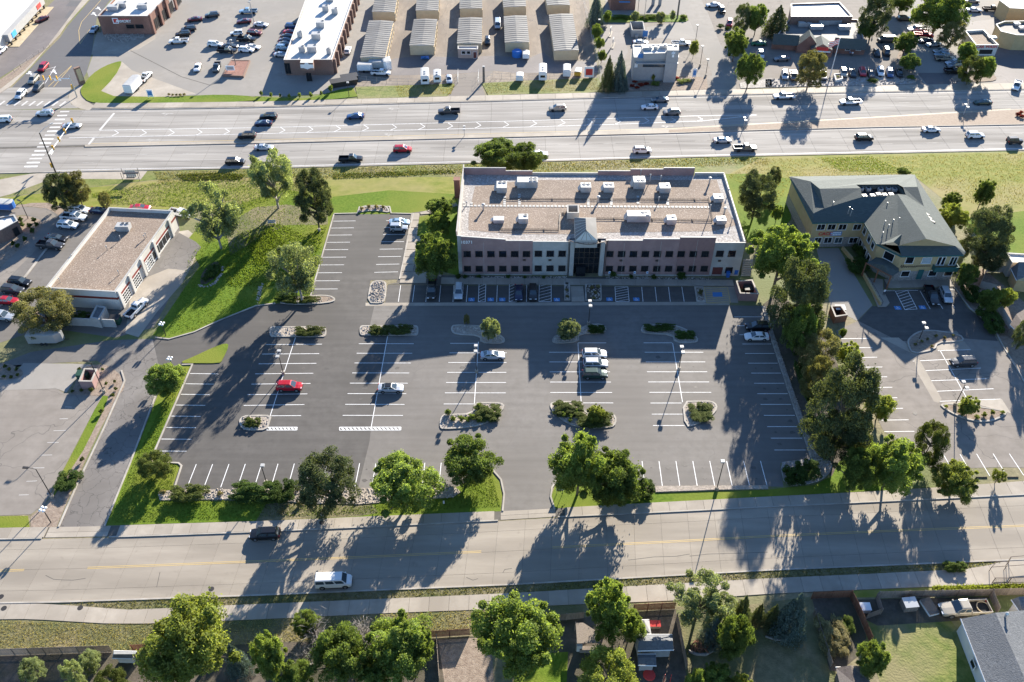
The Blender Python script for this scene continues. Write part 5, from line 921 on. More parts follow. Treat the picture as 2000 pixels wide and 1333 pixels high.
for x0 in (1652,1673): pwin(din, p, q, x0, 93, x0+8, 98.5, frame='frame_white', fw=.12, bars=1)
mb = MB(); wbox(mb, p, q, 2, Ld*.26, .02, .08, 2.4, 2.7); wbox(mb, p, q, 2, Ld*.26, .02, .08, 1.7, 1.9); part('red_panel', mb, M['sign_red'], din)
for i, (x, y, w, lb) in enumerate(((1608,48,3.6,'bright kitchen exhaust unit on the diner roof, back left'),(1630,47,3.6,'bright kitchen exhaust unit on the diner roof, back right'),(1566,52,2.6,'cluster unit at the left of the diner roof'),(1593,57,4.0,'wide pale unit at the middle of the diner roof'),(1648,58,3.6,'wide pale unit at the right of the diner roof'),(1578,53,1.8,'small unit beside the cluster on the diner roof'))): rooftop_unit(x, y, hD-.9, w, w*.55, 1.4, lb, 1, False)
bk, _ = flatblock('pale_roof_store', 'very wide store behind the diner with sun-bleached flat roof', [G(x,y,5)[:2] for x, y in ((1545,33),(1665,33),(1640,5),(1545,8))], 4.6, 'brick_brown', 'white_roof', .4)
# car wash and fuel kiosk
hC = zt_(1908,109,88); c0 = [G(x,y,hC)[:2] for x, y in ((1906,88),(1951,88),(1921,58),(1885,60))]
cwb, _ = flatblock('car_wash', 'low white car wash with red lettering and tan roof', c0, hC-.7, 'white_wall', 'gravel_roof', .6, 'coping'); p, q = c0[0], c0[1]
text(cwb, 'CAR WASH', p, q, wf(p,q)[2]/2, hC-.6, 1.25, 'sign_red', .08); pwin(cwb, p, q, 1912, 97, 1938, 106, frame='frame_white', pane='black', name='bay_door', sill=False); rooftop_unit(1937, 76, hC-.7, 2.6, 1.6, .7, 'curved white skylight box on the car wash roof', 0, False)
hK = 4.8; kk = [G(x,y,hK)[:2] for x, y in ((1955,62),(1985,69),(2070,71),(2060,40),(1962,42),(1945,48))]
kio, _ = flatblock('fuel_kiosk', 'beige fuel kiosk with white parapet at the right edge beside car wash', kk, 4.2, 'stucco_tan', 'metal_roof', .6, 'coping')
for x, y, lb in ((1985,50,'round roof fans on the beige fuel kiosk'),(1995,58,'second fan box on the beige fuel kiosk')): rooftop_unit(x, y, 4.2, 1.8, 1.5, .8, lb, 1, False)
k4, _ = flatblock('corner_store', 'beige store with blue inner parapet at the top right corner', [G(x,y,5)[:2] for x, y in ((1952,2),(1972,17),(2080,22),(2080,-20),(1960,-20))], 4.2, 'stucco_tan', 'paint_blue', .9, 'white_wall')
# houses and sheds along the bottom and right edges
def gable_house(name, label, e, ridge, h, rh, wall, roof, vents=True):
    """e = eave corner pixels (ccw from above), ridge = two ridge-end pixels"""
    c = [G(*p, h) for p in e]; r = [G(*p, rh) for p in ridge]; f = ccw([x[:2] for x in c]); t = thing(name, label, 'house' if 'house' in name else 'shed', (*centroid(f)[:2], 0))
    wallparts(t, offset(f, .35), 0, h-.02, wall, .15)
    part('roof_slope', MB().add([c[0], c[1], r[1], r[0]], [(0,1,2,3)]), M[roof], t); part('roof_slope', MB().add([c[2], c[3], r[0], r[1]], [(0,1,2,3)]), M[roof], t)
    part('gable', MB().add([c[1], c[2], r[1]], [(0,1,2)]), M[wall], t); part('gable', MB().add([c[3], c[0], r[0]], [(0,1,2)]), M[wall], t)
    mb = MB()
    for a, b in ((c[0],c[1]),(c[2],c[3])): mb.tube([a, b], .09, 4)
    part('fascia', mb, M['frame_white'], t); return t, c, r
hs, hc, hr = gable_house('house', 'white sided house with grey shingle roof in the bottom right corner', [(1876,1209),(1958,1420),(2110,1380),(2030,1190)], [(1944,1197),(2035,1400)], 3.0, 4.6, 'white_wall', 'shingle_grey')
p, q = hc[0][:2], hc[1][:2]; opening(hs, lerp(p,q,0), q, 5.6, 6.8, 1.2, 2.2, frame='frame_white', sill=False)
part('chimney_flue', MB().tube([(*G(1962,1206,4.2)[:2],3.6),(*G(1962,1206,4.2)[:2],5.2)], .16, 8), M['galv'], hs); part('flue_cap', MB().tube([(*G(1962,1206,4.2)[:2],5.2),(*G(1962,1206,4.2)[:2],5.5)], [.3,.1], 8), M['galv'], hs)
hs2 = gable_house('house', 'grey roofed house wing clipped by the right edge behind truck', [(1975,1172),(1998,1205),(2080,1200),(2050,1165)], [(1990,1166),(2070,1164)], 2.8, 4.0, 'white_wall', 'shingle_grey')[0]
gable_house('shed', 'small grey roofed garden shed behind the left board fence', [(219,1286),(257,1287),(267,1273),(222,1272)], [(222,1278),(264,1278)], 2.0, 2.9, 'white_wall', 'shingle_grey')
gable_house('shed', 'brown shingled shed with a roof vent at the bottom of the right yards', [(1640,1335),(1700,1335),(1690,1302),(1632,1304)], [(1668,1334),(1661,1300)], 2.3, 3.0, 'old_wood', 'shingle_brown')
gable_house('shed', 'grey striped roof shed with long ridge in the centre back yard', [(1245,1272),(1316,1270),(1313,1240),(1238,1240)], [(1248,1252),(1314,1252)], 2.6, 3.4, 'grey_wall', 'shingle_grey')
gable_house('shed', 'lean-to shed with flat grey roof below the striped shed', [(1246,1300),(1282,1301),(1281,1278),(1245,1278)], [(1246,1285),(1281,1285)], 2.2, 2.5, 'grey_wall', 'shingle_grey')
gable_house('shed', 'pale roof shed half under the green tree in the centre yard', [(1262,1239),(1272,1239),(1268,1211),(1240,1212)], [(1262,1230),(1258,1212)], 2.3, 2.6, 'grey_wall', 'metal_roof')
ph = thing('play_house', 'open play shed with weathered pale roof under the round tree', 'shed', G(1148,1268)); r = GL(Q(15,488,878,545,876,675,960,672,1030,498,1035), 2.4); part('roof', MB().add(r, [(0,4,3,2,1)]).add([(a[0],a[1],a[2]-.12) for a in r], [(0,1,2,3,4)]), M['old_wood'], ph)
for i in (0, 2, 3, 4): part('post', MB().tube([(r[i][0],r[i][1]+.15,0),(r[i][0],r[i][1]+.15,2.3)], .08, 5), M['old_wood'], ph)
part('counter', MB().obox(G(1152,1272), 0, 1.5, .3, 0, .9), M['old_wood'], ph); part('side_panel', MB().obox(G(1131,1267), 0, .4, .5, 0, 1.6), M['white_wall'], ph)
hs3, c3, r3 = gable_house('house', 'dark roofed cottage at the right edge beside the walled patio', [(1974,525),(1985,548),(2080,560),(2070,520)], [(1990,512),(2075,515)], 3.0, 5.0, 'stucco_tan', 'shingle_grey')
gable_house('shed', 'brown roofed shed behind the white fence at the right edge', [(1972,635),(1985,648),(2020,640),(2000,605)], [(1985,614),(2003,640)], 2.4, 3.0, 'old_wood', 'shingle_brown')
flatblock('white_store', 'white flat store with pale roof edge above the walled patio', [G(x,y,4)[:2] for x, y in ((1978,512),(2080,515),(2080,500),(1966,493))], 3.6, 'white_wall', 'white_roof', .2)
# bus shelter, brick kiosk, toll hut on the left
bs_ = thing('bus_shelter', 'dark roofed bus shelter with bench on the highway verge', 'bus shelter', G(258,356)); r = GL(Q(5,940,30,1060,25,1058,38,945,42), 2.6); part('roof', MB().prism(r, 2.55, 2.7, bottom=True), M['dark_metal'], bs_)
for p in GL(Q(5,945,100,1070,95,1072,60,950,65)): part('post', MB().tube([(p[0],p[1],.03),(p[0],p[1],2.55)], .06, 5), M['dark_metal'], bs_)
c = G(*Q(5,1005,80)[0]); part('bench', MB().obox(c, 0, 1.1, .25, .4, .48), M['old_wood'], bs_)
for i in range(5): part('back_panel', MB().obox((c[0]-1.0+.5*i, c[1]+.6), 0, .22, .02, .3, 2.2), M['glass_pale'], bs_)
hut = flatblock('brick_kiosk', 'brown brick kiosk with black door on the left edge', [G(x,y,3.2)[:2] for x, y in ((-40,460),(2,450),(35,432),(28,420),(-30,430))], 3.0, 'brick_brown', 'white_roof', .2)[0]
a = [G(x,y,3.2)[:2] for x, y in ((2,450),(35,432))]; opening(hut, a[0], a[1], 2.3, 3.5, .1, 2.1, frame='frame_bronze', pane='black', name='door', sill=False)
def enclosure(label, px, h, mat, cap_=None):
    e = ccw([G(x,y,h)[:2] for x, y in px]); t = thing('bin_enclosure', label, 'enclosure', (*centroid(e)[:2],0))
    for i in range(len(e)): p, q = e[i], e[(i+1) % len(e)]; part('wall', wbox(MB(), p, q, 0.01, wf(p,q)[2]-.01, -.22, 0, 0, h), M[mat], t)
    mb = MB(); band(mb, e, -.04, .28, h, h+.08, True); part('coping', mb, M[cap_ or 'kerb'], t); return t, e
t, e = enclosure('pinkish block bin enclosure with green bin inside left of driveway', Q(9,602,335,703,337,745,240,645,235), 1.9, 'precast_pink')
t, e = enclosure('brown block bin enclosure at the right end of the office front', Q(7,1745,955,1890,960,1840,850,1715,860), 2.0, 'precast_red')
t, e = enclosure('dark brown wooden bin enclosure beside the clinic garage drive', Q(8,515,1135,612,1120,560,1048,480,1050), 1.8, 'cedar')
# ================================================================== VEHICLES
SPEC = {  # stations (x, top z, half width) ; cabin: base rear/front x, roof rear/front x, belt z, roof z, base/roof half width ; wheels x, radius
 'sedan': dict(st=[(-2.40,.62,.74),(-2.30,.95,.84),(-1.85,1.02,.90),(-.9,.98,.915),(.3,.96,.915),(1.15,.95,.91),(1.75,.88,.89),(2.2,.76,.83),(2.42,.58,.70)], cab=(-1.80,1.18,-1.02,.22,.95,1.42,.80,.58), wh=(-1.42,1.45,.33), zb=.24),
 'hatch': dict(st=[(-2.1,.66,.78),(-2.02,1.05,.86),(-1.5,1.06,.89),(0,1.0,.9),(1.0,.98,.9),(1.55,.92,.88),(1.95,.8,.82),(2.12,.6,.7)], cab=(-2.0,1.12,-1.6,.3,1.0,1.52,.80,.60), wh=(-1.28,1.3,.33), zb=.25),
 'suv': dict(st=[(-2.38,.70,.82),(-2.30,1.10,.90),(-1.7,1.12,.945),(0,1.10,.95),(1.15,1.08,.945),(1.75,1.02,.93),(2.2,.92,.88),(2.40,.68,.76)], cab=(-2.26,1.28,-1.92,.42,1.08,1.72,.85,.66), wh=(-1.42,1.45,.37), zb=.30),
 'jeep': dict(st=[(-2.0,.72,.80),(-1.96,1.10,.83),(-1.0,1.10,.84),(.7,1.10,.83),(.9,1.08,.78),(1.9,1.02,.74),(2.0,.72,.72)], cab=(-1.94,.86,-1.86,.42,1.09,1.82,.80,.70), wh=(-1.25,1.3,.40), zb=.42),
 'pickup': dict(st=[(-.42,1.16,.95),(0,1.16,.96),(1.3,1.15,.96),(1.8,1.12,.95),(2.55,1.04,.92),(2.85,.98,.86),(2.92,.72,.80)], cab=(-.40,1.52,-.28,.82,1.14,1.86,.88,.70), wh=(-1.75,1.85,.40), zb=.42, bed=(-2.92,-.46)),
 'van': dict(st=[(-2.75,.75,.90),(-2.70,1.28,.96),(-1,1.30,1.0),(1.5,1.28,1.0),(1.9,1.22,.98),(2.45,1.08,.92),(2.72,.72,.82)], cab=(-2.70,2.02,-2.62,1.34,1.26,2.08,.94,.78), wh=(-1.7,1.75,.38), zb=.32)}
SPEC['crew'] = SPEC['pickup']
_pc = {}
def car_meshes(kind):
    if kind in _pc: return _pc[kind]
    s = SPEC[kind]; zb = s['zb']; P = []
    def sec(x, zt, w): zm = zb+(zt-zb)*.5; return [(x,-w*.90,zb),(x,-w,zb+.12),(x,-w,zm),(x,-w*.965,zt-.10),(x,-w*.86,zt-.015),(x,0,zt+.025),(x,w*.86,zt-.015),(x,w*.965,zt-.10),(x,w,zm),(x,w,zb+.12),(x,w*.90,zb)]
    mb = MB(); v = []; st = s['st']; n = 11
    for a in st: v += sec(*a)
    f = [(i*n+k, i*n+k+1, (i+1)*n+k+1, (i+1)*n+k)[::-1] for i in range(len(st)-1) for k in range(n-1)] + [((i+1)*n, (i+1)*n+n-1, i*n+n-1, i*n)[::-1] for i in range(len(st)-1)] + [tuple(range(n)), tuple(range(len(st)*n-1, (len(st)-1)*n-1, -1))]
    mb.add(v, f)
    r0, r1, t0, t1, zl, zh, wb, wt = s['cab']; zl -= .03
    c = [(r0,-wb,zl),(r1,-wb*.97,zl),(r1,wb*.97,zl),(r0,wb,zl),(t0,-wt,zh-.05),(t1,-wt,zh-.05),(t1,wt,zh-.05),(t0,wt,zh-.05)]; mid = [(t0+.12,-wt*.8,zh),(t1-.12,-wt*.8,zh),(t1-.12,wt*.8,zh),(t0+.12,wt*.8,zh)]
    mb.add(c, [(0,1,5,4),(1,2,6,5),(2,3,7,6),(3,0,4,7)])
    def me(name, m_, smooth=False):
        me_ = m_.mesh(kind+'_'+name, (0,0,0), smooth); me_.materials.append(M['black']); return me_
    body = me('body', mb); P.append(('body', body, 'paint', None))
    P.append(('roof', me('roof', MB().add([c[4],c[5],c[6],c[7]]+mid, [(4,5,6,7),(0,1,5,4),(1,2,6,5),(2,3,7,6),(3,0,4,7)])), 'paint', None))
    def inset(q, k, e, sides=(1,1)):
        ce = Vector((sum(p[0] for p in q)/4, sum(p[1] for p in q)/4, sum(p[2] for p in q)/4)); nn = (Vector(q[1])-Vector(q[0])).cross(Vector(q[3])-Vector(q[0])).normalized()
        if nn.dot(ce-Vector((0,0,zl))) < 0: nn = -nn
        return [tuple(ce+(Vector(p)-ce)*k+nn*e) for p in q]
    P.append(('windscreen', me('windscreen', MB().add(inset([c[1],c[2],c[6],c[5]], .90, .014), [(0,1,2,3)])), 'glass', None))
    P.append(('rear_window', me('rear_window', MB().add(inset([c[3],c[0],c[4],c[7]], .84, .014), [(0,1,2,3)])), 'glass', None))
    for a, b, d, e in ((0,1,5,4),(2,3,7,6)):
        m = MB(); k = 2 if kind not in ('van',) else 3; q = [Vector(c[i]) for i in (a,b,d,e)]
        if kind == 'crew' or kind == 'pickup' or kind == 'jeep': k = 2
        for i in range(k):
            f0, f1 = (i+.06)/k, (i+.94)/k; qq = [q[0].lerp(q[1],f0), q[0].lerp(q[1],f1), q[3].lerp(q[2],f1), q[3].lerp(q[2],f0)]; lo = [qq[0].lerp(qq[3],.12), qq[1].lerp(qq[2],.12), qq[1].lerp(qq[2],.86), qq[0].lerp(qq[3],.86)]
            m.add(inset(lo, .96, .014), [(0,1,2,3)])
        P.append(('side_window', me('side_window', m), 'glass', None))
    if 'bed' in s:
        x0, x1 = s['bed']; m = MB(); zt = 1.18; w = .95
        for y0, y1 in ((-w,-w+.1),(w-.1,w)): m.box(x0, x1, y0, y1, .5, zt)
        m.box(x0, x0+.08, -w+.1, w-.1, .55, zt-.03); m.box(x1-.06, x1, -w+.1, w-.1, .5, zt); P.append(('bed', me('bed', m), 'paint', None))
        P.append(('bed_floor', me('bed_floor', MB().box(x0+.08, x1-.06, -w+.1, w-.1, .5, .72)), 'tyre', None))
    xr, xf, rr = s['wh']; wy = st[len(st)//2][2]
    tyre = me('tyre', MB().tube([(0,-.12,0),(0,.12,0)], rr, 14)); rim = me('rim', MB().tube([(0,-.13,0),(0,.13,0)], rr*.6, 10))
    for x in (xr, xf):
        for y in (-wy+.09, wy-.09): P.append(('wheel', tyre, 'tyre', (x, y, rr))); P.append(('rim', rim, 'rim', (x, y, rr)))
    xe, xt = st[-1][0], (st[0][0] if 'bed' not in s else s['bed'][0]); zl_ = st[-2][1]-.13; hw = st[-2][2]
    for y in (-1, 1):
        P.append(('headlight', me('headlight', MB().box(st[-2][0]-.05, st[-2][0]+.16, y*hw*.62-.19, y*hw*.62+.19, zl_-.07, zl_+.06)), 'head', None))
        P.append(('tail_light', me('tail_light', MB().box(xt-.03, xt+.12, y*.72-.11, y*.72+.11, .78, 1.05)), 'tail', None))
    tm = MB(); x0_, x1_ = (s['bed'][0] if 'bed' in s else st[0][0]), st[-1][0]
    tm.box(xr+rr+.06, xf-rr-.06, -wy-.012, wy+.012, zb-.02, zb+.13); tm.box(x0_-.05, x0_+.1, -wy*.86, wy*.86, zb+.05, zb+.3); tm.box(x1_-.12, x1_+.03, -wy*.8, wy*.8, zb, zb+.26)
    for x in (xr, xf):
        for y in (-1, 1): tm.tube([(x, y*(wy-.10), rr+.02), (x, y*(wy+.004), rr+.02)], rr+.075, 12)
    P.append(('lower_trim', me('lower_trim', tm), 'tyre', None))
    for y in (-1, 1): P.append(('mirror', me('mirror', MB().box(r1-.35, r1-.2, y*(wb+.06)-.1, y*(wb+.06)+.1, zl+.05, zl+.2)), 'paint', None))
    _pc[kind] = P; return P
_mk = {'glass': 'glass_blue', 'tyre': 'tyre', 'rim': 'rim', 'head': 'head_lamp', 'tail': 'tail_lamp'}
def heading(px, py, h):
    if isinstance(h, (int, float)): return math.radians(h)
    a, b = G(px, py), G(px+h[0]*8, py+h[1]*8); return math.atan2(b[1]-a[1], b[0]-a[0])
def car(kind, col, px, py, h, label, group=None, roof=None, z=.0, cat=None, far=None):
    c = G(px, py, .8); rz = heading(px, py, h); nm = {'sedan':'sedan_car','hatch':'hatchback_car','suv':'suv_car','jeep':'jeep_car','pickup':'pickup_truck','crew':'pickup_truck','van':'passenger_van'}[kind].replace('jeep_car','offroad_car')
    t = thing(nm, label, cat or {'pickup':'pickup truck','crew':'pickup truck','van':'van'}.get(kind, 'car'), (c[0], c[1], z+.03), rz, group); last = None
    far = (py < 330) if far is None else far
    if kind == 'crew': t.scale = (1.04, 1.02, 1.02)
    for nme, me, mk, loc in car_meshes(kind):
        if far and nme in ('rim', 'headlight', 'mirror'): continue
        o = link(nme, me, last if nme == 'rim' else t)
        if loc and nme != 'rim': o.location = loc
        if nme == 'wheel': last = o
        o.material_slots[0].link = 'OBJECT'; o.material_slots[0].material = PAINT[col] if mk == 'paint' else M[_mk[mk]]
        if nme == 'roof' and roof: o.material_slots[0].material = PAINT[roof] if roof in PAINT else M[roof]
    return t
LOT = 'cars in the office car park'; HWN = 'cars on the far highway lanes'; HWS = 'cars on the near highway lanes'; RET = 'cars in the retail lot'; DIN = 'cars around the diner'; GAR = 'cars beside the service garage'
for a in [
 ('suv','red',565,754,0,'bright red crossover parked alone on the dark resurfaced bays',LOT), ('sedan','silver',763,757,0,'pale sedan with black glass roof parked across the asphalt seam',LOT,'black'),
 ('sedan','silver',962,693,0,'silver sedan parked alone beside the twin-head lamp post',LOT), ('suv','white',1161,691,0,'white wagon with roof rails, first of the three parked together',LOT), ('suv','silver',1163,710,0,'silver wagon, middle of the three parked together',LOT), ('suv','darkgreen',1162,730,0,'dark green wagon, nearest of the three parked together',LOT),
 ('sedan','white',1478,656,180,'white sedan in the shade of the right-hand tree row',LOT), ('suv','black',1480,637,180,'black car in deep shade beside the white sedan',LOT),
 ('crew','charcoal',843,565,-90,'dark pickup reversed into the front bays of the office',LOT), ('suv','silver',896,569,-90,'silver crossover among the accessible front bays',LOT), ('sedan','navy',1013,571,-90,'dark blue sedan, left of the pair near the entrance',LOT), ('suv','black',1041,571,-90,'black car, right of the pair near the entrance',LOT),
 ('sedan','lightblue',780,433,0,'pale blue car at the top of the north bays',LOT), ('jeep','silver',779,445,0,'silver off-roader beside the pale blue car in the north bays',LOT),
 ('suv','black',517,1042,(-1,.04),'black off-road wagon driving along the near street',None), ('van','white',652,1135,(1,-.045),'white passenger van parked at the kerb of the near street',None),
 ('suv','white',155,409,(1,.10),'white boxy off-roader, farthest of the white row by the garage',GAR), ('crew','white',144,423,(1,.10),'white pickup between two white wagons beside the garage',GAR), ('suv','white',132,439,(1,.08),'white crossover, nearest of the white row by the garage',GAR), ('sedan','black',110,464,(1,.12),'black sedan beside the grey pickup at the garage',GAR), ('crew','charcoal',98,478,(1,.10),'dark grey pickup with bed canopy beside the black sedan',GAR),
 ('suv','black',38,550,(1,.12),'black crossover, first of the left edge row by the garage',GAR), ('suv','charcoal',24,565,(1,.12),'charcoal wagon, second of the left edge row by the garage',GAR), ('sedan','red',13,586,(1,.06),'bright red coupe at the left edge above the olive pine',GAR), ('crew','silver',0,617,(1,.10),'silver car cut by the left edge below the red coupe',GAR), ('sedan','navy',195,411,(1,.10),'navy car tucked behind the far left corner of the garage',GAR), ('sedan','red',273,405,(1,0),'red car hidden behind the back parapet of the garage',GAR), ('pickup','white',352,416,(1,.2),'white cab flatbed behind the far right corner of the garage',GAR), ('crew','white',266,602,(1,-1.0),'white service truck with open bed beside the garage doors',GAR),
 ('suv','silver',87,221,(-1,.03),'silver crossover entering the junction beside the crosswalk',HWN), ('sedan','silver',140,245,(1,-.05),'silver sedan passing under the traffic signal arm',HWN), ('suv','white',5,233,(-1,.03),'white crossover cut by the left edge in the junction',HWN), ('suv','white',40,184,(-1,1.1),'white car leaving the side street at the crosswalk',None), ('suv','charcoal',74,170,(-1,1.1),'dark car waiting at the side street stop line',None), ('suv','tan',65,155,(-1,1.1),'beige wagon, second in the side street queue',None), ('suv','red',84,131,(-1,1.1),'red and silver wagon, third in the side street queue',None), ('sedan','silver',183,57,(-1,1.2),'silver car in the shade of the brick corner shop',None), ('sedan','maroon',81,37,(-1,.45),'maroon sedan parked outside the strip mall',None), ('sedan','white',2,97,(-1,.9),'white car at the left edge beside the strip mall column',None),
 ('suv','black',524,227,(-1,.02),'black wagon, upper of the pair west of the parked blue bin',HWN), ('sedan','navy',514,240,(-1,.02),'navy sedan, lower of the pair in the far lanes',HWN), ('suv','black',482,264,(-1,.02),'black boxy wagon beside the yellow median line',HWN), ('sedan','blue',694,226,(-1,.03),'slate blue sedan alone in the far lanes below the dumpster',HWN), ('crew','charcoal',877,217,(-1,.03),'dark grey pickup passing the storage yard entrance',HWN), ('suv','tan',1089,211,(-1,.03),'bronze wagon left of the spruce shadow on the highway',HWN), ('sedan','grey',1289,194,(-1,.02),'grey sedan at the kerb, top of the trio below coffee stand',HWN), ('sedan','white',1269,208,(-1,.02),'white sedan, middle of the trio below coffee stand',HWN), ('suv','grey',1312,219,(-1,.02),'dark grey crossover, lowest of the trio below coffee stand',HWN), ('crew','white',1531,188,(-1,.02),'white pickup beside the broad tree shadow on the highway',HWN), ('crew','white',1661,199,(-1,.02),'white pickup with covered bed right of the flag shadow',HWN), ('sedan','darkgreen',1920,199,(-1,.02),'dark green sedan in the far lanes near the right edge',HWN), ('crew','white',1986,167,(-.45,1),'white pickup turning out of the fuel station drive',None),
 ('suv','black',459,315,(1,-.02),'black crossover in the near lanes left of the cottonwood',HWS), ('crew','black',685,310,(1,-.02),'black pickup with sunlit windscreen in the near lanes',HWS), ('suv','red',786,291,(1,-.02),'red wagon alone in the near lanes of the highway',HWS), ('sedan','silver',515,287,(1,-.02),'silver car half hidden behind the cottonwood top',HWS), ('sedan','white',1052,300,(1,-.02),'white car mostly hidden behind the trees at the office back',HWS), ('suv','white',1254,293,(1,-.02),'white crossover behind the office right half',HWS), ('sedan','silver',1411,273,(1,-.02),'silver sedan beside the median below the lamp',HWS), ('crew','grey',1455,289,(1,-.02),'grey crew pickup with dark open bed in the near lanes',HWS), ('suv','black',1688,268,(1,-.02),'small black crossover alone in the near lanes',HWS), ('sedan','white',1819,252,(1,-.02),'white sedan nearest the wide median on the right',HWS), ('suv','white',1905,264,(1,-.02),'white hatchback following the sedan on the right',HWS), ('jeep','black',1982,275,(1,-.02),'black square off-roader at the right edge of the highway',HWS),
 ('sedan','maroon',380,37,(-1,.1),'maroon hatchback nearest the brick corner shop in the retail lot',RET), ('suv','charcoal',414,29,(-1,.1),'dark wagon beside the building shadow in the retail lot',RET), ('suv','charcoal',368,56,(-1,.12),'charcoal wagon, farthest of the three-car cluster by white pickup',RET), ('suv','black',357,66,(-1,.1),'black wagon between the charcoal wagon and white pickup',RET), ('crew','white',349,80,(-1,.05),'white pickup at the near end of the left retail cluster',RET), ('crew','lightblue',485,22,(-1,.03),'light blue pickup at the back of the retail lot',RET), ('sedan','maroon',476,41,(-1,.08),'dark red sedan near the tall lamp pole',RET), ('sedan','white',509,47,(1,.08),'white sedan right of the tall lamp pole',RET), ('suv','maroon',497,64,(1,.08),'maroon wagon on the red planted lamp island',RET), ('jeep','white',462,65,(-1,.06),'white off-roader left of the maroon wagon',RET), ('crew','black',481,76,(1,.06),'black crew pickup behind the white crossover pair',RET), ('suv','white',420,86,(1,.05),'white crossover left of the two dark vehicles',RET), ('sedan','charcoal',450,89,(1,.07),'charcoal sedan behind the black long pickup',RET), ('crew','black',443,98,(1,.06),'long black pickup at the centre of the retail lot',RET), ('suv','white',481,97,(1,.05),'white crossover in front of a second white car',RET), ('sedan','white',493,91,(1,.07),'second white car half hidden behind the white crossover',RET), ('sedan','white',385,131,(-.3,1),'white sedan facing the highway beside the drain line',RET), ('pickup','charcoal',423,131,(-.3,1),'dark pickup facing the highway beside the red sign bed',RET),
 ('suv','blue',571,51,(1,.04),'blue wagon, farthest of the row beside the long white roof',RET), ('sedan','red',568,62,(1,.04),'red car, second in the row beside the long white roof',RET), ('sedan','charcoal',564,70,(1,.04),'charcoal car, third in the row beside the long white roof',RET), ('sedan','navy',560,78,(1,.04),'navy car, fourth in the row beside the long white roof',RET), ('sedan','grey',558,85,(1,.04),'grey car, fifth in the row beside the long white roof',RET), ('suv','lightblue',554,93,(1,.04),'light blue car, sixth in the row beside the long white roof',RET), ('sedan','silver',550,106,(1,.04),'silver car, nearest of the row beside the long white roof',RET),
 ('pickup','white',284,150,(1,-1.05),'white pickup hitched to the box trailer on the brick apron',None), ('suv','white',679,98,(.35,-1),'white crossover in the alley beside the long shop row',None), ('sedan','silver',877,154,(.1,1),'silver car inside the yard fence right of the campers',None), ('van','silver',972,48,(0,1),'silver van in the alley between third and fourth storage rows',None), ('suv','black',952,80,(0,1),'black car nearest the pink yard office',None), ('pickup','white',744,142,(1,.03),'white pickup with rusty flatbed at the yard fence',None),
 ('sedan','silver',1251,82,(1,.02),'silver sedan at the coffee stand drive-through lane',None), ('pickup','white',1330,84,(1,.02),'white pickup parked behind the coffee stand',None), ('sedan','white',1393,9,(-1,.02),'white sedan at the top beside the access lane',DIN), ('jeep','black',1410,20,(.6,1),'black open off-roader near the top access lane',DIN), ('suv','red',1425,45,(-.1,1),'red and white car between the small green hedges',DIN), ('sedan','green',1482,84,(-1,.0),'bright green sports car in tree shade by the diner',DIN), ('suv','silver',1486,106,(.2,1),'silver-blue car left of the diner corner',DIN), ('sedan','grey',1527,114,(-1,.05),'grey sedan in the shade before the diner wall',DIN),
 ('suv','silver',1533,147,(.15,1),'silver car, leftmost of the diner front row',DIN), ('pickup','brown',1550,148,(.15,1),'brown pickup left of the olive tree at the diner',DIN), ('sedan','navy',1608,148,(.2,1),'navy car between olive tree and white planter',DIN), ('suv','tan',1648,142,(.25,1),'beige car just right of the white planter',DIN), ('sedan','black',1666,143,(.25,1),'black car left of the red minivan in the diner row',DIN), ('suv','red',1685,141,(.25,1),'red minivan in the diner front row',DIN), ('sedan','brown',1702,144,(.25,1),'brown car between the red minivan and white car',DIN), ('suv','white',1720,140,(.25,1),'white car in the middle of the diner front row',DIN), ('suv','blue',1738,143,(.25,1),'blue compact car right of the white one, diner row',DIN), ('sedan','black',1757,142,(.3,1),'black car under the lollipop tree at the row end',DIN), ('sedan','black',1713,103,(.3,1),'black sedan beside the diner right wall',DIN), ('suv','black',1732,101,(.35,1),'black wagon beside the black sedan at the diner wall',DIN), ('van','charcoal',1731,78,(-1,.02),'dark van behind the round tree near the diner corner',DIN), ('suv','black',1767,36,(1,.0),'black wagon in shade between the two tall trees',DIN),
 ('crew','white',1791,57,(-1,.08),'white pickup, farthest of the long right column',DIN), ('crew','red',1804,68,(1,.06),'red pickup beside the white one, right column',DIN), ('sedan','navy',1808,79,(-1,.1),'navy car below the red pickup, right column',DIN), ('sedan','silver',1823,86,(-1,.1),'silver car beside the navy one, right column',DIN), ('sedan','silver',1838,98,(-1,.1),'silver sedan glinting in the middle of the right column',DIN), ('sedan','lightblue',1840,105,(-1,.1),'light blue car behind the black and white pickup',DIN), ('pickup','tan',1846,114,(1,.05),'pickup with pale bed cover in the right column',DIN), ('sedan','silver',1862,121,(-1,.1),'silver sedan fourth from the column foot',DIN), ('suv','grey',1865,128,(-1,.1),'grey car next to the black pickup at column foot',DIN), ('crew','black',1865,138,(1,.03),'black pickup with open bed at the column foot',DIN), ('sedan','silver',1903,19,(1,.05),'silver sedan outside the corner store, left of pair',DIN), ('pickup','brown',1937,17,(1,.04),'brown pickup with canopy outside the corner store',DIN), ('sedan','tan',1899,1,(1,.02),'yellowish car cut by the top edge near the corner store',DIN),
 ('crew','black',1820,577,(.42,1),'black pickup parked nose-out before the clinic',None), ('suv','silver',1848,576,(.42,1),'silver wagon beside the black pickup before the clinic',None), ('suv','charcoal',1882,706,(-1,.04),'dark off-road wagon with roof rack in the clinic lot',None), ('pickup','tan',1884,1189,(-1,.05),'old pale pickup with hose coil in the back yard',None)]:
    kind, col, x, y, h, lb, gp = a[:7]; o = car(kind, col, x, y, h, lb, gp, a[7] if len(a) > 7 else None)
    if 'hose coil' in lb: o.scale = (1.25, 1.15, 1.15)
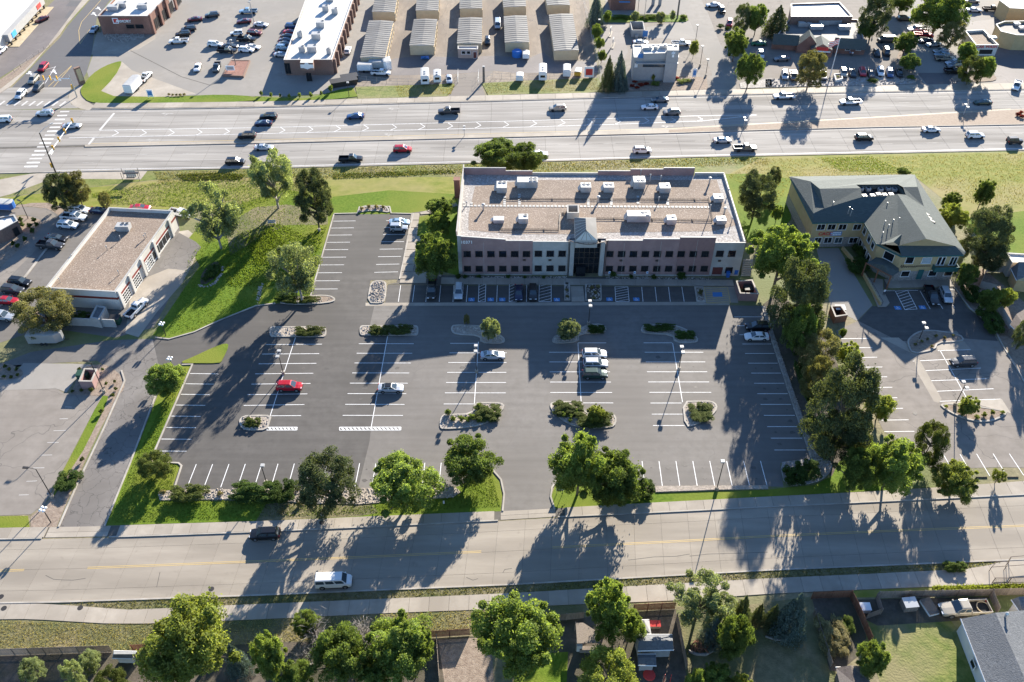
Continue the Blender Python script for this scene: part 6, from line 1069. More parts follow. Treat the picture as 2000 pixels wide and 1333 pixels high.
# trailers and campers ---------------------------------------------------------------------------
def trailer(px, py, h, L, Wd, Ht, label, body='white_metal', name='box_trailer', axles=2, extra=None, nose=.5):
    c = G(px, py, Ht/2); t = thing(name, label, 'trailer' if 'trailer' in name else 'camper', (c[0], c[1], .03), heading(px, py, h))
    z0 = .55; x0, x1 = -L/2, L/2; w = Wd/2
    m = MB().add([(x0,-w,z0),(x1-nose,-w,z0),(x1,-w*.35,z0),(x1,w*.35,z0),(x1-nose,w,z0),(x0,w,z0)]+[(x0,-w,Ht),(x1-nose,-w,Ht),(x1,-w*.35,Ht),(x1,w*.35,Ht),(x1-nose,w,Ht),(x0,w,Ht)], [(0,1,7,6),(1,2,8,7),(2,3,9,8),(3,4,10,9),(4,5,11,10),(5,0,6,11),(5,4,3,2,1,0)])
    part_local('body', m, M[body], t); part_local('roof', MB().add([(x0,-w,Ht),(x1-nose,-w,Ht),(x1,-w*.35,Ht),(x1,w*.35,Ht),(x1-nose,w,Ht),(x0,w,Ht),(x0+.15,-w*.7,Ht+.07),(x1-nose,-w*.7,Ht+.07),(x1-nose,w*.7,Ht+.07),(x0+.15,w*.7,Ht+.07)], [(6,7,8,9),(0,1,7,6),(1,2,3,4,8,7),(4,5,9,8),(5,0,6,9)]), M['hvac'], t)
    for i in range(axles):
        for s in (-1, 1): part_local('wheel', MB().tube([((i-(axles-1)/2)*.85-.3, s*(w-.02)-.1, .36),((i-(axles-1)/2)*.85-.3, s*(w-.02)+.1, .36)], .36, 12), M['tyre'], t)
    part_local('hitch', MB().tube([(x1-.2,0,.5),(x1+1.0,0,.5)], .07, 5), M['dark_metal'], t)
    part_local('rear_door', MB().box(x0-.03, x0-.002, -w+.1, w-.1, z0+.05, Ht-.12), M[body], t); part_local('side_stripe', MB().box(x0+.2, x1-nose-.1, -w-.015, -w-.002, z0+.02, z0+.14), M['galv'], t)
    if extra == 'camper':
        for x in (x0+.8, x0+2.4): part_local('window', MB().box(x, x+.9, -w-.03, -w-.002, 1.5, 2.1), M['glass_dark'], t)
        part_local('window', MB().box(x0-.06, x0-.031, -w*.6, w*.6, 1.4, 2.1), M['glass_dark'], t)
        for x in (0, -1.4): part_local('roof_vent', MB().box(x-.25, x+.25, -.25, .25, Ht+.072, Ht+.25), M['galv'], t)
    return t
def part_local(name, mb, mat, parent):
    me = mb.mesh(name); me.materials.append(mat); return link(name, me, parent)
trailer(90, 658, (1,-.02), 6.6, 2.4, 2.6, 'silver enclosed trailer parked below the olive pine', 'galv', nose=1.2)
trailer(260, 166, (1,-1.05), 7.0, 2.5, 2.9, 'white box trailer hitched to the pickup on the brick apron')
trailer(713, 132, (1,0), 4.4, 2.2, 2.4, 'small white enclosed trailer at the yard fence corner', axles=1); trailer(737, 127, (1,0), 5.0, 2.2, 2.6, 'boat-shaped trailer under a blue-white cover in the yard', 'hvac'); trailer(756, 126, (.3,1), 4.0, 2.3, 3.0, 'tall white box body behind the flatbed pickup')
trailer(830, 150, (0,-1), 6.0, 2.4, 3.0, 'white camper with roof hatches, left of the yard gate pair', 'white_metal', 'camper_trailer', extra='camper'); trailer(854, 150, (0,-1), 4.5, 2.2, 2.6, 'narrow white camper beside the larger camper', 'white_metal', 'camper_trailer', extra='camper', axles=1)
trailer(1015, 151, (.1,-1), 3.0, 2.1, 2.0, 'small low white trailer right of the yard gate', axles=1); trailer(1060, 142, (0,-1), 6.4, 2.3, 3.0, 'white camper with tilted roof vents right of the yard gate', 'white_metal', 'camper_trailer', extra='camper'); trailer(1107, 139, (0,-1), 4.6, 2.2, 2.5, 'plain white cargo trailer left of the orange cart', axles=1); trailer(1129, 142, (.3,-1), 3.2, 1.9, 1.8, 'orange and white cart beside the A-frame sign', 'signal_yellow', axles=1); trailer(1027, 108, (0,-1), 3.6, 2.0, 1.8, 'white covered trailer beside the blue drum', axles=1)
trailer(-4, 401, (1,.05), 8.0, 2.4, 2.2, 'long blue container at the left edge above the loop lane', 'bin_blue', 'container_trailer')
# ================================================================== VEGETATION
NR = np.random.default_rng(11)
def npmesh(name, V, Fq, mat, mi=None):
    me = bpy.data.meshes.new(name); n = len(V); m = len(Fq); k = Fq.shape[1]
    me.vertices.add(n); me.vertices.foreach_set('co', V.astype(np.float32).ravel()); me.loops.add(m*k); me.loops.foreach_set('vertex_index', Fq.astype(np.int32).ravel())
    me.polygons.add(m); me.polygons.foreach_set('loop_start', np.arange(0, m*k, k, dtype=np.int32)); me.polygons.foreach_set('loop_total', np.full(m, k, dtype=np.int32)); me.update(calc_edges=True)
    if mat is not None: me.materials.append(mat)
    return me
def unit(a): return a/np.maximum(1e-6, np.linalg.norm(a, axis=1, keepdims=True))
def quads(P, N, s, asp=1.7):
    """one leaf-sized rhombus per point, facing N"""
    r = unit(NR.normal(size=P.shape)); u = unit(np.cross(N, r)); v = np.cross(N, u); s = s[:, None]
    V = np.stack([P-u*s*asp/2, P+v*s*.5, P+u*s*asp/2, P-v*s*.5], 1).reshape(-1, 3); return V, np.arange(len(V)).reshape(-1, 4)
def blob_leaves(C, Rd, per, size, up=.35, flat=1.0, rand=.9):
    i = np.repeat(np.arange(len(C)), per); d = NR.normal(size=(len(i), 3)); d[:, 2] += up; d = unit(d); rr = Rd[i]*(.55+.45*NR.random(len(i))**.5)*np.where(NR.random(len(i)) < .13, 1.0+.55*NR.random(len(i)), 1.0)
    P = C[i]+d*rr[:, None]*np.array([1, 1, flat]); N = unit(d+rand*NR.normal(size=d.shape)); return quads(P, N, size*(.65+.7*NR.random(len(i))))
def tubes(segs, n=5):
    mb = MB()
    for pts, r in segs: mb.tube(pts, r, n)
    return mb
PROTO = {}
def crown_points(kind, k):
    """cluster centres and radii in a crown of half width 1 (xy) and half height 1 (z), centred on 0"""
    if kind == 'broad': n = 75; u = unit(NR.normal(size=(n, 3))); r = NR.random(n)**.38; C = u*r[:, None]*.80; C[:, 2] = C[:, 2]*.95; C[:, :2] *= np.where(C[:, 2:3] < 0, 1+.45*np.abs(C[:, 2:3]), 1.0); lump = 1+.16*np.sin(3*np.arctan2(C[:, 1], C[:, 0])+k)+.1*np.sin(5*C[:, 2]+k); C[:, :2] *= lump[:, None]; o = unit(NR.normal(size=(22, 3)))*(.78+.17*NR.random((22, 1))); R = .14+.13*NR.random(n); return np.concatenate([C, o]), np.concatenate([R, .06+.07*NR.random(22)])
    if kind == 'airy': n = 60; u = unit(NR.normal(size=(n, 3))); u[:, 2] = u[:, 2]*.9+.1; r = NR.random(n)**.33; C = u*r[:, None]*.88; C[:, 0] *= 1+.15*np.sin(2*C[:, 2]+k); return C, .10+.12*NR.random(n)
    if kind == 'round': n = 90; u = unit(NR.normal(size=(n, 3))); r = NR.random(n)**.3; return u*r[:, None]*.82, .15+.08*NR.random(n)
    if kind == 'pine':
        n = 95; z = NR.random(n)**.9*2-1; w = np.clip(1.05-.45*((z+1)/2)**2.0-.22*((-z).clip(0)), .3, 1); a = NR.random(n)*6.28; r = w*NR.random(n)**.36; return np.stack([r*np.cos(a)*.95, r*np.sin(a)*.95, z*.88], 1), .12+.10*NR.random(n)
    if kind == 'spruce':
        C = []; R = []
        for t in np.linspace(0, 1, 13):
            w = (1-t)**.75*.9+.03; m = max(3, int(13*(1-t)+2))
            for a in np.arange(m)/m*6.28+t*9: jit = .8+.3*NR.random(); C.append((w*jit*math.cos(a), w*jit*math.sin(a), t*2-1-.06*jit)); R.append(.13*(1-t)+.06); C.append((w*.5*math.cos(a+.3), w*.5*math.sin(a+.3), t*2-.97)); R.append(.12*(1-t)+.05)
        return np.array(C), np.array(R)
    if kind == 'shrub': n = 26; u = unit(NR.normal(size=(n, 3))); r = NR.random(n)**.4; return u*r[:, None]*.72, .22+.12*NR.random(n)
    if kind == 'hedge': n = 60; C = NR.random((n, 3))*2-1; return C*np.array([.86, .8, .8]), .18+.1*NR.random(n)
def proto(kind, k, per, size, up, flat=1.0, zc=.58, hc=.42, rand=.9):
    """meshes for a tree of height 1 whose crown is centred at zc, half height hc, half width 1"""
    key = (kind, k)
    if key in PROTO: return PROTO[key]
    C, R = crown_points(kind, k); Cw = C.copy(); V, Fq = blob_leaves(C, R, per, size, up, flat, rand); V[:, 2] = V[:, 2]*hc+zc
    crown = npmesh('crown_%s_%d' % (kind, k), V, Fq, None); crown.materials.append(M['leaf']); segs = []
    Cw[:, 2] = Cw[:, 2]*hc+zc
    if kind in ('shrub', 'hedge'): segs = [([(0,0,0),(x*.5,y*.5,.3)], [.03,.015]) for x, y in ((.2,.1),(-.3,.2),(.1,-.3))]
    else:
        top = zc+hc*(.1 if kind in ('broad','round','airy') else .85); lean = .05*math.sin(k*2+1)
        segs.append(([(0,0,-.01),(lean*.3,0,zc*.35),(lean,lean,zc*.75),(lean,lean,top)], [.05,.038,.03,.012])); idx = NR.permutation(len(Cw))[:11 if kind in ('broad','airy','round') else 9]
        for j in idx:
            c = Cw[j]; z0 = max(.12, min(c[2]-.12, top-.05)*(.72 if kind in ('broad','airy','round') else .97)); segs.append(([(lean*.7,lean*.5,z0),(c[0]*.5,c[1]*.5,z0+(c[2]-z0)*.55),tuple(c)], [.03,.02,.006]))
    tr = tubes(segs).mesh('trunk_%s_%d' % (kind, k), (0,0,0), True); tr.materials.append(M['bark']); PROTO[key] = (crown, tr); return PROTO[key]
KSET = {'broad': (5, 480, .034, .5), 'airy': (3, 420, .030, .3), 'round': (2, 320, .040, .6), 'pine': (4, 400, .028, .35), 'spruce': (3, 110, .034, .1), 'shrub': (4, 150, .085, .6), 'hedge': (2, 300, .05, .5)}
_cnt = {}
def plant(name, kind, mat, base, rx, h, label, cat, group=None, ry=None, rz=None, bark='bark', zc=.58, hc=.42):
    nv, per, size, up = KSET[kind]; i = _cnt.get(kind, 0); _cnt[kind] = i+1
    if kind in ('shrub', 'hedge'): zc, hc = .5, .5
    crown, tr = proto(kind, i % nv, per, size, up, zc=.5 if kind in ('shrub','hedge') else (.54 if kind == 'spruce' else .55), hc=.5 if kind in ('shrub','hedge') else (.46 if kind == 'spruce' else .44))
    t = thing(name, label, cat, (base[0], base[1], base[2] if len(base) > 2 else 0), RNG.uniform(0, 6.28) if rz is None else rz, group, (rx, ry or rx, h))
    o = link('crown' if cat == 'tree' else 'foliage', crown, t); o.material_slots[0].link = 'OBJECT'; o.material_slots[0].material = M[mat]
    b = link('trunk' if cat == 'tree' else 'stem', tr, t); b.material_slots[0].link = 'OBJECT'; b.material_slots[0].material = M[bark]; return t
def depth(px, py, z): g = G(px, py, z); return g[1]*math.cos(PITCH)+(CAM_H-z)*math.sin(PITCH)
def tree(kind, mat, x0, y0, x1, y1, label, group=None, bark='bark', name=None, hmax=2.6, squash=1.0):
    """a tree whose crown fills the picture box x0,y0..x1,y1; height follows from the view angle"""
    cx, cy = (x0+x1)/2, (y0+y1)/2; e = PITCH+math.atan((cy-CY)/F_PX); zc = 4.0
    for _ in range(4):
        s = F_PX/depth(cx, cy, zc); a = (x1-x0)/2/s; hh = (y1-y0)/2/s; c2 = max(hh*hh-(a*math.sin(e))**2, (.45*a)**2); c = min(math.sqrt(c2)/max(.3, math.cos(e)), 1.9*a)*squash
        q = (.46, .54) if kind == 'spruce' else (.44, .55)
        h = c/q[0]; zc = h*q[1]
    nm = name or {'broad':'broadleaf_tree','airy':'cottonwood_tree','round':'round_tree','pine':'pine_tree','spruce':'spruce_tree'}[kind]
    return plant(nm, kind, mat, G(cx, cy, zc)[:2], a, h, label, 'tree', group, bark=bark)
for a in [
 ('airy','leaf_silver',481,290,580,402,'tall pale cottonwood between the highway and the north bays','bark_grey'), ('pine','needle',574,338,652,440,'dark broad pine right of the tall cottonwood'), ('airy','leaf_silver',360,358,468,482,'pale cottonwood beside the service garage doors','bark_grey'), ('airy','leaf_silver',522,470,634,592,'pale tree on the nose island by the north bays','bark_grey'),
 ('broad','leaf',918,272,1022,336,'wide tree behind the office back left'), ('broad','leaf',988,276,1067,336,'smaller tree behind the office, right of the wide one'), ('broad','leaf',830,386,888,425,'small tree nearest the brick pylon'), ('broad','leaf_bright',832,412,884,462,'middle small tree on the lawn left of office'), ('broad','leaf',806,450,892,545,'large green tree at the office front left corner'),
 ('pine','needle',84,340,150,410,'dark pine above the loop lane on the left'), ('pine','leaf_olive',122,334,172,398,'olive pine right of the dark one by loop lane'), ('pine','leaf_olive',22,572,142,646,'olive spreading pine above the silver trailer'),
 ('round','leaf_bright',279,705,364,780,'bright round lollipop tree beside the cracked driveway'), ('pine','juniper',267,878,337,938,'small pine on the lawn at the lower left bays'),
 ('pine','needle',573,878,702,1004,'big dark pine among the hedges on the street side'), ('broad','leaf_bright',716,886,862,1008,'broad bright tree beside the seam at the street side'), ('broad','leaf',860,848,978,948,'green tree at the left of the entrance drive'), ('broad','leaf_bright',1072,842,1192,975,'bright left half of the pair at the entrance drive'), ('broad','leaf',1135,870,1262,995,'darker right half of the pair at the entrance drive'),
 ('broad','leaf_bright',1459,432,1596,566,'bright broad tree at the right end of office'), ('pine','needle',1503,508,1622,664,'dark tall pine beside the clinic garage drive'), ('pine','leaf_olive',1553,642,1644,724,'olive bushy tree below the dark pine'), ('pine','leaf_olive',1562,700,1622,780,'second olive tree leaning on the giant dark pine'), ('pine','needle',1575,708,1716,895,'giant dark pine in the right tree row'), ('pine','needle',1600,800,1690,905,'dark pine filling the row below the giant one'), ('broad','leaf',1640,868,1716,962,'shaded broad tree left of the bright row foot'), ('broad','leaf',1530,590,1600,690,'shaded broad tree under the dark tall pine'), ('broad','leaf_bright',1686,848,1804,968,'bright tree at the foot of the right tree row'), ('pine','juniper',1780,826,1850,912,'grey-green upright pine at the clinic lot corner'), ('broad','leaf_yellow',1822,903,1914,974,'low yellow-green tree at the clinic sidewalk'), ('broad','leaf_yellow',1636,666,1686,718,'small lime tree at the clinic lot edge'), ('broad','leaf_yellow',1692,766,1750,826,'lime tree poking out of the right tree row'), ('airy','leaf_yellow',1936,914,1966,948,'thin staked sapling on the clinic sidewalk'), ('broad','leaf',1638,640,1654,660,'tiny bright bush tree beside wooden enclosure'),
 ('pine','needle',1440,338,1520,424,'dark pine between office and clinic'), ('pine','needle',1496,328,1528,366,'small pine behind the clinic corner'), ('pine','needle',1882,400,1978,506,'big dark pine right of the clinic'), ('broad','leaf_yellow',1832,396,1892,450,'yellow-green bush tree against the clinic east roof'), ('broad','leaf',1904,346,1944,404,'leafy tree alone on the meadow edge'), ('broad','leaf',1840,374,1880,412,'dark shrub tree behind the clinic east roof'), ('pine','needle',1900,470,1966,530,'shaded pine below the big one right of clinic'), ('broad','leaf',1866,512,1912,562,'shrubby tree at the clinic front right corner'), ('broad','leaf_yellow',1944,560,1984,602,'lime half of the patio tree at the right edge'), ('broad','leaf',1912,560,1958,612,'dark half of the patio tree at the right edge'), ('pine','needle',1982,620,2020,680,'dark conifer cut by the right edge below shed'), ('broad','leaf',1752,326,1778,344,'small bush tree peeking over the clinic ridge'), ('broad','leaf_bright',1506,400,1532,432,'small bright tree left of clinic west wall'),
 ('broad','leaf_yellow',278,1164,468,1345,'huge yellow-green tree at the bottom left'), ('broad','leaf_bright',566,1188,624,1246,'lime tree top behind the larger grey bare tree'), ('broad','leaf',540,1290,612,1350,'dark green tree cut by the bottom below the grey brush'), ('broad','leaf',690,1290,765,1350,'dark green tree cut by the bottom edge, centre left'), ('broad','leaf_bright',790,1225,852,1300,'leafy side tree leaning to the bare soil yard'), ('spruce','needle_blue',432,1240,486,1332,'dark blue spruce right of the huge yellow tree'), ('broad','leaf_bright',488,1226,562,1338,'bright tree between spruce and grey brush'), ('broad','leaf',602,1220,724,1345,'full green tree below the grey brush'), ('broad','leaf_bright',712,1198,848,1326,'broad lime-tipped tree left of the bare soil yard'), ('broad','leaf_bright',916,1162,1094,1318,'large bright tree left of the play shed'), ('broad','leaf_bright',1134,1126,1236,1252,'tall green tree over the play shed'), ('broad','leaf_bright',1202,1190,1262,1256,'round lime side crown beside the striped shed'), ('pine','leaf_yellow',1120,1284,1250,1370,'yellow conifer-like tree at the bottom centre'), ('airy','leaf_silver',1302,1112,1434,1232,'feathery willow-like tree above the log pile'), ('spruce','needle_blue',1368,1200,1424,1262,'small blue spruce below the feathery tree'), ('broad','leaf',1395,1185,1470,1300,'dark tree right of the log pile'), ('spruce','needle',1424,1144,1476,1240,'dark spruce, first in the spruce group'), ('spruce','needle',1466,1150,1500,1246,'dark narrow spruce in the middle of the spruce group'), ('spruce','needle',1492,1155,1530,1248,'dark spruce touching the pale blue spruce'), ('spruce','needle_blue',1516,1144,1586,1252,'pale blue spruce at the end of spruce group'), ('broad','leaf_bright',1338,1306,1390,1360,'lime bush tree at the bottom left of log yard'), ('broad','leaf_bright',1368,1292,1430,1348,'bright tree at the bottom below log pile'), ('broad','leaf_yellow',1418,1318,1476,1370,'lime tree tip at the bottom right of log yard'), ('broad','leaf_bright',1672,1252,1738,1324,'bright bush tree beside the brown shed'),
 ('pine','leaf_silver',36,1288,86,1330,'grey-green small tree in the left back yard'), ('pine','leaf_silver',122,1290,168,1352,'grey-green shrub tree left of the garden shed'), ('pine','leaf_silver',152,1272,198,1312,'pale small tree beside the garden shed'), ('pine','juniper',182,1312,250,1360,'grey-green tree cut by the bottom below shed'),
 ('spruce','needle_blue',1146,-14,1183,48,'blue spruce at the top of the storage fence'), ('spruce','needle_blue',1192,102,1230,172,'tallest blue spruce beside the coffee stand'), ('spruce','needle',1172,112,1206,172,'dark spruce left of the tallest blue one'), ('spruce','needle_blue',1205,128,1228,174,'short blue spruce in front of the coffee stand'), ('broad','leaf_bright',1154,46,1178,76,'young tree, top of the drive-through lane three'), ('broad','leaf_bright',1160,72,1182,96,'young tree, middle of the drive-through lane three'), ('broad','leaf_bright',1165,96,1186,120,'young tree, bottom of the drive-through lane three'), ('broad','leaf_bright',1178,20,1196,44,'young tree right of the top blue spruce'), ('broad','leaf_silver',1232,22,1250,44,'young tree on the planted bank, left'), ('broad','leaf_silver',1280,22,1300,46,'young tree on the planted bank, middle'), ('broad','leaf_silver',1308,20,1320,40,'slim young tree on the planted bank, right'), ('broad','leaf_yellow',1346,78,1366,110,'lime young tree behind the white pickup at coffee stand'),
 ('broad','leaf_bright',1410,55,1464,114,'bright tree at the access lane bend'), ('broad','leaf',1438,103,1494,168,'dark green tree at the access lane mouth'), ('pine','needle',1432,8,1468,62,'dark tree left of the diner trio'), ('broad','leaf',1458,6,1502,62,'middle dark tree of the diner trio'), ('spruce','needle',1492,12,1548,66,'spruce right of the diner trio'), ('pine','leaf_olive',1552,104,1618,170,'olive tree in the diner front row'), ('pine','needle',1680,-12,1744,68,'tall dark tree right of the diner'), ('broad','leaf',1676,42,1712,76,'small green tree at the diner right corner'), ('broad','leaf_bright',1746,62,1796,106,'lollipop tree, upper of the two by diner drive'), ('round','leaf',1756,104,1800,138,'lollipop tree, lower of the two by diner drive'), ('broad','leaf_bright',1782,-24,1892,62,'large bright tree at the top by the car wash'), ('pine','leaf_olive',1834,44,1888,92,'olive tree between large tree and car wash'), ('round','leaf_bright',1866,82,1910,126,'round tree left of the car wash sign'), ('round','leaf_bright',1902,108,1948,156,'round tree below the car wash'), ('pine','juniper',1874,112,1922,162,'grey feathery tree overlapping the round ones'), ('broad','leaf',1738,-12,1786,24,'dark tree top cut by the upper edge'), ('pine','leaf_olive',192,376,218,406,'small grey bush tree at the garage back corner'),
 ('broad','leaf_silver',938,618,978,664,'bushy small tree on the bent stone island'), ('pine','leaf_olive',905,614,918,634,'thin nearly bare sapling on the bent island'), ('broad','leaf_silver',1084,620,1134,664,'pale small tree on the island facing the entrance'), ('broad','leaf_yellow',1146,788,1186,826,'young tree on the juniper packed island'), ('broad','leaf_yellow',1874,772,1916,812,'young lime tree on the crescent gravel island')]:
    tree(a[0], a[1], *a[2:6], a[6], bark=a[7] if len(a) > 7 else 'bark')
# shrubs and hedges --------------------------------------------------------------------------------
def shrub(px, py, wpx, h, label, mat='juniper', kind='shrub', name='shrub', ry=None, z=.1, rz=None, group=None, dpx=None):
    s = F_PX/depth(px, py, h/2); rx = wpx/2/s
    return plant(name, kind, mat, (*G(px, py, h/2)[:2], z), rx, h, label, 'shrub' if name != 'hedge' else 'hedge', group, ry=(dpx/2/s/math.sin(PITCH) if dpx else ry), rz=rz)
for x, y, w, d, h, m, lb in ((606,648,58,18,1.0,'juniper','low clipped hedge on the capsule island nearest curved drive'),(742,645,42,19,1.0,'juniper','left low hedge on the seam island'),(784,645,46,19,1.0,'juniper','right low hedge on the seam island'),(1165,643,34,15,1.1,'hedge','round dark hedge on the island facing the entrance'),(1290,641,62,14,.9,'hedge','spreading juniper, upper part of the bent juniper island'),(1338,654,40,16,.9,'hedge','spreading juniper, lower part of the bent juniper island'),(1107,658,26,12,.8,'hedge','dark low hedge under the pale small tree'),(493,825,34,16,1.0,'juniper','low hedge on the small half-capsule island'),(1371,806,48,34,.8,'juniper','juniper mat filling the wedge island'),(1110,798,60,28,1.1,'juniper','left juniper mass on the packed island'),(1163,821,72,28,1.2,'juniper','right juniper mass on the packed island'),(952,806,54,32,1.1,'juniper','shrub mass at the broad end of the leaf island'),(590,587,72,13,1.0,'juniper','long low hedge on the nose island under silver tree'),(560,580,44,16,1.4,'hedge','taller hedge at the lawn end of the nose island'),
  (371,965,74,26,1.6,'juniper','pale green hedge block at the lower left bays'),(500,960,96,34,2.0,'hedge','long dark hedge under the single-head lamp'),(558,961,50,36,2.0,'hedge','dark hedge end tucked under the big pine'),(1250,955,56,32,2.2,'hedge','square dark hedge beside the entrance pair'),(1208,965,52,26,1.4,'hedge','shaded hedge under the darker entrance tree'),(1552,928,44,30,1.9,'hedge','left round hedge on the corner planter'),(1580,920,46,32,1.9,'hedge','right round hedge on the corner planter'),
  (1548,655,26,70,2.4,'hedge','upper stretch of the clipped hedge along the stone edging'),(1575,745,28,80,2.4,'hedge','middle stretch of the clipped hedge along the stone edging'),(1605,845,34,80,2.4,'hedge','lower stretch of the clipped hedge along the stone edging'),(135,940,46,34,1.3,'hedge','bright green shrub mass at the lower driveway bed'),(1690,495,42,40,1.8,'hedge','dark planting between the clinic wings'),(1677,520,44,30,1.6,'hedge','dark planting beside the clinic porch'),(415,530,26,26,1.0,'hedge','dark shrub clump in the kidney bed'),(155,620,40,18,1.4,'hedge','dark shrub behind the low grey wall'),(1935,625,40,50,1.8,'hedge','dark hedge beside the white vinyl fence'),(1900,575,36,34,1.5,'hedge','shrub mass at the clinic lot kerb corner'),(1625,1240,60,60,1.6,'straw','dry ornamental grass mass in the narrow yard'),(1655,1222,26,26,1.2,'leaf_bright','bright shrub by the red cedar fence'),(1865,1107,46,16,1.0,'leaf','dark weed clump on the verge near the barrier'),(1255,33,110,8,.9,'lawn_leaf','clipped low hedge on the planted bank')):
    shrub(x, y, w, h, lb, m if m != 'lawn_leaf' else 'leaf_bright', 'hedge', 'hedge', rz=(0 if d < w*1.4 else .0), dpx=d)
ORD = ['first','second','third','fourth','fifth','sixth','seventh','eighth','ninth','tenth','eleventh','twelfth']
def row(where, spec, mat='juniper', what='small shrub', grp=None):
    for i, (x, y, w, h) in enumerate(sorted(spec)): shrub(x, y, w, h, '%s %s from the left %s' % (ORD[i], what, where), mat, group=grp or what+' '+where)
row('on the leaf-shaped island', [(875,806,16,1.1),(885,818,14,.8),(900,818,16,.9),(912,820,16,.9),(922,815,18,1.1),(935,820,14,.9),(935,793,12,1.2),(965,812,14,.9)], 'leaf_bright')
row('on the juniper packed island', [(1100,810,14,.9),(1115,814,14,.9),(1127,805,14,1.0),(1113,822,10,.7)], 'leaf_bright')
row('along the retail verge', [(510,183,8,1.6),(529,186,8,1.6),(547,187.5,7,1.4),(565,189,8,1.6),(585,187,8,1.7),(607,186,9,1.8),(627,183,8,1.8),(646,174,11,2.4)], 'leaf_bright', 'upright shrub')
row('under the office front wall', [(895,541,14,1.1),(908,541,12,.9),(935,541,12,.7),(993,541,12,.8),(1025,542,8,.7),(1062,542,10,.8),(1197,535,24,1.3),(1232,541,12,.9),(1277,542,14,.8),(1332,539,22,1.3)], 'hedge', 'dark shrub')
row('in the loop lane bed', [(40,430,12,1.4),(43,439,12,1.3),(57,441,12,1.1),(66,430,12,1.3),(71,439,12,1.2),(63,451,13,1.3),(48,467,13,1.3),(25,476,12,1.3),(35,481,12,1.2)], 'hedge', 'round shrub')
row('around the pink bin enclosure', [(155,722,10,.7),(142,765,9,.6),(159,763,9,.7),(177,762,12,1.0),(207,750,9,.7),(224,746,8,.6),(226,760,9,.7),(220,773,11,.9),(198,804,12,.9),(160,898,12,1.0),(200,722,8,.6)], 'juniper', 'tuft')
row('in the blue-dotted left bed', [(10,716,10,.8),(18,722,9,.8),(32,722,10,.8),(8,736,10,.7),(22,737,9,.7),(35,733,9,.7)], 'juniper', 'tuft')
row('on the curved gravel island', [(1788,673,8,.6),(1800,667,8,.6),(1812,663,8,.6),(1828,657,9,.7),(1845,660,8,.6),(1862,656,8,.5),(1820,677,8,.5)], 'leaf_olive', 'tiny plant')
row('on the crescent gravel island', [(1848,795,9,.8),(1880,804,24,1.2),(1908,815,13,.8),(1922,810,14,.9),(1938,806,12,1.0),(1958,806,11,.6)], 'leaf_yellow', 'small plant')
row('in the red-flower bed at the coffee stand', [(1235,168,14,.6),(1245,172,12,.6),(1252,166,16,.6),(1262,164,14,.6),(1240,160,12,.6),(1312,156,13,.6),(1322,153,12,.6)], 'red_leaf', 'red flower clump')
row('in the bed below the coffee stand', [(1276,152,10,2.2),(1300,152,10,1.6),(1330,160,22,.8),(1342,158,20,.8),(1280,164,24,.8)], 'leaf_yellow', 'green plant')
row('on the planted bank', [(1200,36,12,.8),(1222,36,14,.8),(1262,37,12,.8),(1292,43,14,1.0),(1335,33,18,1.2)], 'leaf_bright', 'low shrub')
row('beside the restaurant drive', [(1408,52,20,1.4),(1421,57,12,1.5),(1437,100,12,1.0)], 'hedge', 'rounded shrub')
row('on the diner stone strip', [(1704,158,24,1.2),(1780,152,20,1.2),(1636,152,10,.8)], 'leaf', 'shrub')
row('in the wide median bed', [(1988,224,12,1.0),(1996,228,12,1.0),(1994,220,10,1.0)], 'red_leaf', 'shrub')
row('at the head of the north bays', [(706,408,9,.9),(720,404,9,.9),(735,404,10,.9),(748,405,9,.8)], 'straw', 'dry tuft')
row('in the entrance bed', [(1156,562,10,.8),(1163,572,9,.7),(1168,560,10,.8),(1160,583,10,.7),(1106,567,9,.6),(1108,580,9,.6)], 'straw', 'dry plant')
row('by the yellow hatching', [(1368,571,12,1.6)], 'leaf_olive', 'spiky shrub')
row('in the rock border', [(318,962,16,1.0),(430,965,14,.8),(585,985,14,.8),(548,998,16,.6)], 'straw', 'dry tuft')
row('in the kidney bed', [(400,546,16,.9),(410,538,18,1.1),(420,522,16,1.0)], 'hedge', 'dark shrub')
row('along the retail bed edge', [(330,185,8,.6),(337,186,8,.6),(345,186,8,.6),(352,186,8,.6),(360,185,8,.6)], 'straw', 'grass clump')
# grey bare brush at the bottom
def bare(px, py, r, label, n=70):
    c = G(px, py, 2.0); t = thing('bare_tree', label, 'tree', (c[0], c[1], 0)); mb = MB()
    part('trunk', MB().tube([(c[0],c[1],0),(c[0]+.1,c[1],r*.5)], [.16,.1], 6), M['bark_grey'], t)
    for i in range(n):
        a = RNG.uniform(0, 6.28); e = RNG.uniform(.2, 1.3); L = r*RNG.uniform(.6, 1.25); d = Vector((math.cos(a)*math.cos(e), math.sin(a)*math.cos(e), math.sin(e))); s = Vector((c[0], c[1], RNG.uniform(.2, r*.5))); m = s+d*L*.55+Vector((RNG.uniform(-.2,.2),RNG.uniform(-.2,.2),.1)); mb.tube([s, m, s+d*L], [.05,.03,.008], 4)
        for _ in range(3): q = m+d*L*RNG.uniform(0,.35); mb.tube([q, q+Vector((RNG.uniform(-1,1),RNG.uniform(-1,1),RNG.uniform(0,.9)))*r*.28], [.022,.006], 3)
    part('twigs', mb, M['bark_grey'], t)
bare(612,1228,3.4,'grey bare tree, larger one at the bottom yards',120); bare(588,1285,2.6,'grey bare brush left of the full green tree',80); bare(712,1240,3.0,'grey bare tree between the two green ones',90); bare(1195,870+85,1.5,'bare twigs poking from the entrance tree pair',30)
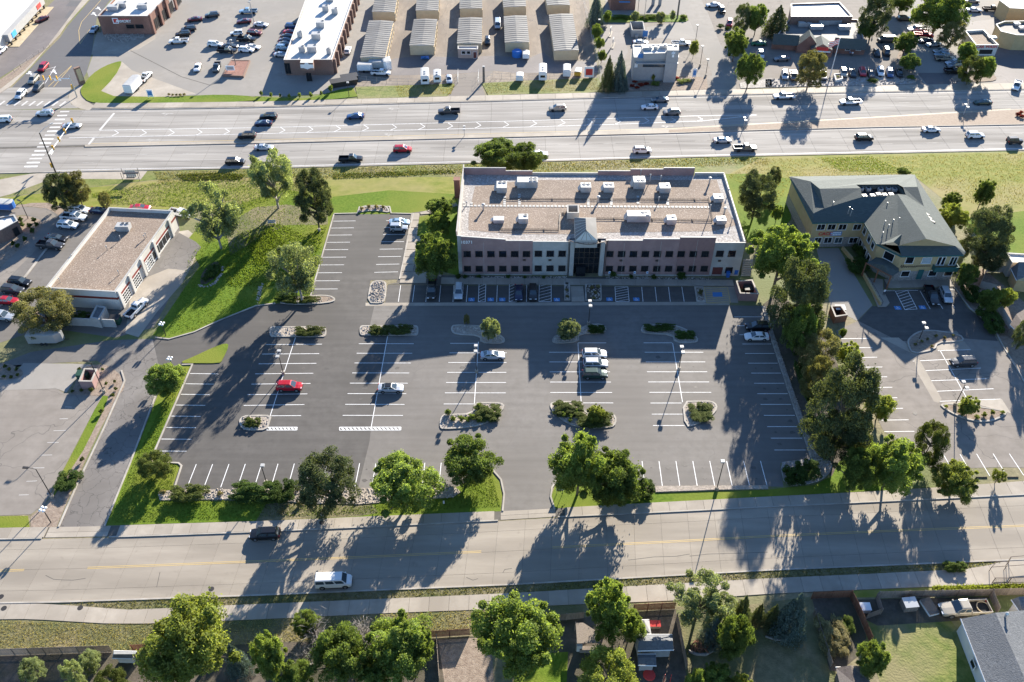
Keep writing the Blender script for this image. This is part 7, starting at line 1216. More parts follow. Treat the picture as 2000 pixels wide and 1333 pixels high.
# tall grass, weeds and leaf litter as masses --------------------------------------------------------
def tufts(px, n, h, mat, name, label, w=.16, z=.02):
    poly = wpl(px); P = np.array(scatter(poly, n, RNG)); m = len(P); hh = h*(.5+NR.random(m)); a = NR.random(m)*6.28; ln = NR.normal(size=(m, 2))*h*.5
    B = np.stack([P[:, 0], P[:, 1], np.full(m, z)], 1); u = np.stack([np.cos(a), np.sin(a), np.zeros(m)], 1)*w*(.6+.8*NR.random(m))[:, None]; T = B+np.stack([ln[:, 0], ln[:, 1], hh], 1)
    V = np.stack([B-u, B+u, T+u*.35, T-u*.35], 1).reshape(-1, 3); me = npmesh(name, V, np.arange(len(V)).reshape(-1, 4), M[mat]); return tag(link(name, me), label, 'grass', None, 'stuff')
tufts([(300,336),(560,331),(900,322),(1060,318),(1380,309),(1500,308),(1500,318),(900,340),(560,350),(310,358)], 6000, .13, 'juniper', 'grass', 'rough dark grass in the roadside ditch', .07)
tufts([(300,336),(560,331),(900,322),(1060,318),(1380,309),(1500,308),(1500,322),(900,342),(560,352),(310,360)], 7000, .15, 'straw', 'grass', 'dry grass blades in the roadside ditch', .08)
tufts([(345,342),(420,338),(480,342),(470,352),(360,354)], 1200, .25, 'juniper', 'weeds', 'dark weed patch in the ditch left of the cottonwood', .14); tufts([(650,340),(760,336),(880,332),(890,338),(760,346),(650,350)], 1200, .2, 'juniper', 'weeds', 'dark weed band in the ditch behind the north bays', .12)
tufts([(420,520),(470,455),(540,435),(600,460),(640,440),(600,545),(530,560),(450,560)], 6000, .22, 'grass_blade', 'grass', 'long lawn grass around the pale trees', .10)
tufts([(480,470),(530,445),(560,480),(545,515),(500,520)], 1500, .4, 'grass_blade', 'grass', 'reedy tall grass mound', .08)
tufts([(1420,345),(1500,310),(2080,298),(2080,400),(1900,400),(1780,345),(1545,350),(1520,400)], 9000, .12, 'straw', 'grass', 'dry meadow grass right of the office', .08)
tufts([(1600,308),(1700,305),(1780,340),(1640,335)], 2500, .12, 'grass_blade', 'grass', 'bright green meadow streak behind clinic', .07)
tufts([(1820,1146),(1934,1144),(2050,1141),(2050,1158),(1830,1164)], 3500, .32, 'leaf_yellow', 'weeds', 'yellow-green weeds on the right bank', .09)
tufts([(130,1179),(500,1165),(1000,1144),(1500,1116),(1970,1097),(1885,1112),(1500,1130),(1000,1158),(500,1180),(250,1190)], 6000, .12, 'leaf_olive', 'grass', 'short rough grass on the street verge', .06)
tufts([(0,1212),(209,1220),(500,1212),(770,1199),(959,1192),(1000,1225),(400,1265),(0,1278)], 12000, .11, 'straw', 'grass', 'dry grass on the bank below path', .045)
tufts([(170,380),(300,358),(560,350),(640,380),(560,380),(470,410),(360,405),(220,400)], 8000, .16, 'grass_blade', 'grass', 'meadow grass behind the garage', .08)
tufts([(770,168),(890,166),(880,185),(780,190)], 3000, .14, 'straw', 'grass', 'dry verge grass before the storage yard, left', .09); tufts([(945,164),(1165,155),(1170,178),(950,184)], 5000, .14, 'straw', 'grass', 'dry verge grass before the storage yard, right', .09)
tufts([(370,500),(480,400),(560,375),(650,390),(605,585),(500,597),(400,640),(330,655)], 12000, .12, 'grass_blade', 'grass', 'mown lawn blades on the sloping lawn', .07)
tufts([(352,720),(365,720),(300,880),(345,910),(335,955),(530,985),(700,990),(880,965),(960,925),(978,990),(700,1005),(215,1022),(260,905)], 12000, .10, 'grass_blade', 'grass', 'mown lawn blades along the front lawn', .06)
# stone fill -------------------------------------------------------------------------------------------
def rubble(px, n, s, label, mat='stone', z=.1):
    mb = MB(); poly = wpl(px)
    for x, y in scatter(poly, n, RNG):
        q = RNG.uniform(*s); a = RNG.uniform(0, 3.14); ca, sa = math.cos(a)*q, math.sin(a)*q; t = RNG.uniform(.5,.9); h = q*RNG.uniform(.5,.9)
        mb.add([(x+ca,y+sa,z),(x-sa*t,y+ca*t,z+h*.3),(x-ca,y-sa,z),(x+sa*t,y-ca*t,z+h*.2),(x+ca*.2,y+sa*.2,z+h)], [(0,1,4),(1,2,4),(2,3,4),(3,0,4)])
    solo('rubble', mb, M[mat], label, 'stones', None, 'stuff')
rubble([(1489,601),(1494,598),(1512,655),(1548,760),(1590,880),(1602,895),(1584,896),(1540,768),(1506,664)], 1300, (.1,.24), 'grey stones in the edging strip right of the lot')
rubble([(310,962),(336,958),(890,953),(900,962),(885,972),(700,986),(600,984),(500,975),(312,978)], 1100, (.12,.3), 'pale stones in the border along the lower bays')
rubble(Q(1,790,270,830,255,1100,250,1110,290,960,330,850,320), 420, (.2,.5), 'large boulders below the brick corner shop', 'stone', .03); rubble([(500,860),(500,878),(505,890),(515,880),(515,866)], 30, (.15,.3), 'loose stones') if False else None
rubble([(897,540),(1110,541),(1112,545),(897,545)], 260, (.1,.25), 'stones under the office front wall, left of entrance', 'stone', .02); rubble([(1182,541),(1390,543),(1390,548),(1182,546)], 260, (.1,.25), 'stones under the office front wall, right of entrance', 'stone', .02)
rubble([(1530,905),(1600,898),(1625,906),(1615,928),(1590,942),(1535,948)], 420, (.1,.24), 'grey stones in the corner planter', 'stone', .15); rubble(Q(5,1515,890,1525,880,1560,905,1640,870,1690,800,1700,740,1712,745,1700,810,1650,880,1580,915,1530,905), 60, (.2,.4), 'pale boulders edging the kidney shrub bed on the lawn', 'stone', .02); rubble(Q(6,0,1020,20,900,60,870,40,960,20,1040), 60, (.15,.3), 'stone trickle on the lawn', 'stone', .02)
rubble(Q(4,-20,612,500,602,1100,582,1130,638,860,653,-20,670), 500, (.2,.45), 'stones on the diner strip', 'stone', .13)
# ================================================================== STREET FURNITURE
def lamp(bx, by, ty, label, heads=2, hd='box', base=True, arm=None, mat='dark_metal', group='car park lamp posts', r=.07):
    b = G(bx, by); h = HG(bx, by, ty); t = thing('lamp_post', label, 'lamp post', b, 0, group)
    if base: part('footing', MB().tube([(b[0],b[1],0),(b[0],b[1],.75)], .32, 10), M['concrete'], t)
    part('pole', MB().tube([(b[0],b[1],.75 if base else 0),(b[0],b[1],h)], [r*1.25, r], 8), M[mat], t)
    if arm:
        e = (b[0]+arm[0], b[1]+arm[1], h+.3); part('arm', MB().tube([(b[0],b[1],h),(b[0]+arm[0]*.5,b[1]+arm[1]*.5,h+.25),e], .05, 6), M[mat], t); part('lamp_head', MB().obox(e, math.atan2(arm[1],arm[0]), .45, .18, h+.2, h+.38), M[mat], t)
    elif hd == 'box':
        for s in ((-1,1) if heads == 2 else (0,)):
            y = b[1]+s*.75+(0 if heads == 2 else .5)
            if heads == 2: part('arm', MB().tube([(b[0],b[1],h-.05),(b[0],y-s*.3,h-.05)], .04, 5), M[mat], t)
            else: part('arm', MB().tube([(b[0],b[1],h-.05),(b[0],y-.2,h-.05)], .04, 5), M[mat], t)
            o = part('lamp_head', MB().box(b[0]-.32,b[0]+.32,y-.3,y+.3,h-.16,h+.14), M['hvac'], t)
    else:
        for i in range(heads):
            a = i*2*math.pi/heads+.6; c = (b[0]+.42*math.cos(a), b[1]+.42*math.sin(a)); part('arm', MB().tube([(b[0],b[1],h-.35),(c[0],c[1],h-.2)], .035, 5), M[mat], t); part('globe', MB().tube([(c[0],c[1],h-.2),(c[0],c[1],h-.05),(c[0],c[1],h+.12),(c[0],c[1],h+.25)], [.12,.24,.24,.1], 10), M['sign_white'], t, True)
    return t
lamp(553.5,731,691,'twin-head lamp post beside the red crossover'); lamp(1325.5,723,683,'twin-head lamp post in the right-hand double row'); lamp(931,728,681,'twin-head lamp post beside the lone silver sedan'); lamp(1399.5,957,906,'single-head lamp post at the lower right bays',1); lamp(521,945,914,'single-head lamp post above the clipped hedge',1); lamp(860,539,497,'single-head lamp post at the left corner of office',1); lamp(1149.5,634,593,'lamp post on the island facing the glass entrance',2); lamp(624,452,431,'single-head lamp post beside the dark pine on the lawn',1); lamp(583,594,572,'lamp post on the nose island under the silver tree',1)
lamp(324,656,633,'four-globe lamp post at the corner of curved drive',4,'globe',False); lamp(340,725,701,'four-globe lamp post behind the round tree',4,'globe',False); lamp(99.5,1021,995,'four-globe lamp post beside the street at the lower left',4,'globe',False)
lamp(102.6,972.6,917,'tall gooseneck lamp leaning over the lower left lot',1,'box',True,(-1.6,.1)); lamp(204,767,709,'tall gooseneck lamp beside the pink bin enclosure',1,'box',True,(-1.0,.2)); lamp(1864.4,793,752,'lamp post with white twin heads on the crescent island',2); lamp(55,427,395,'leaning lamp post at the loop lane bed',1,'box',False,(-.5,.3))
lamp(1793,668,636,'lamp post on the curved gravel island before the clinic',2,'box',True)
for bx, by, ty, lb in ((907,267,250,'double-arm street lamp on the narrow median, centre'),(1452,250,233,'double-arm street lamp on the median behind silver sedan'),(1881,226,207,'double-arm street lamp on the wide paved median')): lamp(bx,by,ty,lb,2,'box',False,None,'galv','median street lamps')
lamp(682,189,163,'black lamp post on the verge near the dumpster',1,'box',False); lamp(498,55,2,'tall lamp mast on the red planted retail island',2,'box',False,None,'galv','retail lot masts',.1); lamp(461,130,80,'slanted-shadow lamp mast in the red sign bed',1,'box',False,None,'old_wood','retail lot masts',.1)
lamp(1258,40,0,'thin pole behind the coffee stand trash enclosure',1,'box',False,None,'old_wood','service poles'); lamp(1322.5,37,-20,'stout sign pole with pale base above the coffee stand',1,'box',True,None,'old_wood','service poles',.25); lamp(1358,84,51,'thin lamp post right of the white pickup at coffee stand',1,'box',False,None,'dark_metal','service poles'); lamp(1367,130,92,'thin lamp post at the coffee stand walk',1,'box',True,None,'dark_metal','service poles'); lamp(1378,150,118,'lamp post at the coffee stand corner bed',1,'box',True,None,'dark_metal','service poles'); lamp(1287,150,106,'black lamp post in front of the coffee stand',1,'box',False,None,'dark_metal','service poles'); lamp(945,160,132,'square dark gate post at the yard entry',1,'box',False,None,'old_wood','service poles',.3); lamp(1169,69,40,'thin lamp post beside the coffee stand spruce',1,'box',False,None,'dark_metal','service poles'); lamp(1245,32,0,'second thin pole near the blue awning shop',1,'box',False,None,'dark_metal','service poles')
# flag pole at the diner
b = G(1621,150); h = HG(1621,150,74); fp = thing('flag_pole', 'tall white flag pole with striped flag before the diner', 'flag pole', b); part('pole', MB().tube([(b[0],b[1],0),(b[0],b[1],h)], [.16,.08], 8), M['white_metal'], fp)
mb = MB(); n = 8
for i in range(n):
    x0, x1 = b[0]-.1-2.6*i/n, b[0]-.1-2.6*(i+1)/n; y0, y1 = b[1]+.25*math.sin(i*.9), b[1]+.25*math.sin((i+1)*.9)
    for k in range(7): z0 = h-.3-.26*k-.12*i; mb.add([(x0,y0,z0),(x1,y1,z0-.12),(x1,y1,z0-.38),(x0,y0,z0-.26)], [(0,1,2,3)], k % 2)
part('flag', mb, [M['sign_red'], M['sign_white']], fp)
# traffic signals
def signal(bx, by, ty, arm_px, heads, label, lamparm=True):
    b = G(bx, by); h = HG(bx, by, ty); t = thing('traffic_signal', label, 'traffic light', b); part('pole', MB().tube([(b[0],b[1],0),(b[0],b[1],h)], [.2,.13], 8), M['galv' if not lamparm else 'dark_metal'], t)
    (ax, ay, az), (ex, ey) = arm_px; a = (b[0], b[1], az); e = G(ex, ey, az+.4); part('mast_arm', MB().tube([a, e], [.14,.08], 8), M['white_metal'], t)
    d = Vector((e[0]-a[0], e[1]-a[1])); an = math.atan2(d.y, d.x)
    for k in heads:
        c = lerp(a, e, k); o = part('signal_head', MB().obox((c[0],c[1]), an, .12, .22, c[2]-.5, c[2]+.75), M['signal_yellow'], t)
        for i, m in enumerate(('tail_lamp','signal_yellow','bin_green')): part('lens', MB().tube([(c[0]+.22*math.sin(an)-.001,c[1]-.22*math.cos(an),c[2]+.5-.4*i),(c[0]+.26*math.sin(an),c[1]-.26*math.cos(an),c[2]+.5-.4*i)], .12, 8), M[m], o)
    part('signal_head', MB().obox((b[0]-.35,b[1]), 0, .2, .18, 2.6, 3.8), M['signal_yellow'], t)
    c = lerp(a, e, .12 if lamparm else .5); part('street_sign', MB().obox((c[0],c[1]), an, .9, .03, c[2]-.75, c[2]-.25), M['sign_white'], t)
    if lamparm: part('lamp_arm', MB().tube([(b[0],b[1],h-.05),(b[0]+.8,b[1]+1.6,h+.5),(b[0]+1.6,b[1]+3.2,h+.6)], .05, 6), M['galv'], t); part('lamp_head', MB().obox((b[0]+1.7,b[1]+3.5), 1.1, .45, .16, h+.5, h+.66), M['hvac'], t)
signal(112,345,260,((95,299,6.2),(142,235)),(.18,.42,.66,.98),'traffic signal mast with four yellow heads reaching over the highway'); signal(150.5,190,147,((135,149,5.6),(85,153)),(.5,.75,1.0),'traffic signal mast over the side street beside the pylon sign',False)
# pylon and ground signs
py = thing('pylon_sign', 'stone pylon sign with cream panel at the corner lawn', 'sign', G(160,164)); c = G(161,165); hp = HG(161,165,132); part('pylon', MB().obox(c, .9, .85, .4, 0, hp), M['brick_brown'], py); part('panel', MB().obox((c[0]+.33,c[1]-.26), .9, .65, .03, 1.2, hp-.4), M['tan_wall'], py)
def panel_sign(px, py_, label, w, h, z, mat='sign_white', name='panel_sign', legs=True, cat='sign', extra=None, ang=0):
    c = G(px, py_); t = thing(name, label, cat, c)
    for s in (-1, 1): part('leg', MB().tube([(c[0]+s*w*.4*math.cos(ang),c[1]+s*w*.4*math.sin(ang),0),(c[0]+s*w*.4*math.cos(ang),c[1]+s*w*.4*math.sin(ang),z+h*.9)], .05, 5), M['galv'], t)
    p = part('board', MB().obox((c[0]+.08*math.sin(ang),c[1]-.08*math.cos(ang)), ang, w/2, .04, z, z+h), M[mat], t)
    if extra: part('board_print', MB().obox((c[0]+.13*math.sin(ang),c[1]-.13*math.cos(ang)), ang, w*.36, .008, z+h*.2, z+h*.8), M[extra], p)
    return t
panel_sign(296,193,'blue and white panel sign on the retail verge',1.7,2.2,.6,extra='paint_blue'); panel_sign(1355,153,'white totem sign with blue cap at the coffee stand corner',1.2,2.6,.4,extra='paint_blue'); panel_sign(452,144,'white marquee sign with red star mast in the red bed',2.6,1.5,1.0,extra='hvac'); panel_sign(1150,152,'tall red and white A-frame sign by the yard fence',2.8,3.2,.2,extra='sign_red')
for x, lb in ((1189,'left'),(1238,'middle'),(1262.5,'right')): panel_sign(x,545,'white accessible parking sign before the office, '+lb+' of three',.42,.6,1.5,extra='paint_blue',name='parking_sign')
panel_sign(630,1008,'small white stand sign on the lawn by the street',.5,.8,.1); panel_sign(867,984,'thin white marker post on the shaded lawn',.25,.7,.1); panel_sign(1093,965,'pale blue notice stand beside the entrance drive',1.2,.5,1.0); panel_sign(1915,595,'small white notice beside the clinic lot kerb',.5,.5,.5)
b = G(894,385); ob = one('brick_pylon', MB().box(b[0]-.7,b[0]+.7,b[1]-.7,b[1]+.7,0,5.0).box(b[0]-.8,b[0]+.8,b[1]-.8,b[1]+.8,5.001,5.2), M['brick'], 'slim brick pylon beside the left wall of the office', 'pylon')
# red raised bed in the retail lot and planter at the diner
rb = thing('raised_bed', 'raised bed of red mulch holding the marquee sign', 'planter', G(462,137)); w = ccw(wpl(Q(1,1705,590,1868,598,1918,475,1770,475))); mb = MB(); band(mb, w, 0, .35, 0, .6, True); part('wall', mb, M['brick_brown'], rb); part('bed', MB().sheet(offset(w, .35), .5), M['red_mulch'], rb)
rb = thing('raised_bed', 'red mulch island under the tall retail mast', 'planter', G(497,60)); w = ccw(wpl([(481,68),(510,67),(514,56),(489,55)])); mb = MB(); band(mb, w, 0, .3, 0, .3, True); part('wall', mb, M['brick_brown'], rb); part('bed', MB().sheet(offset(w, .3), .2), M['red_mulch'], rb)
pl = thing('stone_planter', 'white stone planter box at the flag pole foot', 'planter', G(1632,157)); w = ccw(wpl([(1627,150),(1642,148),(1645,159),(1631,163)])); mb = MB(); band(mb, w, 0, .3, 0, .9, True); part('wall', mb, M['white_wall'], pl); part('soil', MB().sheet(offset(w, .3), .7), M['soil'], pl)
# bins and boxes
def boxthing(name, px, py_, w, d, h, label, mat, cat, lid=None, ang=0, taper=.9):
    c = G(px, py_); t = thing(name, label, cat, c, ang)
    part_local('body', MB().add([(-w/2*taper,-d/2*taper,0),(w/2*taper,-d/2*taper,0),(w/2*taper,d/2*taper,0),(-w/2*taper,d/2*taper,0),(-w/2,-d/2,h),(w/2,-d/2,h),(w/2,d/2,h),(-w/2,d/2,h)], [(0,1,5,4),(1,2,6,5),(2,3,7,6),(3,0,4,7),(0,3,2,1)]), M[mat], t)
    part_local('lid', MB().add([(-w/2-.03,-d/2-.03,h),(w/2+.03,-d/2-.03,h),(w/2+.03,d/2+.03,h+.12),(-w/2-.03,d/2+.03,h+.12),(-w/2,-d/2,h-.02),(w/2,-d/2,h-.02),(w/2,d/2,h-.02),(-w/2,d/2,h-.02)], [(0,1,2,3),(4,5,1,0),(5,6,2,1),(6,7,3,2),(7,4,0,3)]), M[lid or mat], t); return t
boxthing('recycling_bin',1421,541,.7,.7,1.2,'shorter blue recycling bin under the office corner window','bin_blue','bin'); boxthing('recycling_bin',1436,537,.8,.8,1.5,'taller blue recycling bin at the office stair','bin_blue','bin'); boxthing('dumpster',228,631,2.0,1.5,1.5,'dark green dumpster at the end of the garage wall','bin_green','dumpster','black'); boxthing('dumpster',165,738,2.2,1.4,1.3,'green bin inside the pink block enclosure','bin_green','dumpster','bin_green'); boxthing('dumpster',1462,572,2.2,1.6,1.4,'black bin inside the brown block enclosure','black','dumpster','black'); boxthing('dumpster',1638,611,2.0,1.4,1.4,'white-lidded bin in the dark wooden enclosure','black','dumpster','white_metal'); boxthing('dumpster',672,166,8.0,2.6,1.6,'long dark rubbish skip at the yard corner','dark_metal','dumpster','dark_metal',.35); boxthing('dumpster',683,158,5.0,2.4,1.6,'second dark rubbish skip behind the first','black','dumpster','dark_metal',.35)
boxthing('utility_box',1687,1192,1.5,1.2,1.0,'white tarp-tied utility box inside the fence gap','white_metal','box'); boxthing('wood_crate',1773,1186,2.0,1.6,1.3,'low wooden hutch with corrugated top by the dark fence','old_wood','crate','galv',.1,1.0); boxthing('chest',1278,1224,1.6,.9,.8,'red lidded chest in the centre back yard','old_wood','chest','sign_red'); boxthing('pallet_pile',1814,1188,1.6,2.6,.5,'tilted white rack lying in the right back yard','white_metal','rack','old_wood',.25,1.0); boxthing('planter_box',1204,1272,.9,3.0,.6,'long pale planter frame in the centre back yard','old_wood','planter','soil'); boxthing('utility_box',1243,75,1.0,.8,1.0,'small round grey tank beside the trash enclosure','galv','tank')
one('drum', MB().tube([(*G(1010,110)[:2],0),(*G(1010,110)[:2],1.6),(*G(1010,110)[:2],1.9)], [1.6,1.6,1.2], 14), M['tarp_blue'], 'blue round drum in front of the fourth storage row', 'tank')
one('tarp_pile', MB().add([(*G(822,116)[:2],0),(*G(838,116)[:2],0),(*G(838,109)[:2],0),(*G(822,110)[:2],0),(*G(830,111,1.6)[:2],1.6)], [(0,1,4),(1,2,4),(2,3,4),(3,0,4)]), M['tarp_blue'], 'dark blue tarp heap against the second storage row', 'tarp')
# drive-through order islands at the coffee stand
for i, (x, y, lb) in enumerate(((1192,68,'menu canopy island, upper one in the drive-through lane'),(1197,90,'menu canopy island, lower one in the drive-through lane'))):
    c = G(x, y); t = thing('menu_island', lb, 'menu island', c); part('kerb', MB().obox(c, 1.35, 2.4, .5, .005, .18), M['concrete'], t); part('post', MB().tube([(c[0],c[1],.18),(c[0],c[1],2.6)], .09, 6), M['galv'], t); part('panel', MB().obox(c, 1.35, .9, .12, 1.2, 2.5), M['hvac'], t)
t = thing('fuel_pumps', 'pair of fuel pump posts above the planted bank', 'fuel pump', G(*Q(3,1105,50)[0]))
for x in (1078, 1130): c = G(*Q(3,x,42)[0]); part('pump', MB().obox(c, 0, .5, .35, .02, 2.2), M['grey_wall'], t); part('hood', MB().obox(c, 0, .6, .45, 2.201, 2.4), M['dark_metal'], t)
# fences ---------------------------------------------------------------------------------------------
def fence(px, h, label, mat='cedar', pitch=2.4, closed=False, gap=.02, bw=.14, top=False, name='board_fence'):
    w = wpl(px); t = thing(name, label, 'fence', (*w[0], 0))
    for a, b in zip(w[:-1], w[1:]):
        d = Vector(b)-Vector(a); L = d.length; n = max(1, round(L/pitch)); an = math.atan2(d.y, d.x)
        for i in range(n):
            p, q = lerp(a, b, i/n), lerp(a, b, (i+1)/n); mb = MB(); m = max(1, int(L/n/(bw+gap)))
            part('post', MB().obox(p, an, .06, .06, 0, h+.08), M[mat], t)
            for k in range(m): c = lerp(p, q, (k+.5)/m); mb.obox(c, an, bw/2, .012, .05, h+RNG.uniform(-.03,.03))
            o = part('board_panel', mb, M[mat], t); o['kind'] = 'stuff'
            for z in (.4, h-.35): c = lerp(p, q, .5); part('rail', MB().obox((c[0]-.04*math.sin(an), c[1]+.04*math.cos(an)), an, L/n/2-.07, .02, z, z+.09), M[mat], t)
    return t
fence([(-60,1283),(0,1281),(90,1278),(220,1274)],1.9,'dark board fence along the left back yard','old_wood'); fence([(262,1273),(290,1271)],1.9,'reddish fence stub right of the small garden shed'); fence([(839,1246),(918,1241)],1.9,'red-brown fence behind the bare soil yard'); fence([(853,1250),(858,1330)],1.5,'thin pale fence on the left of the bare soil yard','old_wood'); fence([(1072,1215),(1140,1208)],1.8,'shaded board fence left of the play shed','old_wood'); fence([(1237,1194),(1318,1190)],1.9,'brown fence at the top of the centre back yard'); fence([(1321,1210),(1340,1310)],1.8,'weathered side fence beside the fallen leaves pile','old_wood')
fence([(1584,1170),(1659,1167),(1676,1202),(1699,1258)],1.9,'bright red cedar fence forming the corner of the narrow yard'); fence([(1588,1200),(1606,1255),(1622,1305)],1.5,'grey fence on the left of the narrow yard','old_wood'); fence([(1712,1169),(1800,1167),(1900,1165),(1997,1162),(2060,1158)],1.9,'long dark fence below the weedy bank on the right','old_wood'); fence([(1710,1170),(1719,1200),(1690,1210)],1.6,'short leaning fence around the tied utility box','old_wood'); fence([(1932,1166),(1946,1200)],1.8,'fence between the old pickup and the house','old_wood')
fence([(1912,562),(1925,532),(1974,533)],1.8,'pale patio wall fence at the right edge','grey_wall',gap=.004); fence([(1912,562),(1942,570)],1.8,'return of the pale patio fence','grey_wall',gap=.004); fence([(1948,605),(1982,663)],1.8,'white vinyl fence beside the brown roofed shed','white_wall',gap=.004)
def chain(px, h, label, mat='galv', name='wire_fence', pitch=3.0):
    w = wpl(px); t = thing(name, label, 'fence', (*w[0], 0))
    for a, b in zip(w[:-1], w[1:]):
        L = (Vector(b)-Vector(a)).length; n = max(1, round(L/pitch))
        for i in range(n+1): p = lerp(a, b, i/n); part('post', MB().tube([(p[0],p[1],0),(p[0],p[1],h)], .035, 5), M[mat], t)
        for z in (h-.03, h*.5, .12): part('rail', MB().tube([(a[0],a[1],z),(b[0],b[1],z)], .02, 4), M[mat], t)
    return t
chain(Q(2,775,625,1000,645,1250,650,1540,640),1.8,'wire fence along the front of the storage yard'); chain(Q(2,1545,640,1548,570),1.8,'wire gate leaf at the left of yard entry'); chain(Q(2,1705,575,1700,650,1800,620),1.8,'folded wire gate at the right of yard entry'); chain(Q(3,-150,605,200,615,460,600,660,590),1.8,'wire fence along the yard right of the entry'); chain(Q(1,110,560,160,520,260,440,380,360),1.1,'low wire fence along the strip mall forecourt edge','dark_metal'); chain(Q(3,540,0,600,250,660,500,680,640),2.4,'tall fence between the storage yard and coffee stand','white_wall',pitch=4); chain(Q(2,205,570,350,568,470,575),1.0,'bollard rail before the long shop row'); chain(Q(4,20,640,180,635,460,628,700,620),1.2,'low rail posts along the diner stone strip','dark_metal',pitch=5)
# steel pipe barrier over the culvert at the lower right
t = thing('pipe_barrier', 'brown steel pipe barrier with bars over the culvert path', 'railing', G(1940,1140)); a, b, c, d = G(1937,1140), G(1968,1140), G(2010,1139), G(1975,1105)
for p in (a, b, c): part('post', MB().tube([p, (p[0],p[1],1.6)], .06, 6), M['frame_bronze'], t)
for z in (.2, 1.55): part('rail', MB().tube([(a[0],a[1],z),(b[0],b[1],z),(c[0],c[1],z)], .05, 6), M['frame_bronze'], t)
for i in range(36): p = lerp(a, c, i/36); part('bar', MB().tube([(p[0],p[1],.2),(p[0],p[1],1.55)], .015, 4), M['frame_bronze'], t)
for p0, p1 in (((1937,1108),(1946,1098)),((1946,1098),(1970,1097)),((1970,1097),(1975,1088)),((1975,1088),(2010,1085)),((1968,1104),(1975,1088)),((1937,1108),(1966,1106)),((1966,1106),(2010,1103))): part('rail', MB().tube([G(*p0,1.2), G(*p1,1.2)], .05, 6), M['frame_bronze'], t)
for p0 in ((1937,1108),(1970,1097),(1975,1088),(1966,1106)): g = G(*p0,1.2); part('post', MB().tube([(g[0],g[1],0),g], .05, 6), M['frame_bronze'], t)
# wheel stops in the clinic lot
for x, lb in ((1917,'dark wheel stop left of the sapling in the clinic lot'),(1978,'dark wheel stop right of the sapling in the clinic lot')):
    c = G(x, 933); t = one('wheel_stop', MB().add([(c[0]-.95,c[1]-.1,.02),(c[0]+.95,c[1]-.1,.02),(c[0]+.95,c[1]+.1,.02),(c[0]-.95,c[1]+.1,.02),(c[0]-.9,c[1]-.06,.16),(c[0]+.9,c[1]-.06,.16),(c[0]+.9,c[1]+.06,.16),(c[0]-.9,c[1]+.06,.16)], [(4,5,6,7),(0,1,5,4),(1,2,6,5),(2,3,7,6),(3,0,4,7)]), M['tyre'], lb, 'wheel stop')
# bike rack, hose coil, swing frame, boulders
t = thing('bike_rack', 'black hoop bicycle rack on the side walk slab', 'bike rack', G(812,524)); c = G(812,526)
for i in range(3): y = c[1]-.7+.7*i; part('hoop', MB().tube([(c[0]-.35,y,.13),(c[0]-.35,y,.8),(c[0],y,1.0),(c[0]+.35,y,.8),(c[0]+.35,y,.13)], .04, 6), M['black'], t)
c = G(1921,1186,1.0); one('hose_coil', MB().tube([(c[0]+.95*math.cos(a),c[1]+.95*math.sin(a),.95+.03*math.sin(3*a)) for a in [i*.314 for i in range(21)]], .09, 6), M['tan_wall'] if 'tan_wall' in M else M['kerb'], 'coil of thick pale hose beside the old pickup', 'hose')
t = thing('swing_frame', 'red swing frame at the bottom of centre back yard', 'swing', G(1300,1328))
for x in (1296, 1308): b = G(x, 1335); part('leg', MB().tube([(b[0],b[1],0),(b[0]+.1,b[1]+.4,1.8)], .05, 6), M['sign_red'], t)
part('beam', MB().tube([(*G(1290,1335)[:2],1.8),(*G(1320,1333)[:2],1.8)], .04, 5), M['dark_metal'], t)
c = G(1268,1319); one('sand_turtle', MB().tube([(c[0],c[1],0),(c[0],c[1],.22),(c[0],c[1],.3)], [.9,.8,.2], 12), M['sign_red'], 'round red paddling shell on the shaded centre yard', 'paddling pool')
t = thing('branch_pile', 'pile of split brown logs beside the weathered side fence', 'log pile', G(1362,1265))
for i in range(22): c = G(1348+RNG.uniform(0,40), 1258+RNG.uniform(0,16)); a = RNG.uniform(0,3.1); z = RNG.uniform(.12,.5); part('log', MB().tube([(c[0]-.5*math.cos(a),c[1]-.5*math.sin(a),z),(c[0]+.5*math.cos(a),c[1]+.5*math.sin(a),z+.1)], .12, 6), M['cedar'], t)
pts = GL([(1345,1272),(1360,1278),(1378,1279),(1390,1272),(1397,1260),(1406,1250)], .12); one('fallen_trunk', MB().tube(pts, [.22,.24,.25,.24,.2,.14], 8), M['bark_grey'], 'curved pale fallen trunk edging the log pile', 'log', smooth=True)
pts = GL([(1495,1243),(1512,1249),(1528,1250),(1545,1246)], .12); one('fallen_trunk', MB().tube(pts, .18, 8), M['bark_grey'], 'curved pale log below the blue spruce', 'log', smooth=True)
c = G(531,438); b = thing('lawn_bench', 'pale bench frame in the tall grass below the cottonwood', 'bench', c); part('seat', MB().obox(c, .1, .9, .25, .42, .48), M['hvac'], b); part('backrest', MB().obox((c[0],c[1]+.3), .1, .9, .04, .5, .95), M['hvac'], b)
for s in (-.8, .8): part('leg', MB().obox((c[0]+s,c[1]), .1, .05, .22, 0, .419), M['galv'], b)
for x, y, lb in ((157,1188,'rusty manhole cover at the path start'),(413,1151,'round manhole cover in the near street'),(2,1166,'manhole cover in the street at the left edge'),(8,1189,'manhole cover at the left end of the path'),(629,1022,'square utility lid in the sidewalk by the stand sign'),(1787,808,'dark drain grate in the clinic lot')):
    c = G(x, y); one('manhole_cover', MB().tube([(c[0],c[1],.02),(c[0],c[1],.085 if y > 1180 else .14 if y < 1030 and y > 1000 else .04)], .42, 14), M['dark_metal'], lb, 'manhole cover')
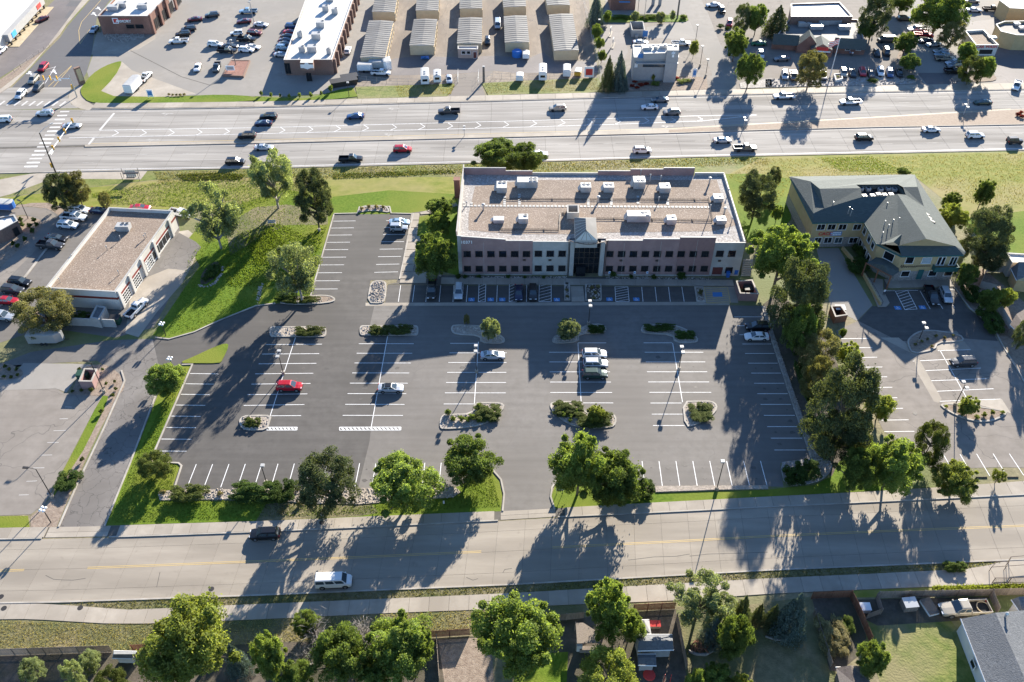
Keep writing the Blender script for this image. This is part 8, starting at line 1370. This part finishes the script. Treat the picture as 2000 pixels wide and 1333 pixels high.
# ------------------------------------------------------------------ people
def person(px, py_, label, shirt, pants, rz=0.0, pose='stand'):
    c = G(px, py_); t = thing('person', label, 'person', (c[0], c[1], .02 if pose == 'stand' else .14), rz)
    if pose == 'stand': J = [(0,0,.95),(0,0,1.2),(0,0,1.42),(0,.02,1.52),(0,.03,1.66),(-.19,0,1.40),(-.26,.02,1.12),(-.24,.12,.88),(.19,0,1.40),(.27,.02,1.12),(.25,.1,.88),(-.1,0,.92),(-.11,.06,.5),(-.11,-.02,.07),(-.11,.14,.04),(.1,0,.92),(.12,-.02,.5),(.13,-.12,.08),(.13,.05,.04)]
    else: J = [(0,0,.48),(0,.02,.75),(0,.05,.97),(0,.07,1.07),(0,.09,1.2),(-.19,.05,.95),(-.26,.12,.7),(-.2,.3,.58),(.19,.05,.95),(.26,.12,.7),(.2,.3,.58),(-.1,.02,.46),(-.12,.42,.48),(-.12,.44,.08),(-.12,.6,.05),(.1,.02,.46),(.12,.42,.48),(.12,.44,.08),(.12,.6,.05)]
    E = [(0,1),(1,2),(2,3),(3,4),(2,5),(5,6),(6,7),(2,8),(8,9),(9,10),(0,11),(11,12),(12,13),(13,14),(0,15),(15,16),(16,17),(17,18)]
    R = [.15,.15,.14,.06,.1,.07,.05,.04,.07,.05,.04,.09,.065,.05,.045,.09,.065,.05,.045]
    me = bpy.data.meshes.new('body'); me.from_pydata(J, E, []); o = link('body', me, t); md = o.modifiers.new('skin', 'SKIN'); sv = me.skin_vertices[0].data
    for i, r in enumerate(R): sv[i].radius = (r, r*.8 if i < 3 else r)
    sv[0].use_root = True; o.modifiers.new('sub', 'SUBSURF').levels = 1; o.modifiers['sub'].render_levels = 1
    ev = o.evaluated_get(bpy.context.evaluated_depsgraph_get()); m2 = bpy.data.meshes.new_from_object(ev); o.modifiers.clear(); o.data = m2; m2.materials.clear()
    for k in ('skin', shirt, pants): m2.materials.append(M[k])
    hz = J[0][2]; nz = J[3][2]-.03
    for p in m2.polygons: z = p.center.z; r = abs(p.center.x); p.material_index = 0 if z > nz or (r > .19 and z < J[6][2]) else (1 if z > hz-.0 and not (pose != 'stand' and p.center.y > .2) else 2); p.use_smooth = True
    h = J[4]; part_local('hair', MB().tube([(h[0],h[1]-.02,h[2]-.02),(h[0],h[1]-.02,h[2]+.07),(h[0],h[1]-.01,h[2]+.12)], [.115,.105,.04], 10), M['hair'], t)
    return t
person(1725,577,'person in white shirt and dark trousers walking on the clinic ramp end','shirt_white','cloth_dark',.3)
person(1659,108,'person in blue sitting outside the diner window','cloth_blue','cloth_dark',3.4,'sit'); person(1664,109,'person in white sitting beside the one in blue','shirt_white','cloth_dark',2.8,'sit'); person(1704,70,'person in dark clothes standing below the tall diner tree','cloth_dark','cloth_blue',3.0)
